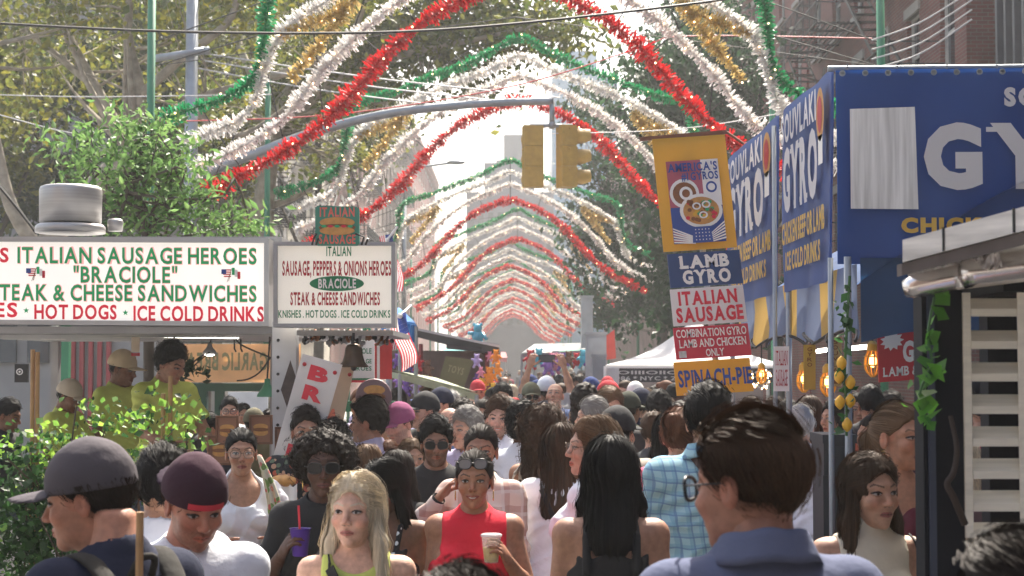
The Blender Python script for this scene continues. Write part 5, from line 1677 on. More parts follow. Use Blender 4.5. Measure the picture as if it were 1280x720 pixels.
q = MB(); q.box((P(-160, 0, 27).x, 27, 0), (P(200, 0, 27).x, 30, 3.5)); obj("wall", q, grey_wall, t)
for i in range(5):
    q = MB(); a = P(95 + i * 11, 0, 26.95); q.box((a.x, 26.9, .8), (a.x + .07, 26.99, 2.6)); obj("stripe_panel", q, mat("dull_red", (.35, .06, .06), rough=.7), t)
for i in range(4):
    q = MB(); a = P(-80 + i * 40, 0, 26.9); q.box((a.x, 26.92, 2.0), (a.x + .35, 26.995, 3.2)); obj("window", q, glass_m, t)
# white green red sign, green post, red panel, round bun sign behind BRA banner
qsign("stall_sign", "white stall sign with green writing and red and green edge behind the bell", "sign", px4(433, 425, 468, 478, 12), c_white, [("SAUSAGE", .1, .9, .45, .55, c_dgreen, .02, False), ("HEROES", .1, .9, .62, .72, c_dgreen, .02, False), ("ZEPPOLE", .1, .9, .2, .32, c_dgreen, .02, False)], .02,
      extra=[("edge_stripe", lambda q, at, r, u, n: (rect(q, at, 0, .90, 1, .95, .003, 0), rect(q, at, 0, .95, 1, 1, .003, 1)), [c_dgreen, c_red])])
q = MB(); a = P(453, 420, 12.2); q.box((a.x, 12.2, 0), (a.x + .06, 12.28, 2.25)); q.box((a.x - .2, 12.2, 1.6), (a.x + .25, 12.25, 1.68)); single("stall_post", q, pole_m, "dark green stall post beside the white stall sign", "post")
qsign("stall_banner", "plain red banner with a white strip beside the green stall post", "banner", [P(468, 430, 12.6), P(490, 424, 13.0), P(490, 474, 13.0), P(468, 474, 12.6)], mat("red_cloth", (.62, .06, .06), rough=.8, transl=.3), (), .01,
      extra=[("white_strip", lambda q, at, r, u, n: rect(q, at, .12, 0, .28, 1, .003), c_white)])
t = thing("sandwich_sign", "brown sign shaped like a sandwich above the heads left of centre", "sign", tuple(P(467, 512, 11.8)))
q = MB(); at = lambda u_, v_, k_=0: V3(P(452 + 32 * u_, 476 + 38 * v_, 11.8)) + np.array((0, -k_, 0))
q.lathe([(.001, 0), (.13, .001), (.135, .012), (.13, .024), (.001, .025)], 24, tuple(V3(P(467, 496, 11.8)) + np.array((0, .0, 0))), axis=1); obj("panel", q, mat("sign_mauve", (.20, .12, .13), rough=.6), t)
q = MB(); disc(q, at, .5, .3, .42, .16, .004); disc(q, at, .5, .52, .44, .12, .006, mi=1); disc(q, at, .5, .72, .38, .14, .004); obj("painted_hero", q, [c_bun, c_brown], t)
q = MB(); q.tube([P(486, 388, 13.2), (P(486, 388, 13.2).x, 13.2, 0)], .022, 10); single("stall_pole", q, galv, "bare steel pole by the red banner", "pole", smooth=True)

# flags
def us_flag(label, TL, u_dir, v_dir, w, h, seed, pole=None, amp=.03):
    t = thing("american_flag", label, "flag", tuple(V3(TL) + np.array(v_dir) * h), 0, "american flags along the left stalls")
    TL = V3(TL); u_ = np.array(u_dir, float); v_ = np.array(v_dir, float); n_ = np.cross(u_, v_)
    f = lambda a, b, k=0: TL + u_ * w * a + v_ * h * b + n_ * (amp * math.sin(a * 7 + b * 3 + seed) * (.3 + a) + k) + v_ * .04 * math.sin(a * 5 + seed) * a
    q = MB()
    for i in range(13):
        for j in range(16):
            a0, a1 = j / 16, (j + 1) / 16; b0, b1 = i / 13, (i + 1) / 13
            q.add([f(a0, b0), f(a1, b0), f(a1, b1), f(a0, b1)], [(0, 1, 2, 3)], 2 if (j < 6 and i < 7) else i % 2)
    for i in range(5):
        for j in range(5):
            p = f(.035 + j * .075, .05 + i * .1, -.004); s_ = h * .014
            q.add([p - u_ * s_, p + v_ * s_, p + u_ * s_, p - v_ * s_], [(0, 1, 2, 3)], 1)
    obj("cloth", q, [mat("flag_red", (.55, .03, .05), rough=.8, transl=.35), mat("flag_white", (.75, .73, .72), rough=.8, transl=.35), mat("flag_blue", (.03, .05, .20), rough=.8, transl=.35)], t, True)
    if pole:
        q = MB(); q.tube([pole[0], pole[1]], .012, 8); q.ball(pole[0], .025, 8); obj("pole", q, c_white, t)
dn = (.06, 0, -.998)
us_flag("american flag hanging by the steel pole above the crowd", P(507, 390, 14), (.16, .35, -.92), (-.92, .1, -.38), .50, .15, 1, (P(500, 395, 14.0), P(514, 382, 14.2)))
us_flag("american flag hanging limp at the upper left of the stalls", P(490, 292, 17), (.20, .05, -.978), (-.85, .5, -.15), .62, .16, 2, (P(484, 300, 17), P(497, 283, 17)))
us_flag("lower limp american flag above the blue stall canopy", P(492, 382, 16.6), (.18, .05, -.982), (-.85, .5, -.15), .45, .14, 3, (P(487, 392, 16.6), P(497, 375, 16.6)))
def canopy(label, pts_top, drop, m_, name="stall_canopy", cat="canopy", th=.012, vm=None):
    """a sheet on four corners with a hanging front edge, on two poles"""
    A, B, C2, D = [V3(p) for p in pts_top]         # back left, back right, front right, front left
    t = thing(name, label, cat, tuple((A + B + C2 + D) / 4 * np.array((1, 1, 0))))
    q = MB(); q.quadgrid(lambda u_, v_: (D*(1-u_)+C2*u_)*(1-v_) + (A*(1-u_)+B*u_)*v_ + np.array((0, 0, -.06*math.sin(math.pi*u_)*math.sin(math.pi*v_))), 10, 10); obj("roof", q, m_, t, True)
    q = MB(); q.quadgrid(lambda u_, v_: (D*(1-u_)+C2*u_) + np.array((0, -.01 - .02*math.sin(u_*25), -drop*(1-v_) - .02)), 30, 2); q.quadgrid(lambda u_, v_: (C2*(1-u_)+B*u_) + np.array((.01, 0, -drop*(1-v_) - .02)), 8, 2); q.quadgrid(lambda u_, v_: (A*(1-u_)+D*u_) + np.array((-.01, 0, -drop*(1-v_) - .02)), 8, 2); obj("valance", q, vm or m_, t, True)
    for p in (A, B, C2, D):
        q = MB(); q.tube([p - (0, 0, .03), (p[0], p[1], 0)], .02, 6); obj("pole", q, galv, t)
    return t
canopy("blue canvas stall canopy left of the toy stall", [P(470, 380, 19), P(500, 385, 19), P(520, 404, 16), P(486, 398, 16)], .18, mat("blue_canvas", (.06, .22, .52), rough=.8, transl=.35))
canopy("cream and green stall canopy sagging below the flag", [P(488, 462, 17), P(545, 472, 17), P(596, 490, 15.0), P(500, 464, 15.0)], .06, mat("cream_canvas", (.34, .37, .25), rough=.8, transl=.12))
# toy stall with long dark awning
t = thing("toy_stall", "toy stall with a long dark awning hung with plush animals on the left", "stall", (P(540, 450, 22).x, 22, 0))
q = MB(); A, B = V3(P(518, 412, 21)), V3(P(624, 434, 21)); C2, D = V3(P(626, 440, 24)), V3(P(560, 424, 24))
n_ = np.array((0, 0, -.09)); q.add([A, B, C2, D, A + n_, B + n_ * 1.3, C2 + n_, D + n_], [(0,1,2,3),(7,6,5,4),(0,4,5,1),(1,5,6,2),(2,6,7,3),(3,7,4,0)]); obj("awning", q, mat("awning_dark", (.05, .055, .055), rough=.7, var=.3, scale=3), t)
q = MB(); q.bar(A + (0, -.03, .012), B + (0, -.03, .012), .05, .03); obj("awning_trim", q, alu, t)
q = MB(); a, b = P(488, 440, 23.6), P(607, 520, 23.6); q.box((a.x, 23.6, 0), (b.x, 23.7, a.z + .02)); obj("back_wall", q, mat("stall_brown", (.10, .06, .05), rough=.8, var=.4, scale=4), t)
for x_ in (526, 609): q = MB(); p = P(x_, 430, 21.4); q.tube([p, (p.x, 21.4, 0)], .03, 8); obj("post", q, mat("post_red", (.25, .04, .05), rough=.6), t)
qsign("olive_sign", "dark olive sign board hanging in the toy stall", "sign", [P(557, 445, 20.8), P(592, 450, 20.8), P(580, 484, 20.8), P(549, 474, 20.8)], mat("olive_board", (.13, .125, .05), rough=.7), [("TOYS", .2, .8, .35, .6, mat("olive_pale", (.25, .23, .1)), .03, False)], .02)
q = MB(); q.add([P(558, 430, 20.9), P(602, 434, 20.9), P(602, 440, 20.9), P(558, 436, 20.9), P(558, 430, 21.9), P(602, 434, 21.9), P(602, 440, 21.9), P(558, 436, 21.9)], [(0,1,2,3),(7,6,5,4),(0,4,5,1),(1,5,6,2),(2,6,7,3),(3,7,4,0)]); single("hanging_tray", q, c_black, "dark tray slung under the toy stall awning", "tray")
def plush(q, c, s, r):
    c = V3(c); q.ball(c, (s, s*.9, s*1.15), 9); q.ball(c + (0, -s*.15, s*1.35), s*.75, 9)
    for sx in (-1, 1):
        q.ball(c + (sx*s*.55, 0, s*1.95), s*.3, 7); q.tube([c + (sx*s*.7, -.1*s, s*.5), c + (sx*s*1.5, -s*.5, s*.2 + s*.5*r.normal())], [s*.34, s*.26], 7); q.tube([c + (sx*s*.5, -.1*s, -s*.8), c + (sx*s*1.0, -s*.4, -s*1.7)], [s*.38, s*.32], 7)
TOY = [("purple", (.16, .07, .30)), ("red", (.55, .04, .05)), ("deep blue", (.06, .07, .25)), ("violet", (.26, .12, .40)), ("orange", (.80, .28, .03)), ("yellow", (.80, .50, .05)), ("teal", (.10, .45, .55)), ("pink", (.70, .25, .35)), ("lilac", (.45, .35, .60)), ("brown", (.16, .07, .04))]
r = np.random.default_rng(4)
for i, (x_, y_, ci, sz) in enumerate(((497, 452, 0, .075), (507, 462, 2, .08), (499, 478, 3, .08), (512, 445, 1, .07), (517, 470, 0, .08), (522, 455, 1, .08), (508, 487, 0, .075), (520, 484, 8, .07), (534, 462, 9, .09), (530, 478, 9, .075), (612, 472, 4, .10), (603, 484, 5, .085), (620, 447, 4, .075), (596, 452, 8, .07), (622, 463, 4, .07), (601, 466, 7, .055), (612, 446, 7, .05), (616, 487, 5, .06), (596, 474, 0, .055))):
    q = MB(); plush(q, P(x_, y_, 20.6 + .4 * r.random()), sz * .66, r)
    where = "left cluster" if x_ < 560 else "cluster at the awning end"
    od = ["upper", "middle", "low", "high", "inner", "right-hand", "bottom", "lower right", "large", "small dark", "largest", "hanging low", "topmost", "upper left", "edge", "tiny middle", "tiny upper", "bottom", "small left"][i]
    single("plush_toy", q, mat("plush_%d" % ci, TOY[ci][1], rough=.95, var=.2, scale=20), "%s %s plush animal in the %s of the toy stall" % (od, TOY[ci][0], where), "toy", "plush toys hung on the toy stall", True)
q = MB(); plush(q, P(597, 421, 21.6), .085, r); single("inflatable_toy", q, mat("inflatable_teal", (.12, .45, .60), rough=.25), "light blue inflatable animal standing above the toy stall awning", "toy", smooth=True)
for i, (x0, x1, y0, Y_, c_, lab) in enumerate(((556, 588, 441, 60, (.12, .40, .42), "small teal canopy far down the left side of the street"), (590, 622, 444, 75, (.60, .58, .55), "small white canopy far down the left side of the street"), (604, 632, 447, 100, (.55, .16, .18), "small red canopy far down the middle left of the street"), (660, 690, 446, 85, (.58, .55, .5), "small cream canopy far down the right of centre"), (700, 735, 442, 62, (.10, .30, .22), "small green canopy far down the right side of the street"))):
    canopy(lab, [P(x0, y0 - 7, Y_ + 3), P(x1, y0 - 7, Y_ + 3), P(x1 + 2, y0, Y_), P(x0 - 2, y0, Y_)], .25, mat("far_canopy_%d" % i, c_, rough=.8, transl=.3))
# ---- right middle distance: white tent, long awning, boxes
t = thing("white_tent", "white peaked tent with dark lettered valance at the right", "tent", (P(850, 470, 24).x, 25.5, 0))
ap = V3(P(868, 398, 26)); c4 = [V3(P(757, 456, 24)), V3(P(985, 456, 24)), V3(P(960, 456, 28)), V3(P(775, 456, 28))]
c4[2][2] = c4[3][2] = c4[0][2]
tm = mat("tent_white", (.80, .80, .80), rough=.7, transl=.25, var=.04)
q = MB()
for i in range(4):
    a, b = c4[i], c4[(i+1) % 4]; q.quadgrid(lambda u_, v_: (a*(1-u_)+b*u_)*(1-v_) + ap*v_ - np.array((0, 0, .14*math.sin(math.pi*v_))), 8, 8)
obj("roof", q, tm, t)
q = MB(); q.quadgrid(lambda u_, v_: c4[0]*(1-u_)+c4[1]*u_ + np.array((0, -.02, -.05*(1-v_))), 20, 2); obj("roof_edge", q, tm, t)
q = MB(); a, b = c4[0], c4[1]; q.box((a[0] + .05, 24.02, a[2] - .26), (b[0], 24.05, a[2] - .055)); obj("valance", q, mat("valance_dark", (.03, .032, .04), rough=.7), t)
q = MB(); text(q, "1986 * NYC * ZEPPOLE * 1986 * NYC", ((a[0] + b[0])/2 - .1, 24.0, a[2] - .23), (1,0,0), (0,0,1), .055, 2.3, .02); text(q, "MMHMMIMHMMHIMMHHMIMMHMMHM".replace("M", "I").replace("H", "O"), ((a[0]+b[0])/2 - .1, 24.0, a[2] - .14), (1,0,0), (0,0,1), .05, 2.4, .02); obj("lettering", q, mat("lettering_grey", (.55, .55, .55)), t)
q = MB(); q.box((a[0] + .1, 26.4, 0), (b[0], 26.45, a[2] - .05)); obj("back_sheet", q, mat("tent_pinkish", (.42, .36, .36), rough=.8, transl=.2), t)
for p in c4: q = MB(); q.tube([p - (0, -.03, .02), (p[0], p[1] + .03, 0)], .03, 8); obj("pole", q, c_white, t)
q = MB(); q.box((a[0] + .02, 23.97, 1.3), (a[0] + .20, 24.0, a[2] - .05)); obj("side_drape", q, mat("drape_white", (.65, .66, .68), rough=.8, transl=.3), t)
canopy("long flat grey awning on the right beyond the phone raisers", [P(668, 430, 34), P(745, 428, 34), P(738, 436, 29), P(652, 441, 29)], .06, mat("awning_grey", (.22, .23, .24), rough=.8))
for i, (x0, y0, x1, y1, Y_, m_, lab) in enumerate(((727, 372, 741, 438, 31, mat("pale_grey_panel", (.42, .44, .45), rough=.7), "tall pale grey panel standing above the long awning"), (733, 418, 758, 446, 27, mat("box_grey", (.33, .34, .35), rough=.6), "grey utility cabinet left of the white tent"), (741, 446, 757, 485, 26, mat("box_grey2", (.25, .26, .28), rough=.7), "darker grey cabinet low beside the white tent pole"))):
    q = MB(); a, b = P(x0, y1, Y_), P(x1, y0, Y_); q.box((a.x, Y_, a.z if i == 0 else 0), (b.x, Y_ + .4, b.z)); q.box((a.x + .03, Y_ - .02, b.z - .30), (b.x - .03, Y_ - .003, b.z - .05)); q.box((a.x - .02, Y_ - .02, b.z + .002), (b.x + .02, Y_ + .42, b.z + .04))
    if i == 0: q.box(((a.x+b.x)/2 - .04, Y_ + .1, 0), ((a.x+b.x)/2 + .04, Y_ + .2, a.z))
    single("utility_cabinet" if i else "signboard", q, m_, lab, "cabinet" if i else "board")
r = np.random.default_rng(9)
for i in range(9):
    q = MB(); x_ = 664 + i * 9.5 + r.normal(0, 1); y_ = 448 + r.random() * 10; ci = int(r.integers(0, 10)); plush(q, P(x_, y_, 28.6 + r.random() * .3), .07 + .03 * r.random(), r)
    single("plush_toy", q, MATS.get("plush_%d" % ci) or mat("plush_%d" % ci, TOY[ci][1], rough=.95, var=.2, scale=20), "%s plush toy, %s from the left under the long grey awning" % (TOY[ci][0], ORD[i] if i else "first"), "toy", "plush toys under the grey awning", True)
q = MB(); q.add([P(757, 420, 27.5), P(768, 412, 27.5), P(770, 448, 27.5), P(758, 450, 27.5), P(757, 420, 27.53), P(768, 412, 27.53), P(770, 448, 27.53), P(758, 450, 27.53)], [(3,2,1,0),(4,5,6,7),(0,1,5,4),(1,2,6,5),(2,3,7,6),(3,0,4,7)]); single("red_pennant", q, mat("pennant_red", (.55, .10, .08), rough=.8, transl=.3), "red cloth hanging between the cabinet and the white tent", "cloth")

# ---- gyro stand on the right
XS = 1.42
bl_ban = mat("blue_vinyl", (.012, .066, .27), rough=.45, var=.10, scale=2, transl=.22, bump=.15, bscale=4)
bl_ban2 = mat("faded_blue_vinyl", (.075, .13, .33), rough=.5, var=.12, scale=2, transl=.35, bump=.15, bscale=4)
wv = mat("white_vinyl", (.72, .71, .72), rough=.5, var=.06, scale=3, transl=.25); yv = mat("yellow_vinyl", (.70, .45, .08), rough=.5, transl=.2)
zt, zb_ = P(1045, 88, 7).z, P(1045, 330, 7).z
xr_ = P(1560, 200, 7).x; xl_ = P(1046, 200, 7).x
U = lambda x: (P(x, 200, 7).x - xl_) / (xr_ - xl_); Vv = lambda y: (y - 88) / (330 - 88)
def patch(q, at, r, u, n):
    q.add([at(U(1061), Vv(138), .032), at(U(1061), Vv(262), .032), at(U(1145), Vv(263), .032), at(U(1142), Vv(136), .032)], [(0,1,2,3)])
qsign("gyro_banner", "large blue GYRO banner with white patch across the right stand front", "banner", [(xl_, 7, zt), (xr_, 7, zt + .02), (xr_, 7, zb_), (xl_, 7, zb_)], bl_ban,
      [("SOUVLAKI", U(1253), U(1425), Vv(115), Vv(135), wv, .06, False), ("GYRO", U(1152), U(1490), Vv(163), Vv(233), wv, .055, True), ("CHICKEN BEEF OR LAMB", U(1123), U(1500), Vv(275), Vv(291), yv, .06, False)], .012, extra=[("grommet", lambda q, at, r, u, n: [q.lathe([(.006, 0), (.014, .003), (.014, .0)], 12, tuple(at(.012 + i * .0555, .022, .034)), axis=1) for i in range(18)], galv), ("white_patch", patch, mat("patch_white", (.66, .66, .66), rough=.6, var=.32, scale=3, stretch=(14, 1, .8)))], wave=.028)
q = MB(); q.tube([(xl_ - .03, 7.03, zt + .012), (xr_, 7.03, zt + .03)], .013, 8)
for i in range(9): q.tube([(xl_ + .05 + i * .22, 7.0, zt + .03), (xl_ + .05 + i * .22, 7.0, zt - .03)], .004, 5)
single("banner_rail", q, galv, "steel rail along the top of the large blue GYRO banner", "rail")
sideL = [("SOUVLAKI", .06, .80, .06, .20, wv, .03, False), ("GYRO", .10, .82, .26, .56, wv, .05, True), ("CHICKEN BEEF OR LAMB", .06, .94, .64, .745, yv, .04, False), ("ICE COLD DRINKS", .14, .86, .80, .89, yv, .04, False)]
def gimg(q, at, r, u, n):
    disc(q, at, .90, .20, .07, .13, .03, 18); disc(q, at, .90, .20, .045, .09, .032, 14, mi=1); rect(q, at, .86, .30, .94, .44, .03, 2)
zA = zt + .02
for (ya, yb, lab, z1, z0) in ((8.32, 7.05, "blue GYRO side banner nearest the corner of the right stand", zA, 2.33), (10.45, 8.5, "blue GYRO side banner farther along the right stand", zA + .02, 2.34)):
    qsign("gyro_side_banner", lab, "banner", [(XS, ya, z1 + .01), (XS, yb, z1), (XS, yb, z0), (XS, ya, z0)], bl_ban2, sideL, .010, wave=.018, extra=[("painted_gyro", gimg, [c_bun, c_dred, c_white])])
st = thing("gyro_stand", "gyro stand with blue tarp roof and blue and yellow striped valance", "food stand", (2.6, 8.8, 0))
q = MB(); pz = 2.62
for (y_, x_) in ((6.9, XS + .02), (6.97, XS - .04), (8.42, XS + .03), (8.5, XS - .03), (10.5, XS + .02), (7.0, 4.2), (10.5, 4.2)):
    q = MB(); q.tube([(x_, y_, 0), (x_ + .01, y_, zt - .02 if y_ > 7.5 else 2.42)], .016 if x_ > 1.41 else .012, 10); obj("pole", q, galv, st, True)
q = MB(); q.quadgrid(lambda u_, v_: np.array((XS + .1 + u_ * 1.45, 6.95 + v_ * 3.5, 2.32 + .62 * math.sin(u_ * math.pi / 2) - .05 * math.sin(v_ * math.pi * 3) * (1-u_))), 12, 24); q.quadgrid(lambda u_, v_: np.array((XS + 1.55 + u_ * 1.4, 6.95 + v_ * 3.5, 2.94 - .6 * (1-math.cos(u_ * math.pi / 2)))), 8, 12); obj("tarp_roof", q, mat("blue_tarp", (.05, .13, .33), rough=.35, var=.2, scale=3, transl=.5, bump=.5, bscale=5), st, True)
q = MB(); q.quadgrid(lambda u_, v_: np.array((XS + .1 + u_ * 2.6, 6.97, 2.05 + .05 * abs(math.sin(u_ * 14)) * (1 - v_) + v_ * .37)), 60, 4); obj("front_valance", q, mat("dark_blue_cloth", (.014, .062, .15), rough=.45, transl=.35, bump=.9, bscale=9), st, True)
str_m = stripe_mat("valance_stripe", [(.20, .24, .34), (.62, .40, .12)], 1.05, 1, transl=.4, spread=(.58,))
q = MB(); q.quadgrid(lambda u_, v_: np.array((XS + .07 + .035 * math.sin(u_ * 40) * (1-v_), 6.9 + u_ * 3.7, 2.06 + .055 * abs(math.sin(u_ * 26)) * (1-v_) + v_ * .33)), 90, 5); obj("striped_valance", q, str_m, st, True)
q = MB(); q.tube([(XS + .06 + .035 * math.sin(u_ * 40), 6.9 + u_ * 3.7, 2.055 + .055 * abs(math.sin(u_ * 26))) for u_ in np.linspace(0, 1, 120)], .008, 5); obj("valance_piping", q, c_black, st)
q = MB(); q.box((XS + .12, 7.1, .9), (XS + .55, 10.4, .94)); q.box((XS + .15, 7.15, 0), (XS + .2, 10.35, .898)); obj("counter", q, mat("counter_steel", (.32, .31, .30), rough=.35, metal=.7, var=.2, scale=4), st)
q = MB(); q.box((4.25, 6.95, 0), (4.3, 10.5, 2.3)); obj("back_wall", q, mat("stall_wall_brown", (.12, .075, .06), rough=.8, var=.3, scale=3), st)
cage_m = mat("yellow_cage", (.75, .42, .05), rough=.4); hotb = mat("hot_bulb", (1, .6, .2), emit=2.5, ecol=(1, .48, .14))
for i, (x_, y_, Y_, s_, lab) in enumerate(((1005, 476, 8.6, 1.0, "lit yellow cage lantern left of the paper strips"), (1035, 480, 7.9, 1.0, "lit yellow cage lantern between the paper strips and the lemons"), (1091, 454, 7.6, 1.05, "lit yellow cage lantern tilted beside the red gyro sign"), (952, 470, 9.8, .8, "far lit cage lantern beside the spinach pie sign"))):
    c = V3(P(x_, y_, Y_)); t = thing("cage_lantern", lab, "lantern", tuple(c), 0, "cage lanterns in the gyro stand")
    q = MB(); rr = .036 * s_
    for j in range(8):
        a = j * math.pi / 4; q.tube(catmull([c + (rr*.5*math.cos(a), rr*.5*math.sin(a), .06*s_), c + (rr*math.cos(a), rr*math.sin(a), .02*s_), c + (rr*.95*math.cos(a), rr*.95*math.sin(a), -.03*s_), c + (.006*math.cos(a), .006*math.sin(a), -.062*s_)], 9), .0036, 5)
    for zz in (.03, -.01): q.tube([c + (rr*1.02*math.cos(a), rr*1.02*math.sin(a), zz*s_) for a in np.linspace(0, 6.283, 17)], .0036, 5, cap=False)
    q.lathe([(.028*s_, .055*s_), (.026*s_, .085*s_), (.012*s_, .10*s_)], 12, tuple(c)); obj("cage", q, cage_m, t)
    q = MB(); q.ball(c + (0, 0, .01), (.018*s_, .018*s_, .030*s_), 10); obj("bulb", q, hotb, t, True)
    q = MB(); q.tube([c + (0, 0, .1*s_), c + (0, 0, .45)], .004, 5); obj("cord", q, blk, t)
for i in range(14):
    pass
q = MB(); r = np.random.default_rng(3)
pts = [P(938 + 26 * r.random(), 462 + 26 * r.random(), 9.9 + .5 * r.random()) for i in range(26)]
q.tube(catmull([tuple(p) for p in pts[::3]], 40), .003, 4)
for p in pts: q.ball(p, .006, 6, 1)
single("string_lights", q, [blk, mat("warm_tiny_bulb", (1, .8, .5), emit=9, ecol=(1, .55, .25))], "bundle of tiny warm string lights beside the spinach pie sign", "string lights")
for i, (x_, y_, w_, h_, Y_, m_, word, lm, lab) in enumerate(((977, 461, 19, 56, 8.2, c_white, "ITALIAN SAUSAGE", c_dred, "white upright ITALIAN SAUSAGE card on the stand pole"), (1012, 459, 15, 56, 7.9, mat("paper_yellow", (.58, .42, .10), rough=.8, transl=.3), "GYRO", c_brown, "yellow paper strip between the lanterns"), (1044, 452, 16, 62, 7.5, mat("paper_tan", (.55, .42, .20), rough=.8, transl=.3), "SOUVLAKI", c_brown, "tan paper strip beside the lemons"))):
    lines = word.split()
    tx = [(w2, .12, .88, .10 + k_ * .42 if len(lines) > 1 else .1, .42 + k_ * .46 if len(lines) > 1 else .3, lm, .0, True) for k_, w2 in enumerate(lines)]
    if i: tx = [(ch, .3, .7, .06 + k_ * .115, .14 + k_ * .115, lm, .01, False) for k_, ch in enumerate(word)]
    qsign("price_card", lab, "card", px4(x_ - w_/2, y_ - h_/2, x_ + w_/2, y_ + h_/2, Y_), m_, tx, .006)
for i, (a, b, y_, Y_) in enumerate(((1022, 1048, 437, 9.0), (1058, 1098, 434, 8.2))):
    q = MB(); q.tube([P(a, y_ + 2, Y_ + .3), P(b, y_ - 2, Y_)], .012, 8); single("tube_lamp", q, tube_m, "lit fluorescent tube %s under the blue tarp" % ("farther in" if i == 0 else "nearer the red sign"), "lamp")
# lemon garland
t = thing("lemon_garland", "garland of yellow lemons hanging down the stand corner pole", "garland", tuple(P(1056, 545, 6.8)))
q = MB(); q.tube(catmull([P(1062, 345, 6.82), P(1058, 420, 6.8), P(1056, 470, 6.8), P(1058, 510, 6.8), P(1058, 545, 6.8)], 24), .006, 5); obj("stem", q, mat("stem_green", (.05, .14, .04), rough=.7), t)
lem = mat("lemon", (.78, .42, .025), rough=.45, var=.1, scale=20, bump=.2, bscale=120)
for i, (x_, y_) in enumerate(((1052, 454), (1049, 471), (1063, 478), (1063, 501), (1050, 503), (1059, 531))):
    q = MB(); c = P(x_, y_, 6.78); q.lathe([(.003, -.030), (.008, -.026), (.019, -.014), (.0225, 0), (.019, .014), (.008, .026), (.003, .031)], 14, (c.x, c.y, c.z)); obj("lemon", q, lem, t, True)
r = np.random.default_rng(8); lc = np.array([tuple(P(1056 + r.normal(0, 6), 350 + 195 * r.random() ** .8, 6.8 + r.normal(0, .02))) for _ in range(60)])
link("foliage", leaves_mesh("foliage", lc - np.array(tuple(t.location)), np.full(60, .045), (.05, .17, .04), (.03, .09, .03), r, .4, lf), t)
# red NEW GYRO sign
def burst(q, at, r, u, n):
    q.add([at(.165 + (.145 if i % 2 == 0 else .10) * math.cos(i * math.pi / 11), .24 - (.19 if i % 2 == 0 else .13) * math.sin(i * math.pi / 11), .004) for i in range(22)], [tuple(range(22))])
qsign("red_gyro_sign", "red NEW GYRO sign with white starburst hanging behind the ivy post", "sign", [P(1097, 412, 7.3), P(1202, 400, 7.3), P(1202, 470, 7.3), P(1099, 478, 7.3)], mat("sign_red", (.50, .022, .035), rough=.45),
      [("NEW", .07, .26, .19, .29, c_dred, .02, True), ("GYRO", .29, .93, .30, .64, c_white, .05, True), ("LAMB & BEEF ON", .05, .98, .74, .90, c_white, .03, True), ("A", .44, .50, .05, .15, c_white, .02, True)], .02, extra=[("starburst", burst, c_white)])
q = MB(); a, b = P(1030, 594, 7.4), P(1069, 546, 7.4); q.box((a.x, 7.4, a.z), (b.x, 7.7, b.z)); q.box((a.x - .006, 7.39, b.z - .03), (b.x + .006, 7.71, b.z + .01)); q.box((a.x + .02, 7.385, b.z - .08), (b.x - .02, 7.398, b.z - .045)); q.box((a.x, 7.42, .942), (b.x, 7.68, a.z - .002))
single("equipment_case", q, mat("case_grey", (.035, .04, .045), rough=.55, var=.2, scale=5), "dark grey case standing on the gyro stand counter", "case")
r = np.random.default_rng(12)
for i in range(7):
    c = P(1003 + i * 5.5, 575 + 12 * (i % 2), 7.35 + .1 * (i % 3)); q = MB(); h_ = .09 + .05 * r.random()
    q.lathe([(.018, 0), (.020, h_ * .6), (.010, h_ * .8), (.009, h_)], 10, (c.x, c.y, .942)); q.lathe([(.011, h_), (.011, h_ + .02), (.004, h_ + .035)], 10, (c.x, c.y, .942), 1)
    ci = (("red", (.5, .03, .03)), ("pale", (.5, .48, .42)), ("yellow", (.6, .4, .05)), ("amber", (.3, .1, .02)))[i % 4]
    single("sauce_bottle", q, [mat("bottle_" + ci[0], ci[1], rough=.25), c_white], "%s sauce bottle on the counter, %s from the left" % (ci[0], ORD[i].replace("nearest", "first")), "bottle", "sauce bottles on the gyro counter", True)
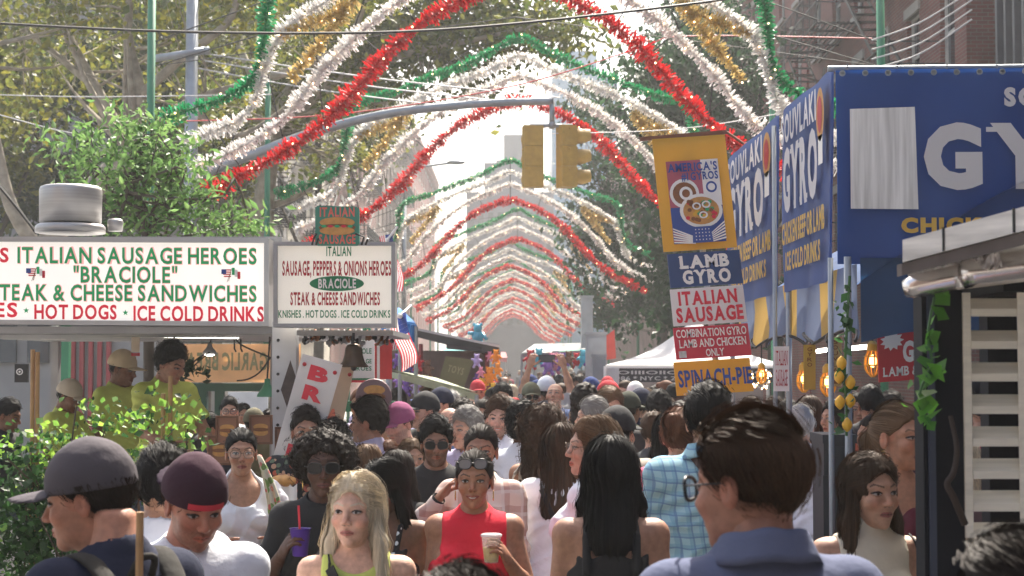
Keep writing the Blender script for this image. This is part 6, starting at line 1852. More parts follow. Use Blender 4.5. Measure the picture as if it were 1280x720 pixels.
# ---- the tall sign column
Yc = 9.0
def colq(yt, yb, dx0=0, dx1=0):
    lean = lambda y: (y - 170) * .1035
    return [P(815 + lean(yt) + dx0, yt + 4, Yc), P(906 + lean(yt) + dx1, yt - 2, Yc), P(907 + lean(yb) + dx1, yb - 2, Yc), P(815 + lean(yb) + dx0, yb + 4, Yc)]
yfr = mat("yellow_banner_cloth", (.66, .42, .07), rough=.7, var=.08, scale=4, transl=.25)
def pic(q, at, r, u, n):
    rect(q, at, .15, .21, .86, .94, .010, 0)
    rect(q, at, .15, .21, .62, .62, .012, 1); rect(q, at, .62, .21, .86, .62, .012, 2)
    disc(q, at, .36, .50, .20, .13, .014, 24, 2); disc(q, at, .36, .50, .16, .10, .016, 20, 3); disc(q, at, .38, .50, .09, .06, .018, 20, 2, .6)
    disc(q, at, .56, .66, .29, .15, .020, 30, 2); disc(q, at, .56, .66, .245, .122, .022, 26, 4)
    rr = np.random.default_rng(2)
    for i in range(34): disc(q, at, .56 + .2 * rr.uniform(-1, 1), .66 + .09 * rr.uniform(-1, 1), .03, .018, .024 + i * .0003, 8, (3, 5, 6, 3, 7, 3)[i % 6])
    for (a, b) in ((.50, .62), (.63, .61), (.58, .70)): disc(q, at, a, b, .06, .032, .036, 18, 2, .62)
    for i in range(6): q.add([at(.15, .80 + i * .024, .026), at(.15, .812 + i * .024, .026), at(.44, .90 + i * .01, .026), at(.44, .885 + i * .01, .026)], [(0,1,2,3)], 2); q.add([at(.86, .76 + i * .028, .026), at(.66, .86 + i * .014, .026), at(.66, .87 + i * .014, .026), at(.86, .775 + i * .028, .026)], [(0,1,2,3)], 2)
    q.add([at(.42, .80, .027), at(.40, .94, .027), at(.68, .94, .027), at(.66, .80, .027)], [(0,1,2,3)], 8)
    for i in range(4):
        for j in range(5): disc(q, at, .455 + j * .045, .825 + i * .03, .008, .006, .028, 5, 2)
    for i in range(3): q.add([at(.15, .82 + i * .045, .0255), at(.15, .84 + i * .045, .0255), at(.42, .93, .0255), at(.42, .915, .0255)], [(0,1,2,3)], 1)
    disc(q, at, .735, .455, .075, .050, .014, 20, 8); disc(q, at, .735, .455, .05, .032, .016, 18, 2)
qsign("picture_banner", "yellow edged picture banner of gyro plates on top of the sign column", "banner", colq(170, 311), yfr,
      [("AMERICA'S", .17, .84, .235, .305, c_blue, .03, True), ("#1 GYROS", .34, .84, .32, .385, c_blue, .03, True)], .012, extra=[("gyro_picture", pic, [c_blue, mat("pic_mauve", (.42, .10, .14)), c_white, c_brown, c_bun, c_green, c_red, c_yel, c_blue])])
for o_ in COL.objects:
    if o_.name.startswith("lettering") and o_.parent and o_.parent.get("label", "").startswith("yellow edged picture"): o_.location.y -= .014
q = MB(); q.bar(P(800, 174, 9.03), P(908, 165, 9.03), .022); q.tube([P(908, 165, 9.03), P(930, 180, 9.03)], .008, 6); single("banner_rod", q, mat("rod_brown", (.20, .09, .06), rough=.7), "brown rod holding up the yellow edged picture banner", "rod")
bp = mat("panel_blue", (.035, .075, .20), rough=.5, var=.08, scale=4, transl=.12); wp = mat("panel_white", (.74, .72, .72), rough=.55, var=.05, transl=.12); rp = mat("panel_red", (.56, .04, .07), rough=.5, var=.06, transl=.12); yp = mat("panel_yellow", (.80, .40, .03), rough=.5, var=.06, transl=.12)
qsign("menu_sign", "blue LAMB GYRO panel under the picture banner", "sign", colq(314, 356, 4, 3), bp, [("LAMB", .16, .84, .10, .44, c_white, .05, True), ("GYRO", .18, .84, .54, .90, c_white, .05, True)], .02, group="panels of the gyro sign column")
qsign("menu_sign", "white ITALIAN SAUSAGE panel with red serif letters in the sign column", "sign", colq(358, 404, 3, 3), wp, [("ITALIAN", .10, .90, .10, .44, c_red, .04, True), ("SAUSAGE", .05, .96, .54, .90, c_red, .04, True)], .02, group="panels of the gyro sign column")
def sticker(q, at, r, u, n): rect(q, at, .04, .74, .14, .95, .004)
qsign("menu_sign", "red COMBINATION GYRO LAMB AND CHICKEN ONLY panel in the sign column", "sign", colq(406, 446, 2, 4), rp, [("COMBINATION GYRO", .03, .97, .08, .32, c_white, .015, True), ("LAMB AND CHICKEN", .06, .95, .40, .64, c_white, .015, True), ("ONLY", .40, .64, .72, .94, c_white, .015, True)], .02, group="panels of the gyro sign column", extra=[("sticker", sticker, mat("sticker_grey", (.5, .5, .5), var=.3, scale=60))])
qsign("menu_sign", "yellow SPINACH-PIE panel at the foot of the sign column", "sign", colq(449, 491, -2, 2), yp, [("SPINACH-PIE", .04, 1.0, .28, .74, c_blue, .03, True)], .02, group="panels of the gyro sign column")
q = MB(); q.tube([P(862, 168, 9.08), P(900, 500, 9.08), (P(902, 500, 9.08).x, 9.08, 0)], .018, 8); single("sign_pole", q, galv, "thin leaning pole behind the sign column", "pole")
# ---- dark booth at the right edge
Yb = 4.2
bt = thing("wooden_booth", "dark booth with pale louvred shutter and shiny gutter at the right edge", "booth", (1.6, 4.6, 0))
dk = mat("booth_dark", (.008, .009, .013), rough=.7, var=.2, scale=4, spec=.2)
pa, pb = P(1152, 372, Yb).x, P(1203, 372, Yb).x
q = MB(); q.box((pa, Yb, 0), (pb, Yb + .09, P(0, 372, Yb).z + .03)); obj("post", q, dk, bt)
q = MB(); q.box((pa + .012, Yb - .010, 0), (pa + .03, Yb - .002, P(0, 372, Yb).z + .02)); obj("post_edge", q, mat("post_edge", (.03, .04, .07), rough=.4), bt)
lw = mat("louvre_cream", (.74, .69, .58), rough=.6, var=.12, scale=5, stretch=(1, 12, 12), bump=.1)
xL, xR = P(1203, 500, Yb).x + .002, P(1420, 500, Yb).x
q = MB(); q.box((xL, Yb - .01, P(0, 672, Yb).z), (xL + .020, Yb + .055, P(0, 366, Yb).z)); q.box((P(1271, 500, Yb).x, Yb - .016, P(0, 672, Yb).z), (P(1275, 0, Yb).x, Yb - .0125, P(0, 366, Yb).z)); q.box((xR, Yb - .01, P(0, 672, Yb).z), (xR + .045, Yb + .05, P(0, 366, Yb).z)); q.box((xL + .022, Yb - .01, P(0, 690, Yb).z), (xR - .002, Yb + .05, P(0, 672, Yb).z)); obj("shutter_frame", q, lw, bt)
for i in range(8):
    q = MB(); y_ = 390 + i * 40.5; z_ = P(0, y_, Yb).z
    q.add([(xL + .021, Yb - .012, z_ - .012), (xR, Yb - .012, z_ - .012), (xR, Yb - .012, z_ + .008), (xL + .021, Yb - .012, z_ + .008), (xL + .021, Yb + .050, z_ + .016), (xR, Yb + .050, z_ + .016), (xR, Yb + .050, z_ + .038), (xL + .021, Yb + .050, z_ + .038)], [(0,1,2,3),(7,6,5,4),(4,5,1,0),(3,2,6,7),(1,5,6,2),(0,3,7,4)]); obj("louvre", q, lw, bt)
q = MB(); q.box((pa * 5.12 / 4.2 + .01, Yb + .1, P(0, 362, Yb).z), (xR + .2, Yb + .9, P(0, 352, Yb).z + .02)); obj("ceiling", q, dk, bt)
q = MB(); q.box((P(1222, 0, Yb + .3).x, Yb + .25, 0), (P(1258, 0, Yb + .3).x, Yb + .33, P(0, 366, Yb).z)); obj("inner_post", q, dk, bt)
A, B = V3(P(1128, 300, 3.95)), V3(P(1310, 250, 3.6)); C2, D = V3(P(1310, 318, 5.4)), V3(P(1140, 338, 5.4))
n_ = np.array((0, 0, -.055)); q = MB(); q.add([A, B, C2, D, A + n_, B + n_, C2 + n_, D + n_], [(0,1,2,3),(7,6,5,4),(0,4,5,1),(1,5,6,2),(2,6,7,3),(3,7,4,0)]); obj("roof_board", q, mat("roof_board", (.66, .63, .58), rough=.75, var=.35, scale=4, bump=.3, stretch=(1, 1, 9)), bt)
q = MB(); q.add([A + n_*1.05 + (0, .01, 0), B + n_*1.05 + (0, .01, 0), B + n_ * 1.6 + (0, .01, 0), A + n_ * 1.6 + (0, .01, 0), A + n_*1.05 + (0, .06, 0), B + n_*1.05 + (0, .06, 0), B + n_ * 1.6 + (0, .06, 0), A + n_ * 1.6 + (0, .06, 0)], [(3,2,1,0),(4,5,6,7),(0,1,5,4),(1,2,6,5),(2,3,7,6),(3,0,4,7)]); obj("fascia", q, mat("fascia_dark", (.10, .08, .07), rough=.8, var=.3, scale=9), bt)
for f_ in (.30, .78):
    q = MB(); e = A + (B - A) * f_; q.box((e[0] - .0025, e[1] - .004, e[2] - .054), (e[0] + .0025, e[1] + .004, e[2] + .003)); obj("board_joint", q, c_black, bt)
r = np.random.default_rng(44)
q = MB(); f0, f1 = A + n_ * 1.3 + (.12, .30, 0), B + n_ * 1.3 + (0, .30, 0)
jag = r.normal(0, 1, (61, 7, 3)) * (.004, .010, .007)
q.quadgrid(lambda u, v: f0 * (1-u) + f1 * u + np.array((0, .03 + .03 * v, -.052 * v)) + jag[int(round(u*60)), int(round(v*6))], 60, 6); obj("foil_fringe", q, mat("crumpled_foil", (.70, .66, .64), rough=.3, metal=.8), bt)
chrome = mat("shiny_gutter", (.78, .74, .72), rough=.20, metal=.95, var=.2, scale=3, bump=.3, bscale=7)
q = MB(); g0, g1, g2 = V3(P(1131, 361, 4.15)), V3(P(1204, 345, 4.08)), V3(P(1330, 326, 3.98)); q.tube(np.linspace(g0, g1, 8), [.022, .03, .031, .031, .032, .032, .032, .033], 18); obj("gutter", q, chrome, bt, True)
q = MB(); q.tube(np.linspace(g1 + (.001, 0, .006), g2, 8), [.040] * 8, 18); obj("gutter_sleeve", q, chrome, bt, True)
t = thing("ivy_garland", "green leaf garland hanging on the dark booth post", "garland", tuple(P(1160, 540, 4.1)))
r = np.random.default_rng(15)
q = MB(); path = catmull([P(1168, 372, 4.12), P(1160, 420, 4.08), P(1165, 455, 4.08), P(1150, 490, 4.06), P(1152, 530, 4.06)], 30); q.tube(path, .004, 5); obj("stem", q, mat("stem_green", (.05, .14, .04)), t)
lc = path[r.integers(0, 30, 34)] + r.normal(0, .016, (34, 3)) * (1, .6, 1)
big = leaves_mesh("foliage", lc - np.array(tuple(t.location)), np.full(34, .052), (.16, .42, .05), (.07, .22, .04), r, 1.2, lf, .85); link("foliage", big, t)
q = MB(); q.tube(catmull([P(1188, 520, 4.12), P(1196, 560, 4.1), P(1192, 590, 4.1), P(1184, 605, 4.1), P(1192, 622, 4.1), P(1206, 655, 4.12)], 30), np.linspace(.006, .010, 30), 8); single("twisted_stem", q, mat("stem_brown", (.035, .022, .016), rough=.8), "dark twisted vine stem clinging to the booth post", "stem")
# ---- ivy planter in front of the sausage stand
t = thing("ivy_planter", "planter of ivy climbing up bamboo stakes before the sausage stand", "planter", (P(90, 700, 7.2).x, 7.2, 0))
q = MB(); q.box((P(-60, 0, 7.2).x, 7.0, 0), (P(190, 0, 7.2).x, 7.4, .55)); obj("planter_box", q, mat("planter_wood", (.10, .07, .05), rough=.8, var=.3, scale=6), t)
for (x_, y_) in ((41, 437), (47, 440), (204, 492), (213, 470)):
    q = MB(); a = P(x_, y_, 7.2); q.tube([a, (a.x + .01, 7.2, .5)], .010, 7); obj("bamboo_stake", q, mat("bamboo", (.40, .23, .10), rough=.6, var=.2, scale=20), t)
r = np.random.default_rng(21); cen = []
def mass(x_, y_, sx, sy, n, sz=.10): 
    cen.append(np.array([tuple(P(x_ + sx * r.normal(), y_ + sy * r.normal(), 7.15 + sz * r.normal())) for _ in range(n)]))
for a in ((30, 575, 20, 18, 210), (60, 610, 28, 34, 420), (30, 665, 30, 36, 420), (80, 552, 22, 13, 110), (20, 700, 28, 18, 160), (100, 690, 38, 26, 220), (140, 527, 20, 9, 50), (178, 525, 18, 10, 56), (205, 558, 20, 12, 70), (170, 568, 20, 10, 50), (235, 526, 14, 10, 34), (225, 592, 20, 15, 80), (262, 548, 9, 8, 16), (112, 508, 15, 8, 26), (215, 511, 11, 8, 22), (185, 496, 7, 8, 10), (235, 500, 7, 6, 8), (75, 645, 38, 42, 240), (145, 605, 28, 24, 110)): mass(*a)
cen = np.concatenate(cen); cen = np.concatenate((cen, (cen + r.normal(0, .035, cen.shape))[cen[:, 2] < 1.42]))
cen = cen[cen[:, 0] < P(272, 0, 7.2).x]; cen[:, 2] = np.maximum(cen[:, 2], .45)
leaf_lit = r.random(len(cen)) < np.clip((cen[:, 2] - P(0, 590, 7.2).z) / .28, .02, .6)
for nm_, sel, ca, cb in (("foliage", ~leaf_lit, (.05, .13, .03), (.018, .05, .016)), ("backlit_foliage", leaf_lit, (.30, .48, .07), (.12, .28, .05))):  # backlight put into leaf colour: brighter leaves towards the top, shaded ones below
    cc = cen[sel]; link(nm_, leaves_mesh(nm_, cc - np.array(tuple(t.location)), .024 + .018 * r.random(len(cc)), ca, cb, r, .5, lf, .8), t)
q = MB()
for i in range(26):
    a = V3(P(10 + 230 * r.random(), 640, 7.2)); a[2] = .55; b = V3(cen[r.integers(0, len(cen))]); q.tube(limb_path(a, b, .06, 6, r), .004, 4)
obj("stem", q, mat("stem_brown2", (.07, .05, .03), rough=.8), t)
q = MB(); a = P(175, 640, 3.7); q.tube([a, (a.x, 3.7, .0)], .009, 8); single("wooden_stick", q, MATS["bamboo"], "thin wooden stick standing before the backpack at the lower left", "stick")
q = MB(); r = np.random.default_rng(31); hl = np.array([tuple(P(238 + 12 * r.normal(), 460 + 7 * r.normal(), 10.8 + .05 * r.normal())) for _ in range(70)])
t = thing("hanging_plant", "dark leafy plant silhouetted inside the serving hatch", "plant", tuple(P(240, 478, 10.8)))
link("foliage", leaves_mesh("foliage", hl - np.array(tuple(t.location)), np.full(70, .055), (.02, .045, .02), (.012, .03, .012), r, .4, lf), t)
q = MB(); q.tube([P(262, 440, 10.8), P(245, 455, 10.8), P(230, 470, 10.8)], .005, 5); obj("stem", q, blk, t)
# ------------------------------------------------------------------ the crowd
HX = dict(short=.026, mop=.052, afro=.036, long=.026, curly=.052, bun=.016, ponytail=.016, bald=.004)
def pp(label, px, py, d, **k):
    h = k.get('hair', ('short', 'dark'))
    k.setdefault('hairx', .040 if k.get('cap') else (HX[h[0]] if h else 0))
    k['hair'] = h
    return person(label, px, py, d, **k)
cm = cloth_mat
W_ = cm((.71, .73, .79), "cloth_white"); BK = black_cloth; NV = cm((.018, .022, .045), "cloth_navy"); GY = cm((.28, .28, .29), "cloth_grey"); LV = cm((.50, .47, .66), "cloth_lavender"); RD = cm((.62, .022, .045), "cloth_scarlet")
CR = cm((.66, .60, .48), "cloth_cream"); HV = cm((.52, .58, .15), "cloth_neon"); BL = cm((.12, .17, .32), "cloth_blue"); PK = cm((.55, .12, .18), "cloth_rose"); BG = cm((.48, .42, .34), "cloth_beige"); OL = cm((.14, .14, .08), "cloth_olive"); WN = cm((.14, .03, .05), "cloth_wine")
# ---- nearest row
I = pp("man in glasses with short brown hair and grey-blue collared shirt, closest to the camera", 948, 503, 3.1, yaw=-170, hyaw=-132, pitch=6, k='m', skin=(.36, .17, .11), hair=('short', 'brown'), L=.31, top='shirt', tmat=cm((.10, .115, .185), "cloth_greyblue"), glasses='clear', g=1.0)
I = pp("person with dark hair at the bottom right corner, only the crown in view", 1268, 655, 2.5, yaw=170, k='m', hair=('short', 'dark'), L=.31, tmat=BK)
I = pp("person with dark hair at the bottom centre, only the top of the head showing", 578, 698, 2.6, yaw=175, k='f', hair=('short', 'dark'), L=.31, tmat=BK, skin='tan')
capd = cm((.085, .075, .085), "cap_dark_grey")
I = pp("man in a faded dark grey cap and navy shirt wearing a backpack, lower left", 118, 541, 3.95, yaw=-135, hyaw=-92, pitch=10, headfwd=.07, k='m', skin=(.42, .20, .13), hair=('short', 'dark'), L=.5, top='tee', tmat=NV, cap='cap', capmat=capd, g=1.04, seed=2)
bpk = cm((.035, .033, .030), "backpack_cloth")
t = thing("backpack", "dark grey backpack on the back of the man in the grey cap", "backpack", (0, 0, 0))
q = MB(); Wm = I['W']
def bodyQ(fn_lo, fn_hi, h, f): 
    V, Fc = snet(f, fn_lo, fn_hi, h); return xf(Wm, V), Fc
V, Fc = bodyQ((-.2, .08, .9), (.2, .36, 1.48), .012, lambda Q: smin(ell(Q, (0, .20, 1.17), (.16, .11, .25)), ell(Q, (0, .27, 1.10), (.12, .07, .15)), .02) + .004 * wob(Q, 25))
c0 = V.mean(0); c0[2] = V[:, 2].min(); t.location = c0
link("pack", mk_mesh("pack", V - c0, Fc, bpk, None, True), t)
for sx in (-1, 1):
    q = MB(); pts = [xf(Wm, np.array([p]))[0] for p in ((sx*.085, .15, 1.40), (sx*.100, .06, 1.468), (sx*.110, -.03, 1.455), (sx*.115, -.13, 1.36), (sx*.13, -.15, 1.22), (sx*.16, -.05, 1.08), (sx*.12, .12, 1.02))]
    q.tube(catmull(pts, 24), .030, 8, flat=.35); obj("strap", q, bpk, t, True)
q = MB(); pts = [xf(Wm, np.array([p]))[0] for p in ((-.03, .12, 1.42), (-.02, .15, 1.47), (.02, .15, 1.47), (.03, .12, 1.42))]; q.tube(catmull(pts, 10), .009, 6); obj("handle", q, bpk, t, True)
I = pp("man looking down in a backwards maroon cap and white printed T-shirt", 238, 556, 4.6, yaw=15, hyaw=30, pitch=20, k='m', skin=(.45, .20, .13), hair=('short', 'brown'), beard=.5, top='tee', tmat=W_, cap='cap', capback=True, capmat=cm((.045, .018, .030), "cap_maroon"), brimmat=cm((.03, .015, .03), "cap_brim"), seed=3)
q = MB(); q.quadgrid(lambda u, v: (-.055 + .11*u, -.120 - .004*math.cos((u-.5)*3), .040 + .014*v) if False else (.098*math.sin((u-.5)*1.15), .014 - .119*math.cos((u-.5)*1.15), .030 + .018*v), 12, 1); wear(I, 'cap_strap', q, c_red, head=True)
q = MB()
for i in range(22):
    a = i * 2 * math.pi / 22; rr = .05; cx, cz = .045, 1.23
    q.add([(cx + .012*math.cos(a-.09), -.168, cz + .012*math.sin(a-.09)), (cx + rr*math.cos(a-.06), -.166, cz + rr*math.sin(a-.06)), (cx + rr*math.cos(a+.06), -.166, cz + rr*math.sin(a+.06)), (cx + .012*math.cos(a+.09), -.168, cz + .012*math.sin(a+.09))], [(0,1,2,3)])
wear(I, 'shirt_print', q, mat("print_blue", (.03, .12, .50)), smooth=False)
I = pp("woman with long straight blond hair and neon yellow top, lower centre", 446, 586, 5.1, yaw=2, hyaw=-14, pitch=-2, k='f', skin=(.60, .36, .26), hair=('long', 'blond'), L=.36, top='tank', tmat=HV, lips=(.42, .16, .13), seed=1, g=.98)
strap(I, [(-.10, .02, 1.455), (-.085, -.08, 1.42), (-.02, -.145, 1.30), (.06, -.155, 1.2), (.15, -.10, 1.02)], .035, BK)
I = pp("woman in dark sunglasses and black T-shirt with natural puffed hair, holding a purple cup", 405, 534, 6.2, yaw=4, hyaw=6, k='f', skin='dark', hair=('afro', 'dark'), top='tee', tmat=BK, glasses='sun', arms=('down', 'hold'), hands=('relaxed', 'grip'), g=1.08, lips=(.13, .045, .04))
earrings(I, .024)
strap(I, [(.10, .03, 1.465), (.08, -.10, 1.42), (.0, -.17, 1.28), (-.10, -.15, 1.10)], .03, cm((.10, .10, .11), "strap_grey"))
def cup(label, info, side, m_, hgt=.100, r0=.028, r1=.038, lid=None, straw=None, fill=None):
    p, n = info['grip'][side]; s = 1.0
    t = thing("drink_cup", label, "cup", (p.x, p.y, p.z - hgt * .5))
    q = MB(); q.lathe([(r0*.9, 0), (r0, .002), (r1, hgt), (r1 + .003, hgt + .002), (r1 - .001, hgt), (r0 - .002, .004)], 22, (p.x, p.y, p.z - hgt*.5), cap=False); q.lathe([(.001, .003), (r0, .003)], 22, (p.x, p.y, p.z - hgt*.5), cap=False); obj("cup", q, m_, t, True)
    if fill: q = MB(); q.lathe([(.001, .006), (r0*.95, .006), (r0 + (r1-r0)*.55, hgt*.6), (.001, hgt*.6)], 18, (p.x, p.y, p.z - hgt*.5), cap=False); obj("drink", q, fill, t, True)
    if lid: q = MB(); q.lathe([(r1+.003, hgt+.003), (r1+.004, hgt+.010), (r1-.004, hgt+.014), (.001, hgt+.014)], 22, (p.x, p.y, p.z - hgt*.5), cap=False); obj("lid", q, lid, t, True)
    if straw: q = MB(); q.tube([(p.x, p.y, p.z), (p.x - .008, p.y + .01, p.z + hgt*1.35)], .0042, 8); obj("straw", q, straw, t)
cup("purple cup with a red straw held by the woman in black", I, -1, mat("cup_purple", (.08, .03, .28), rough=.3), straw=c_red)
I = pp("smiling woman in a red sleeveless top, grey sunglasses on her head, holding a clear cup", 593, 561, 6.45, yaw=0, hyaw=-3, k='f', skin=(.34, .165, .10), hair=('bun', 'dark'), top='sleeveless', tmat=RD, smile=True, glasses='head', arms=('hold', 'down'), hands=('grip', 'relaxed'), g=1.25, lips=(.30, .085, .07), seed=4)
earrings(I, .020)
cup("clear lidded plastic cup with yellow drink held by the woman in red", I, 1, mat("cup_clear", (.85, .86, .86), rough=.1, alpha=.24), lid=mat("lid_clear", (.85, .85, .86), rough=.15, alpha=.6), fill=mat("drink_yellow", (.55, .36, .08), rough=.3))
I = pp("woman with long black hair seen from behind in a black strappy top", 763, 541, 5.5, yaw=178, hyaw=172, k='f', skin=(.36, .19, .125), hair=('long', 'black'), L=.20, top='camisole', tmat=BK, g=1.06, seed=6)
I = pp("woman in a cream sleeveless turtleneck with long brown hair, lower right", 1086, 561, 5.2, yaw=8, hyaw=22, k='f', skin=(.50, .285, .195), hair=('long', 'brown'), L=.42, top='turtle', tmat=CR, lips=(.30, .10, .09), seed=7)
earrings(I, .014); necklace(I, 1.455)
strap(I, [(.145, .02, 1.45), (.15, -.06, 1.42), (.16, -.11, 1.28), (.17, -.09, 1.1), (.18, -.05, .98)], .022, BK)
I = pp("woman with a light brown ponytail and wine camisole behind the booth post", 1122, 501, 6.2, yaw=25, hyaw=36, k='f', skin=(.42, .215, .14), hair=('ponytail', 'lightbrown'), L=.26, top='camisole', tmat=WN, lips=(.3, .1, .09))
earrings(I, .012); necklace(I, 1.44)
I = pp("woman with very long blond hair turned away, between booth post and shutter", 1194, 538, 6.4, yaw=170, k='f', skin='light', hair=('long', 'blond'), L=.55, top='tee', tmat=cm((.20, .13, .13), "cloth_dusty"), seed=8)
# ---- second row
plaid = plaid_mat("plaid_aqua", (.29, .47, .53), (.15, .32, .44), (.10, .17, .32), .038)
I = pp("tall dark haired man seen from behind in a light blue plaid shirt with brown strap", 886, 476, 6.3, yaw=172, hyaw=165, k='m', skin='light', hair=('short', 'black'), top='shirt', tmat=plaid, g=1.12, seed=9)
strap(I, [(.06, .09, 1.49), (.0, .15, 1.42), (-.10, .155, 1.30), (-.2, .12, 1.12)], .035, mat("leather_brown", (.05, .022, .015), rough=.5))
I = pp("woman in round glasses in profile with light brown hair and white T-shirt", 742, 517, 6.9, yaw=-115, hyaw=-80, k='f', skin=(.48, .28, .20), hair=('long', 'lightbrown'), L=.13, top='tee', tmat=W_, glasses='round', g=1.05)
I = pp("woman with long brown hair seen from behind in a loose white shirt", 701, 526, 7.6, yaw=160, hyaw=168, k='f', skin='light', hair=('long', 'brown'), L=.27, top='long', tmat=W_, bmat=cm((.42, .42, .44), "cloth_palegrey"), seed=10, g=1.0)
strap(I, [(.10, .03, 1.46), (.06, .12, 1.42), (-.03, .15, 1.25), (-.12, .13, 1.08)], .025, BK)
I = pp("woman with very curly brown hair and bare tan shoulder carrying a tote strap", 682, 502, 8.2, yaw=150, hyaw=140, k='f', skin='tan', hair=('curly', 'brown'), L=.26, top='tank', tmat=BG, seed=11)
strap(I, [(.11, .02, 1.465), (.13, .10, 1.40), (.17, .13, 1.22), (.19, .10, 1.05)], .03, cm((.55, .50, .42), "tote_canvas"))
def tote(label, info, side, m_, name="tote_bag", prm=None, z=.85, x=.30, y=.0, extra=None):
    Wm = info['W']
    t = thing(name, label, "bag", tuple(Wm @ Vector((side*x, y, z - .2))))
    q = MB(); q.quadgrid(lambda u, v: (side*x + .03*math.cos(u*6.283)*(.6+.4*(1-v)), y + .19*math.sin(u*6.283), z - .2 + .40*v + .012*math.sin(u*14)*v), 28, 8); q.v[0] = xf(Wm, q.v[0]); obj("bag_body", q, m_, t, True)
    for o_ in (-.015, .015):
        q = MB(); q.tube([xf(Wm, np.array([p]))[0] for p in catmull([(side*x+o_, y-.09, z+.19), (side*(x-.03)+o_, y-.05, z+.40), (side*(x-.10), y, z+.60), (side*(x-.03)+o_, y+.05, z+.40), (side*x+o_, y+.09, z+.19)], 18)], .010, 6); obj("handle", q, m_, t, True)
tote("cream tote bag with red print on the curly haired woman's side", I, -1, spot_mat("tote_red", (.60, .53, .44), [(.55, .05, .06)], 9, .22), z=.92)
I = pp("woman in glasses with dark tied hair and white puff sleeved blouse", 302, 534, 8.0, yaw=18, hyaw=12, k='f', skin=(.40, .22, .145), hair=('bun', 'black'), top='puff', tmat=W_, glasses='round', arms=('bent', 'bent'), g=1.0, lips=(.3, .1, .09), seed=12)
tote("pale tote bag printed with green and pink leaves, by the white blouse", I, 1, spot_mat("tote_leaf", (.55, .52, .40), [(.16, .26, .08), (.55, .18, .16)], 20, .34), z=1.0, x=.16, y=-.20)
floral = spot_mat("floral_dark", (.012, .013, .016), [(.45, .10, .06), (.42, .25, .16), (.10, .14, .09)], 15, .34)
I = pp("man with dark side-parted hair in a black floral shirt holding food", 383, 507, 8.8, yaw=0, hyaw=10, k='m', skin=(.36, .19, .125), hair=('short', 'dark'), top='shirt', tmat=floral, arms=('hold', 'hold'), hands=('grip', 'grip'), beard=.25, g=1.1)
p_, n_ = I['grip'][-1]
t = thing("food_roll", "golden filled roll in paper in the floral shirt man's hand", "food", (p_.x, p_.y - .02, p_.z))
q = MB(); V, Fc = snet(lambda Q: ell(Q, (0, 0, .02), (.075, .04, .032)) + .004 * wob(Q, 80), (-.1, -.06, -.03), (.1, .06, .07), .006); link("roll", mk_mesh("roll", V, Fc, c_bun, None, True), t)
q = MB(); q.quadgrid(lambda u, v: (p_.x - .08 + .16*u, p_.y - .045 + .012*math.sin(u*12), p_.z - .12 + .12*v + .01*math.sin(u*20)), 16, 5); obj("paper", q, c_white, t, True)
I = pp("woman with wavy black hair looking down in a black and white dotted top", 486, 568, 6.6, yaw=-20, hyaw=-32, pitch=18, k='f', skin='brown', hair=('long', 'black'), L=.26, top='camisole', tmat=spot_mat("dotted_black", (.012, .012, .014), [(.7, .7, .7)], 26, .28), seed=13, g=1.05)
earrings(I, .028, m=mat("silver", (.6, .6, .6), rough=.25, metal=1))
I = pp("bearded man in dark sunglasses with swept black hair and black T-shirt", 545, 522, 8.4, yaw=5, hyaw=4, k='m', skin=(.30, .165, .11), hair=('short', 'black'), L=.55, top='tee', tmat=BK, glasses='sun', beard=.75, g=1.08)
pl2 = plaid_mat("plaid_beige", (.62, .52, .46), (.36, .20, .17), (.66, .62, .58), .11)
I = pp("woman with hair tied back in a pale plaid shirt, arm raised, behind the red top", 601, 529, 7.5, yaw=-8, hyaw=-4, k='f', skin=(.33, .175, .11), hair=('bun', 'dark'), top='long', tmat=pl2, arms=('down', 'chin'), g=1.05)
q = MB(); a, e, w, f = arm_pts(-1, 'chin', 'f'); q.lathe([(.030, -.012), (.033, -.010), (.033, .010), (.030, .012)], 18, (0, 0, 0), cap=False); q.ball((.030, 0, 0), (.006, .016, .016), 8)
zq = Vector(f).to_track_quat('Z', 'X').to_matrix(); q.v = [np.array([(zq @ Vector(p)) for p in v]) + (w - f * .02) for v in q.v]; wear(I, 'wristwatch', q, BK)
I = pp("smiling bearded man with brown hair and white shirt in the middle of the crowd", 624, 496, 10.6, yaw=10, hyaw=-4, k='m', skin=(.50, .29, .21), hair=('short', 'brown'), L=.55, top='shirt', tmat=W_, smile=True, beard=.6, g=1.08)
I = pp("man with short black hair seen from behind in a white shirt, behind the maroon cap", 205, 553, 5.0, yaw=170, k='m', skin='tan', hair=('short', 'black'), top='tee', tmat=W_, g=1.05)
I = pp("person with curly black hair turned away in a pale grey shirt, centre left", 418, 520, 8.8, yaw=165, k='m', skin='tan', hair=('mop', 'black'), top='tee', tmat=GY)
I = pp("man with dark swept hair in a lavender shirt looking left", 462, 498, 9.6, yaw=-120, hyaw=-100, k='m', skin=(.42, .22, .15), hair=('short', 'dark'), L=.55, top='long', tmat=LV, g=1.05, seed=3)
I = pp("bearded man looking down under a mauve cap", 503, 499, 10.4, yaw=-20, hyaw=-38, pitch=14, k='m', skin=(.48, .27, .20), hair=('short', 'brown'), top='tee', tmat=W_, cap='cap', capmat=cm((.26, .07, .16), "cap_mauve"), beard=.7, lod=1)
I = pp("smiling man in a black cap turned left behind the mauve cap", 531, 487, 11.6, yaw=-40, hyaw=-52, k='m', skin=(.50, .28, .20), hair=('short', 'dark'), top='tee', tmat=BK, cap='cap', capmat=BK, smile=True, lod=1)
I = pp("man in a navy cap with earphones beside the black cap", 551, 482, 13.2, yaw=-30, hyaw=-48, k='m', skin='light', hair=('short', 'dark'), top='tee', tmat=GY, cap='cap', capmat=NV, lod=1)
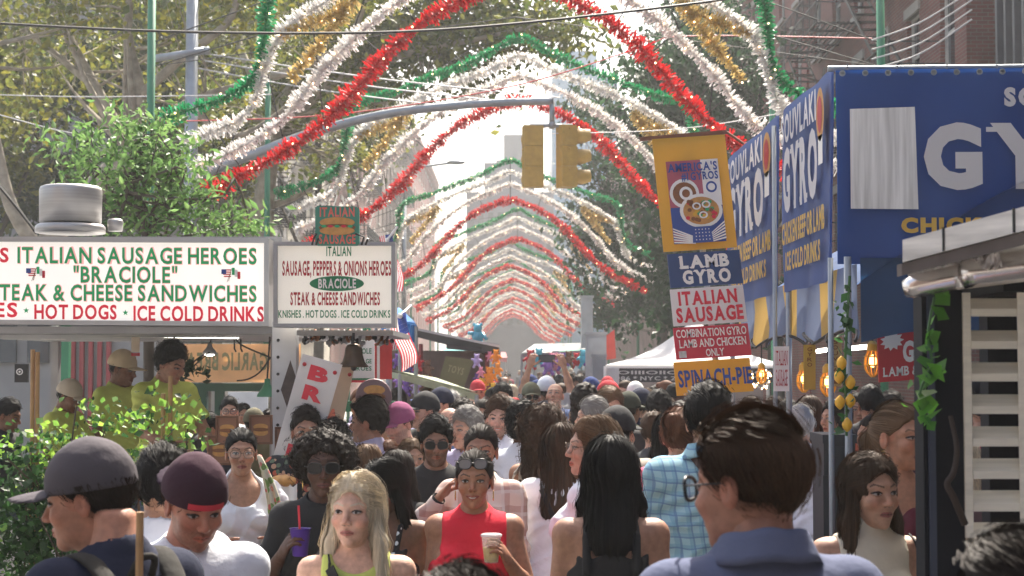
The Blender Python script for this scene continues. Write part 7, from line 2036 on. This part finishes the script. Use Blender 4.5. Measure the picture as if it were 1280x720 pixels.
I = pp("bald man behind the bearded man in sunglasses", 563, 509, 10.8, yaw=20, hyaw=30, k='m', skin=(.52, .30, .22), hair=('bald', 'brown'), top='tee', tmat=BL, lod=1, glasses='clear')
I = pp("man with combed grey hair in a pale lavender shirt looking left", 584, 509, 9.9, yaw=-35, hyaw=-48, k='m', skin=(.50, .29, .21), hair=('short', 'grey'), L=.55, top='shirt', tmat=LV, lod=1)
I = pp("woman with straight light brown hair facing camera left of the bearded sunglasses man", 515, 546, 9.4, yaw=10, hyaw=18, k='f', skin='light', hair=('long', 'lightbrown'), L=.25, tmat=BG, lod=1)
I = pp("woman with honey brown hair half hidden behind the dark wavy hair", 484, 548, 9.6, yaw=-10, hyaw=12, k='f', skin='light', hair=('long', 'auburn'), L=.22, tmat=WN, lod=1, seed=2)
I = pp("person with straight ash brown hair turned away above the blond woman", 459, 553, 8.2, yaw=175, k='f', skin='light', hair=('long', 'lightbrown'), L=.25, tmat=GY, lod=1, seed=5)
I = pp("woman with dark brown hair turned away right of the ash brown hair", 497, 560, 7.6, yaw=160, k='f', skin='tan', hair=('long', 'dark'), L=.22, tmat=BK, lod=1, seed=7)
I = pp("person looking up from between mauve cap and lavender shirt", 488, 520, 10.8, yaw=20, k='m', skin='tan', hair=('short', 'brown'), tmat=BK, lod=1)
I = pp("man with dark curly hair seen from behind in a white shirt, centre", 655, 497, 9.2, yaw=165, hyaw=150, k='m', skin='brown', hair=('mop', 'black'), top='long', tmat=W_, g=1.15, lod=0, seed=6)
I = pp("tall woman with straight blond-brown hair looking down, right of centre", 760, 480, 11.5, yaw=15, hyaw=20, pitch=16, k='f', skin='light', hair=('long', 'lightbrown'), L=.25, tmat=BG, lod=1, seed=3)
I = pp("man in a black cap turned away in a pale jacket with black backpack straps", 772, 504, 8.4, yaw=160, hyaw=150, k='m', skin='light', hair=('short', 'black'), top='long', tmat=BG, cap='cap', capmat=BK, g=1.1)
strap(I, [(.09, .03, 1.475), (.10, .12, 1.40), (.11, .17, 1.2)], .05, BK); strap(I, [(-.09, .03, 1.475), (-.10, .12, 1.40), (-.11, .17, 1.2)], .05, BK)
I = pp("man with short grey hair in profile beside the blond-brown woman", 742, 494, 10.5, yaw=-140, hyaw=-110, k='m', skin='light', hair=('short', 'grey'), tmat=W_, lod=1)
I = pp("boy with short brown hair turned away in a dark grey T-shirt", 818, 514, 10.0, yaw=165, hyaw=140, k='m', skin='light', hair=('short', 'brown'), tmat=cm((.06, .065, .07), "cloth_charcoal"), lod=1)
I = pp("person with short black hair turned away behind the boy", 824, 489, 11.5, yaw=170, k='m', skin='brown', hair=('short', 'black'), L=.55, tmat=BK, lod=1)
I = pp("woman with auburn hair turned away beside the plaid shirt", 850, 508, 7.4, yaw=165, hyaw=150, k='f', skin='light', hair=('bun', 'auburn'), tmat=PK, lod=0, L=.2)
I = pp("person with long black hair turned away behind the auburn hair", 838, 512, 8.8, yaw=175, k='f', skin='tan', hair=('long', 'black'), L=.3, tmat=W_, lod=1)
I = pp("person in a dark green cap in the smoke left of the sign column", 786, 487, 12.5, yaw=150, k='m', skin='tan', hair=('short', 'dark'), tmat=OL, cap='cap', capmat=cm((.05, .055, .04), "cap_green"), lod=1)
I = pp("person in a dark helmet-like cap right of the green cap", 802, 483, 13.0, yaw=140, k='m', skin='light', hair=('short', 'dark'), tmat=NV, cap='dome', capmat=NV, lod=1)
# phone raisers
I = pp("man in a white cap raising both arms to photograph with a phone", 683, 468, 16.2, yaw=178, hyaw=178, pitch=-8, k='m', skin='tan', hair=('short', 'dark'), tmat=GY, cap='cap', capmat=W_, arms=('phone', 'phone'), hands=('grip', 'grip'), lod=1)
pa_, pb_ = I['grip'][1][0], I['grip'][-1][0]; pc = (pa_ + pb_) / 2
q = MB(); q.box((pc.x - .085, pc.y - .004, pc.z - .035), (pc.x + .085, pc.y + .004, pc.z + .045)); q.box((pc.x - .078, pc.y - .0055, pc.z - .028), (pc.x + .078, pc.y - .0042, pc.z + .038), 1); q.ball((pc.x + .06, pc.y - .006, pc.z + .025), .009, 8, 1)
single("phone", q, [c_black, mat("phone_back", (.05, .06, .07), rough=.2)], "dark phone held up over the crowd by the man in the white cap", "phone")
I = pp("balding man squinting upwards right of the phone raiser", 693, 478, 15.5, yaw=-10, pitch=-18, k='m', skin='light', hair=('bald', 'dark'), tmat=BL, lod=1)
I = pp("man in an olive brimmed hat left of the phone raiser", 664, 476, 16.0, yaw=5, k='m', skin='tan', hair=('short', 'dark'), tmat=OL, cap='cap', capmat=cm((.14, .14, .09), "cap_olive"), glasses='sun', lod=1)
I = pp("man in dark sunglasses with black hair above the smiling bearded man", 628, 477, 13.6, yaw=-5, k='m', skin='tan', hair=('short', 'black'), tmat=BK, glasses='sun', lod=1)
I = pp("person with a pale cap and sunglasses far left of centre", 565, 488, 14.5, yaw=0, k='m', skin='light', hair=('short', 'white'), tmat=W_, glasses='sun', lod=1)
I = pp("woman in sunglasses with dark hair left of the smiling bearded man", 604, 498, 12.0, yaw=-15, k='f', skin='tan', hair=('bun', 'dark'), tmat=PK, glasses='sun', lod=1)
I = pp("person with curly dark hair bowed behind the grey haired man", 580, 496, 11.8, yaw=150, k='m', skin='tan', hair=('mop', 'dark'), tmat=BL, lod=1)
# ---- in the sausage stand
I = pp("young man with curly black hair and neon yellow T-shirt working in the stand", 208, 421, 10.5, floor=.40, yaw=40, hyaw=60, pitch=22, k='m', skin=(.36, .19, .13), hair=('mop', 'black'), tmat=HV, arms=('work', 'work'), seed=2)
I = pp("stand worker in a beige cap in profile behind the curly haired one", 150, 434, 11.4, floor=.40, yaw=60, hyaw=72, pitch=12, k='m', skin='brown', hair=('short', 'black'), tmat=HV, cap='cap', capmat=cm((.55, .44, .30), "cap_beige"), arms=('work', 'down'), lod=1)
I = pp("stand worker in a pale cap and yellow T-shirt bending at the left", 82, 470, 11.0, floor=.40, yaw=70, hyaw=70, pitch=20, k='m', skin='brown', hair=('short', 'black'), tmat=HV, cap='cap', capmat=cm((.52, .45, .36), "cap_pale"), arms=('work', 'down'), lod=1)
I = pp("person in a black cap and black jacket seen through the serving hatch", 243, 503, 13.2, yaw=-70, pitch=20, k='m', skin='light', hair=('short', 'black'), tmat=BK, cap='cap', capmat=BK, lod=1)
I = pp("person with dark hair bowed beside the black cap at the hatch", 268, 513, 12.6, yaw=-60, pitch=25, k='m', skin='light', hair=('short', 'black'), tmat=NV, lod=1)
I = pp("man in glasses and white shirt standing beyond the serving hatch", 287, 495, 14.5, yaw=10, k='m', skin=(.50, .30, .21), hair=('short', 'black'), tmat=W_, glasses='clear', lod=1)
I = pp("person in an olive cap beyond the serving hatch", 318, 508, 13.5, yaw=160, k='m', skin='tan', hair=('short', 'dark'), tmat=OL, cap='cap', capmat=cm((.13, .12, .08), "cap_olive2"), lod=1)
I = pp("woman with long dark hair far beyond the serving hatch", 304, 503, 16.5, yaw=20, k='f', skin='tan', hair=('long', 'dark'), L=.25, tmat=W_, lod=1)
I = pp("person in a rose shirt at the right edge of the serving hatch", 338, 510, 14.0, yaw=170, k='f', skin='tan', hair=('bun', 'dark'), tmat=PK, lod=1)
I = pp("person bending in dark clothes at the far left of the stand", 6, 496, 12.5, yaw=80, pitch=15, k='m', skin='brown', hair=('short', 'black'), tmat=BK, lod=1)
# ---- inside and beyond the gyro stand
for (x_, y_, d_, yw, hp, tm_, sk_, kk, lab) in ((1012, 493, 11.5, 150, ('long', 'brown'), GY, 'light', 'f', "woman with long brown hair in grey under the gyro tarp"), (1044, 497, 11.0, -60, ('long', 'dark'), cm((.45, .10, .05), "cloth_rust"), 'tan', 'f', "woman in a rust red top behind the lemons"),
        (1088, 480, 11.4, 170, ('short', 'black'), BK, 'tan', 'm', "man with short black hair turned away under the gyro tarp"), (1092, 517, 9.2, -70, ('bun', 'dark'), W_, 'tan', 'f', "woman with dark pinned-up hair in profile left of the ponytail"),
        (1115, 488, 12.5, 20, ('short', 'dark'), NV, 'light', 'm', "man in navy deep under the gyro tarp"), (1000, 505, 9.8, 175, ('short', 'white'), W_, 'light', 'm', "person in a white shirt and white hair beside the stand pole"), (1068, 490, 13.0, 10, ('short', 'dark'), OL, 'tan', 'm', "man in olive far behind the lemon garland"),
        (985, 498, 12.0, 160, ('bun', 'dark'), BK, 'light', 'f', "woman with pinned-up dark hair left of the stand pole"), (968, 495, 13.5, 0, ('short', 'brown'), BL, 'light', 'm', "man in blue beyond the plaid shirt"), (940, 494, 14.5, 30, ('long', 'brown'), PK, 'tan', 'f', "woman in rose beyond the foreground man's head"),
        (1232, 470, 8.0, 160, ('short', 'dark'), PK, 'light', 'm', "person in a rose shirt behind the shutter, uppermost"), (1262, 482, 8.6, -40, ('short', 'black'), BG, 'light', 'm', "person in beige behind the shutter at the right edge"), (1258, 522, 7.4, -70, ('bun', 'dark'), cm((.60, .08, .16), "cloth_magenta"), 'tan', 'f', "woman in magenta with pinned-up hair behind the shutter"), (1276, 556, 6.2, -150, ('long', 'auburn'), cm((.10, .07, .09), "cloth_plum"), 'light', 'f', "woman with long auburn hair behind the shutter, lowest"), (1246, 560, 6.8, -120, ('short', 'dark'), BK, 'tan', 'm', "man in black behind the lower shutter slats")):
    pp(lab, x_, y_, d_, yaw=yw, hair=hp, tmat=tm_, skin=sk_, k=kk, lod=1, L=.25)
# ------------------------------------------------------------------ the far crowd: copies of a dozen people, each with its own place, size and shirt
PROTO = []
defs = [('m', 'light', ('short', 'brown'), 'tee', None, None, "short brown hair"), ('m', 'tan', ('short', 'brown'), 'tee', None, 'sun', "short brown hair and sunglasses"), ('f', 'light', ('long', 'blond'), 'tee', None, None, "long blond hair"),
        ('f', 'tan', ('long', 'dark'), 'tank', None, None, "long dark hair"), ('m', 'dark', ('short', 'black'), 'tee', None, None, "cropped black hair"), ('m', 'light', ('bald', 'grey'), 'shirt', None, None, "a bald head"), ('f', 'brown', ('curly', 'dark'), 'tee', None, None, "curly dark hair"),
        ('m', 'light', ('short', 'dark'), 'tee', ('cap', (.015, .015, .018)), None, "a black cap"), ('m', 'tan', ('short', 'dark'), 'tee', ('cap', (.70, .69, .66)), None, "a white cap"), ('f', 'light', ('bun', 'auburn'), 'tank', None, 'sun', "pinned-up auburn hair and sunglasses"),
        ('m', 'light', ('short', 'grey'), 'shirt', None, 'clear', "grey hair and glasses"), ('m', 'light', ('short', 'dark'), 'tee', ('cap', (.03, .05, .16)), None, "a blue cap"), ('m', 'light', ('short', 'dark'), 'tee', ('cap', (.45, .04, .05)), None, "a red cap"), ('f', 'light', ('long', 'lightbrown'), 'tee', None, None, "light brown hair")]
SH = [("white", W_), ("black", BK), ("navy", NV), ("grey", GY), ("red", RD), ("beige", BG), ("blue", BL), ("rose", PK), ("olive", OL), ("lavender", LV)]
r = np.random.default_rng(77)
spots = []
def band(n, xa, xb, ya, yb, da, db, sp=9):
    k = 0; tries = 0
    while k < n and tries < 4000:
        tries += 1
        t_ = r.random(); d_ = da + (db - da) * t_
        x_ = r.uniform(xa, xb)
        y_ = 457 + (CZ - (1.72 + r.normal(0, .06))) * F / d_
        X_ = P(x_, y_, d_).x
        if not (-4.4 < X_ < 4.4): continue
        if any(math.hypot(X_ - a, d_ - b) < .55 for a, b, *_ in spots): continue
        if any(math.hypot(X_ - q['o'].location.x, d_ - q['o'].location.y) < .55 for q in PEOPLE): continue
        if 20 < d_ < 25 and X_ < -.35: continue
        if 23.5 < d_ < 29 and X_ > 1.2: continue
        if X_ > 1.2 and d_ < 11: continue
        if 645 < x_ < 722 and d_ < 16.6: continue
        spots.append((X_, d_, x_, y_)); k += 1
band(34, 450, 860, 0, 0, 10.5, 15)
band(38, 490, 860, 0, 0, 15, 22)
band(34, 520, 800, 0, 0, 22, 34)
band(34, 540, 770, 0, 0, 34, 55, 6)
band(26, 560, 740, 0, 0, 55, 90, 4)
spots.sort(key=lambda s: s[1])
made = {}
used = {}
info = []
for i, (X_, d_, x_, y_) in enumerate(spots):
    pi = int(r.integers(0, len(defs))); si = int(r.integers(0, len(SH)))
    away = r.random() < .32
    yaw_ = (180 if away else 0) + r.normal(0, 35)
    kk, sk, hp, tp, cp, gl, desc = defs[pi]
    s_name, s_mat = SH[si]
    info.append([pi, si, X_, d_, x_, y_, yaw_, away])
cnt = {}
for a in info: cnt.setdefault((a[0], a[1], a[3] < 22), []).append(a)
for a in info:
    pi, si, X_, d_, x_, y_, yaw_, away = a
    kk, sk, hp, tp, cp, gl, desc = defs[pi]
    fam = sorted(cnt[(pi, si, d_ < 22)], key=lambda z: z[4])
    where = "in mid crowd" if d_ < 22 else "far down the street"
    lab = "person with %s, %s top, %s" % (desc, SH[si][0], where)
    if len(fam) > 1:
        j = fam.index(a); lab += ", " + (["left of two", "right of two"][j] if len(fam) == 2 else "%s from left" % (["first", "second", "third", "fourth", "fifth", "sixth"][j]))
    h_ = P(x_, y_, d_).z
    if pi not in made:
        made[pi] = person(lab, x_, y_, d_, yaw=yaw_, k=kk, skin=sk, hair=hp, top=tp, tmat=SH[si][1], cap=cp[0] if cp else None, capmat=cm(cp[1], "far_cap_%d" % pi) if cp else None, glasses=gl, lod=2, L=.24, hairx=.03)['o']
        o = made[pi]
    else:
        o = copy_tree(made[pi]); tag(o, lab)
        s_ = h_ / 1.75; o.scale = (s_, s_, s_); o.location = (X_, d_, 0); o.rotation_euler = (0, 0, R(yaw_))
    for ch in o.children:
        if ch.name.split('.')[0] in ('shirt', 'tank_top'):
            ch.material_slots[0].link = 'OBJECT'; ch.material_slots[0].material = SH[si][1]
dup_l = {k_: v_ for k_, v_ in LABELS.items() if len(v_) > 1}
print("DUPLICATE LABELS", dup_l)
print("OBJECTS", len(bpy.data.objects), "people", len(PEOPLE), len(spots))
for l_ in LABELS:
    if not 4 <= len(l_.split()) <= 16: print("LABEL", len(l_.split()), l_)
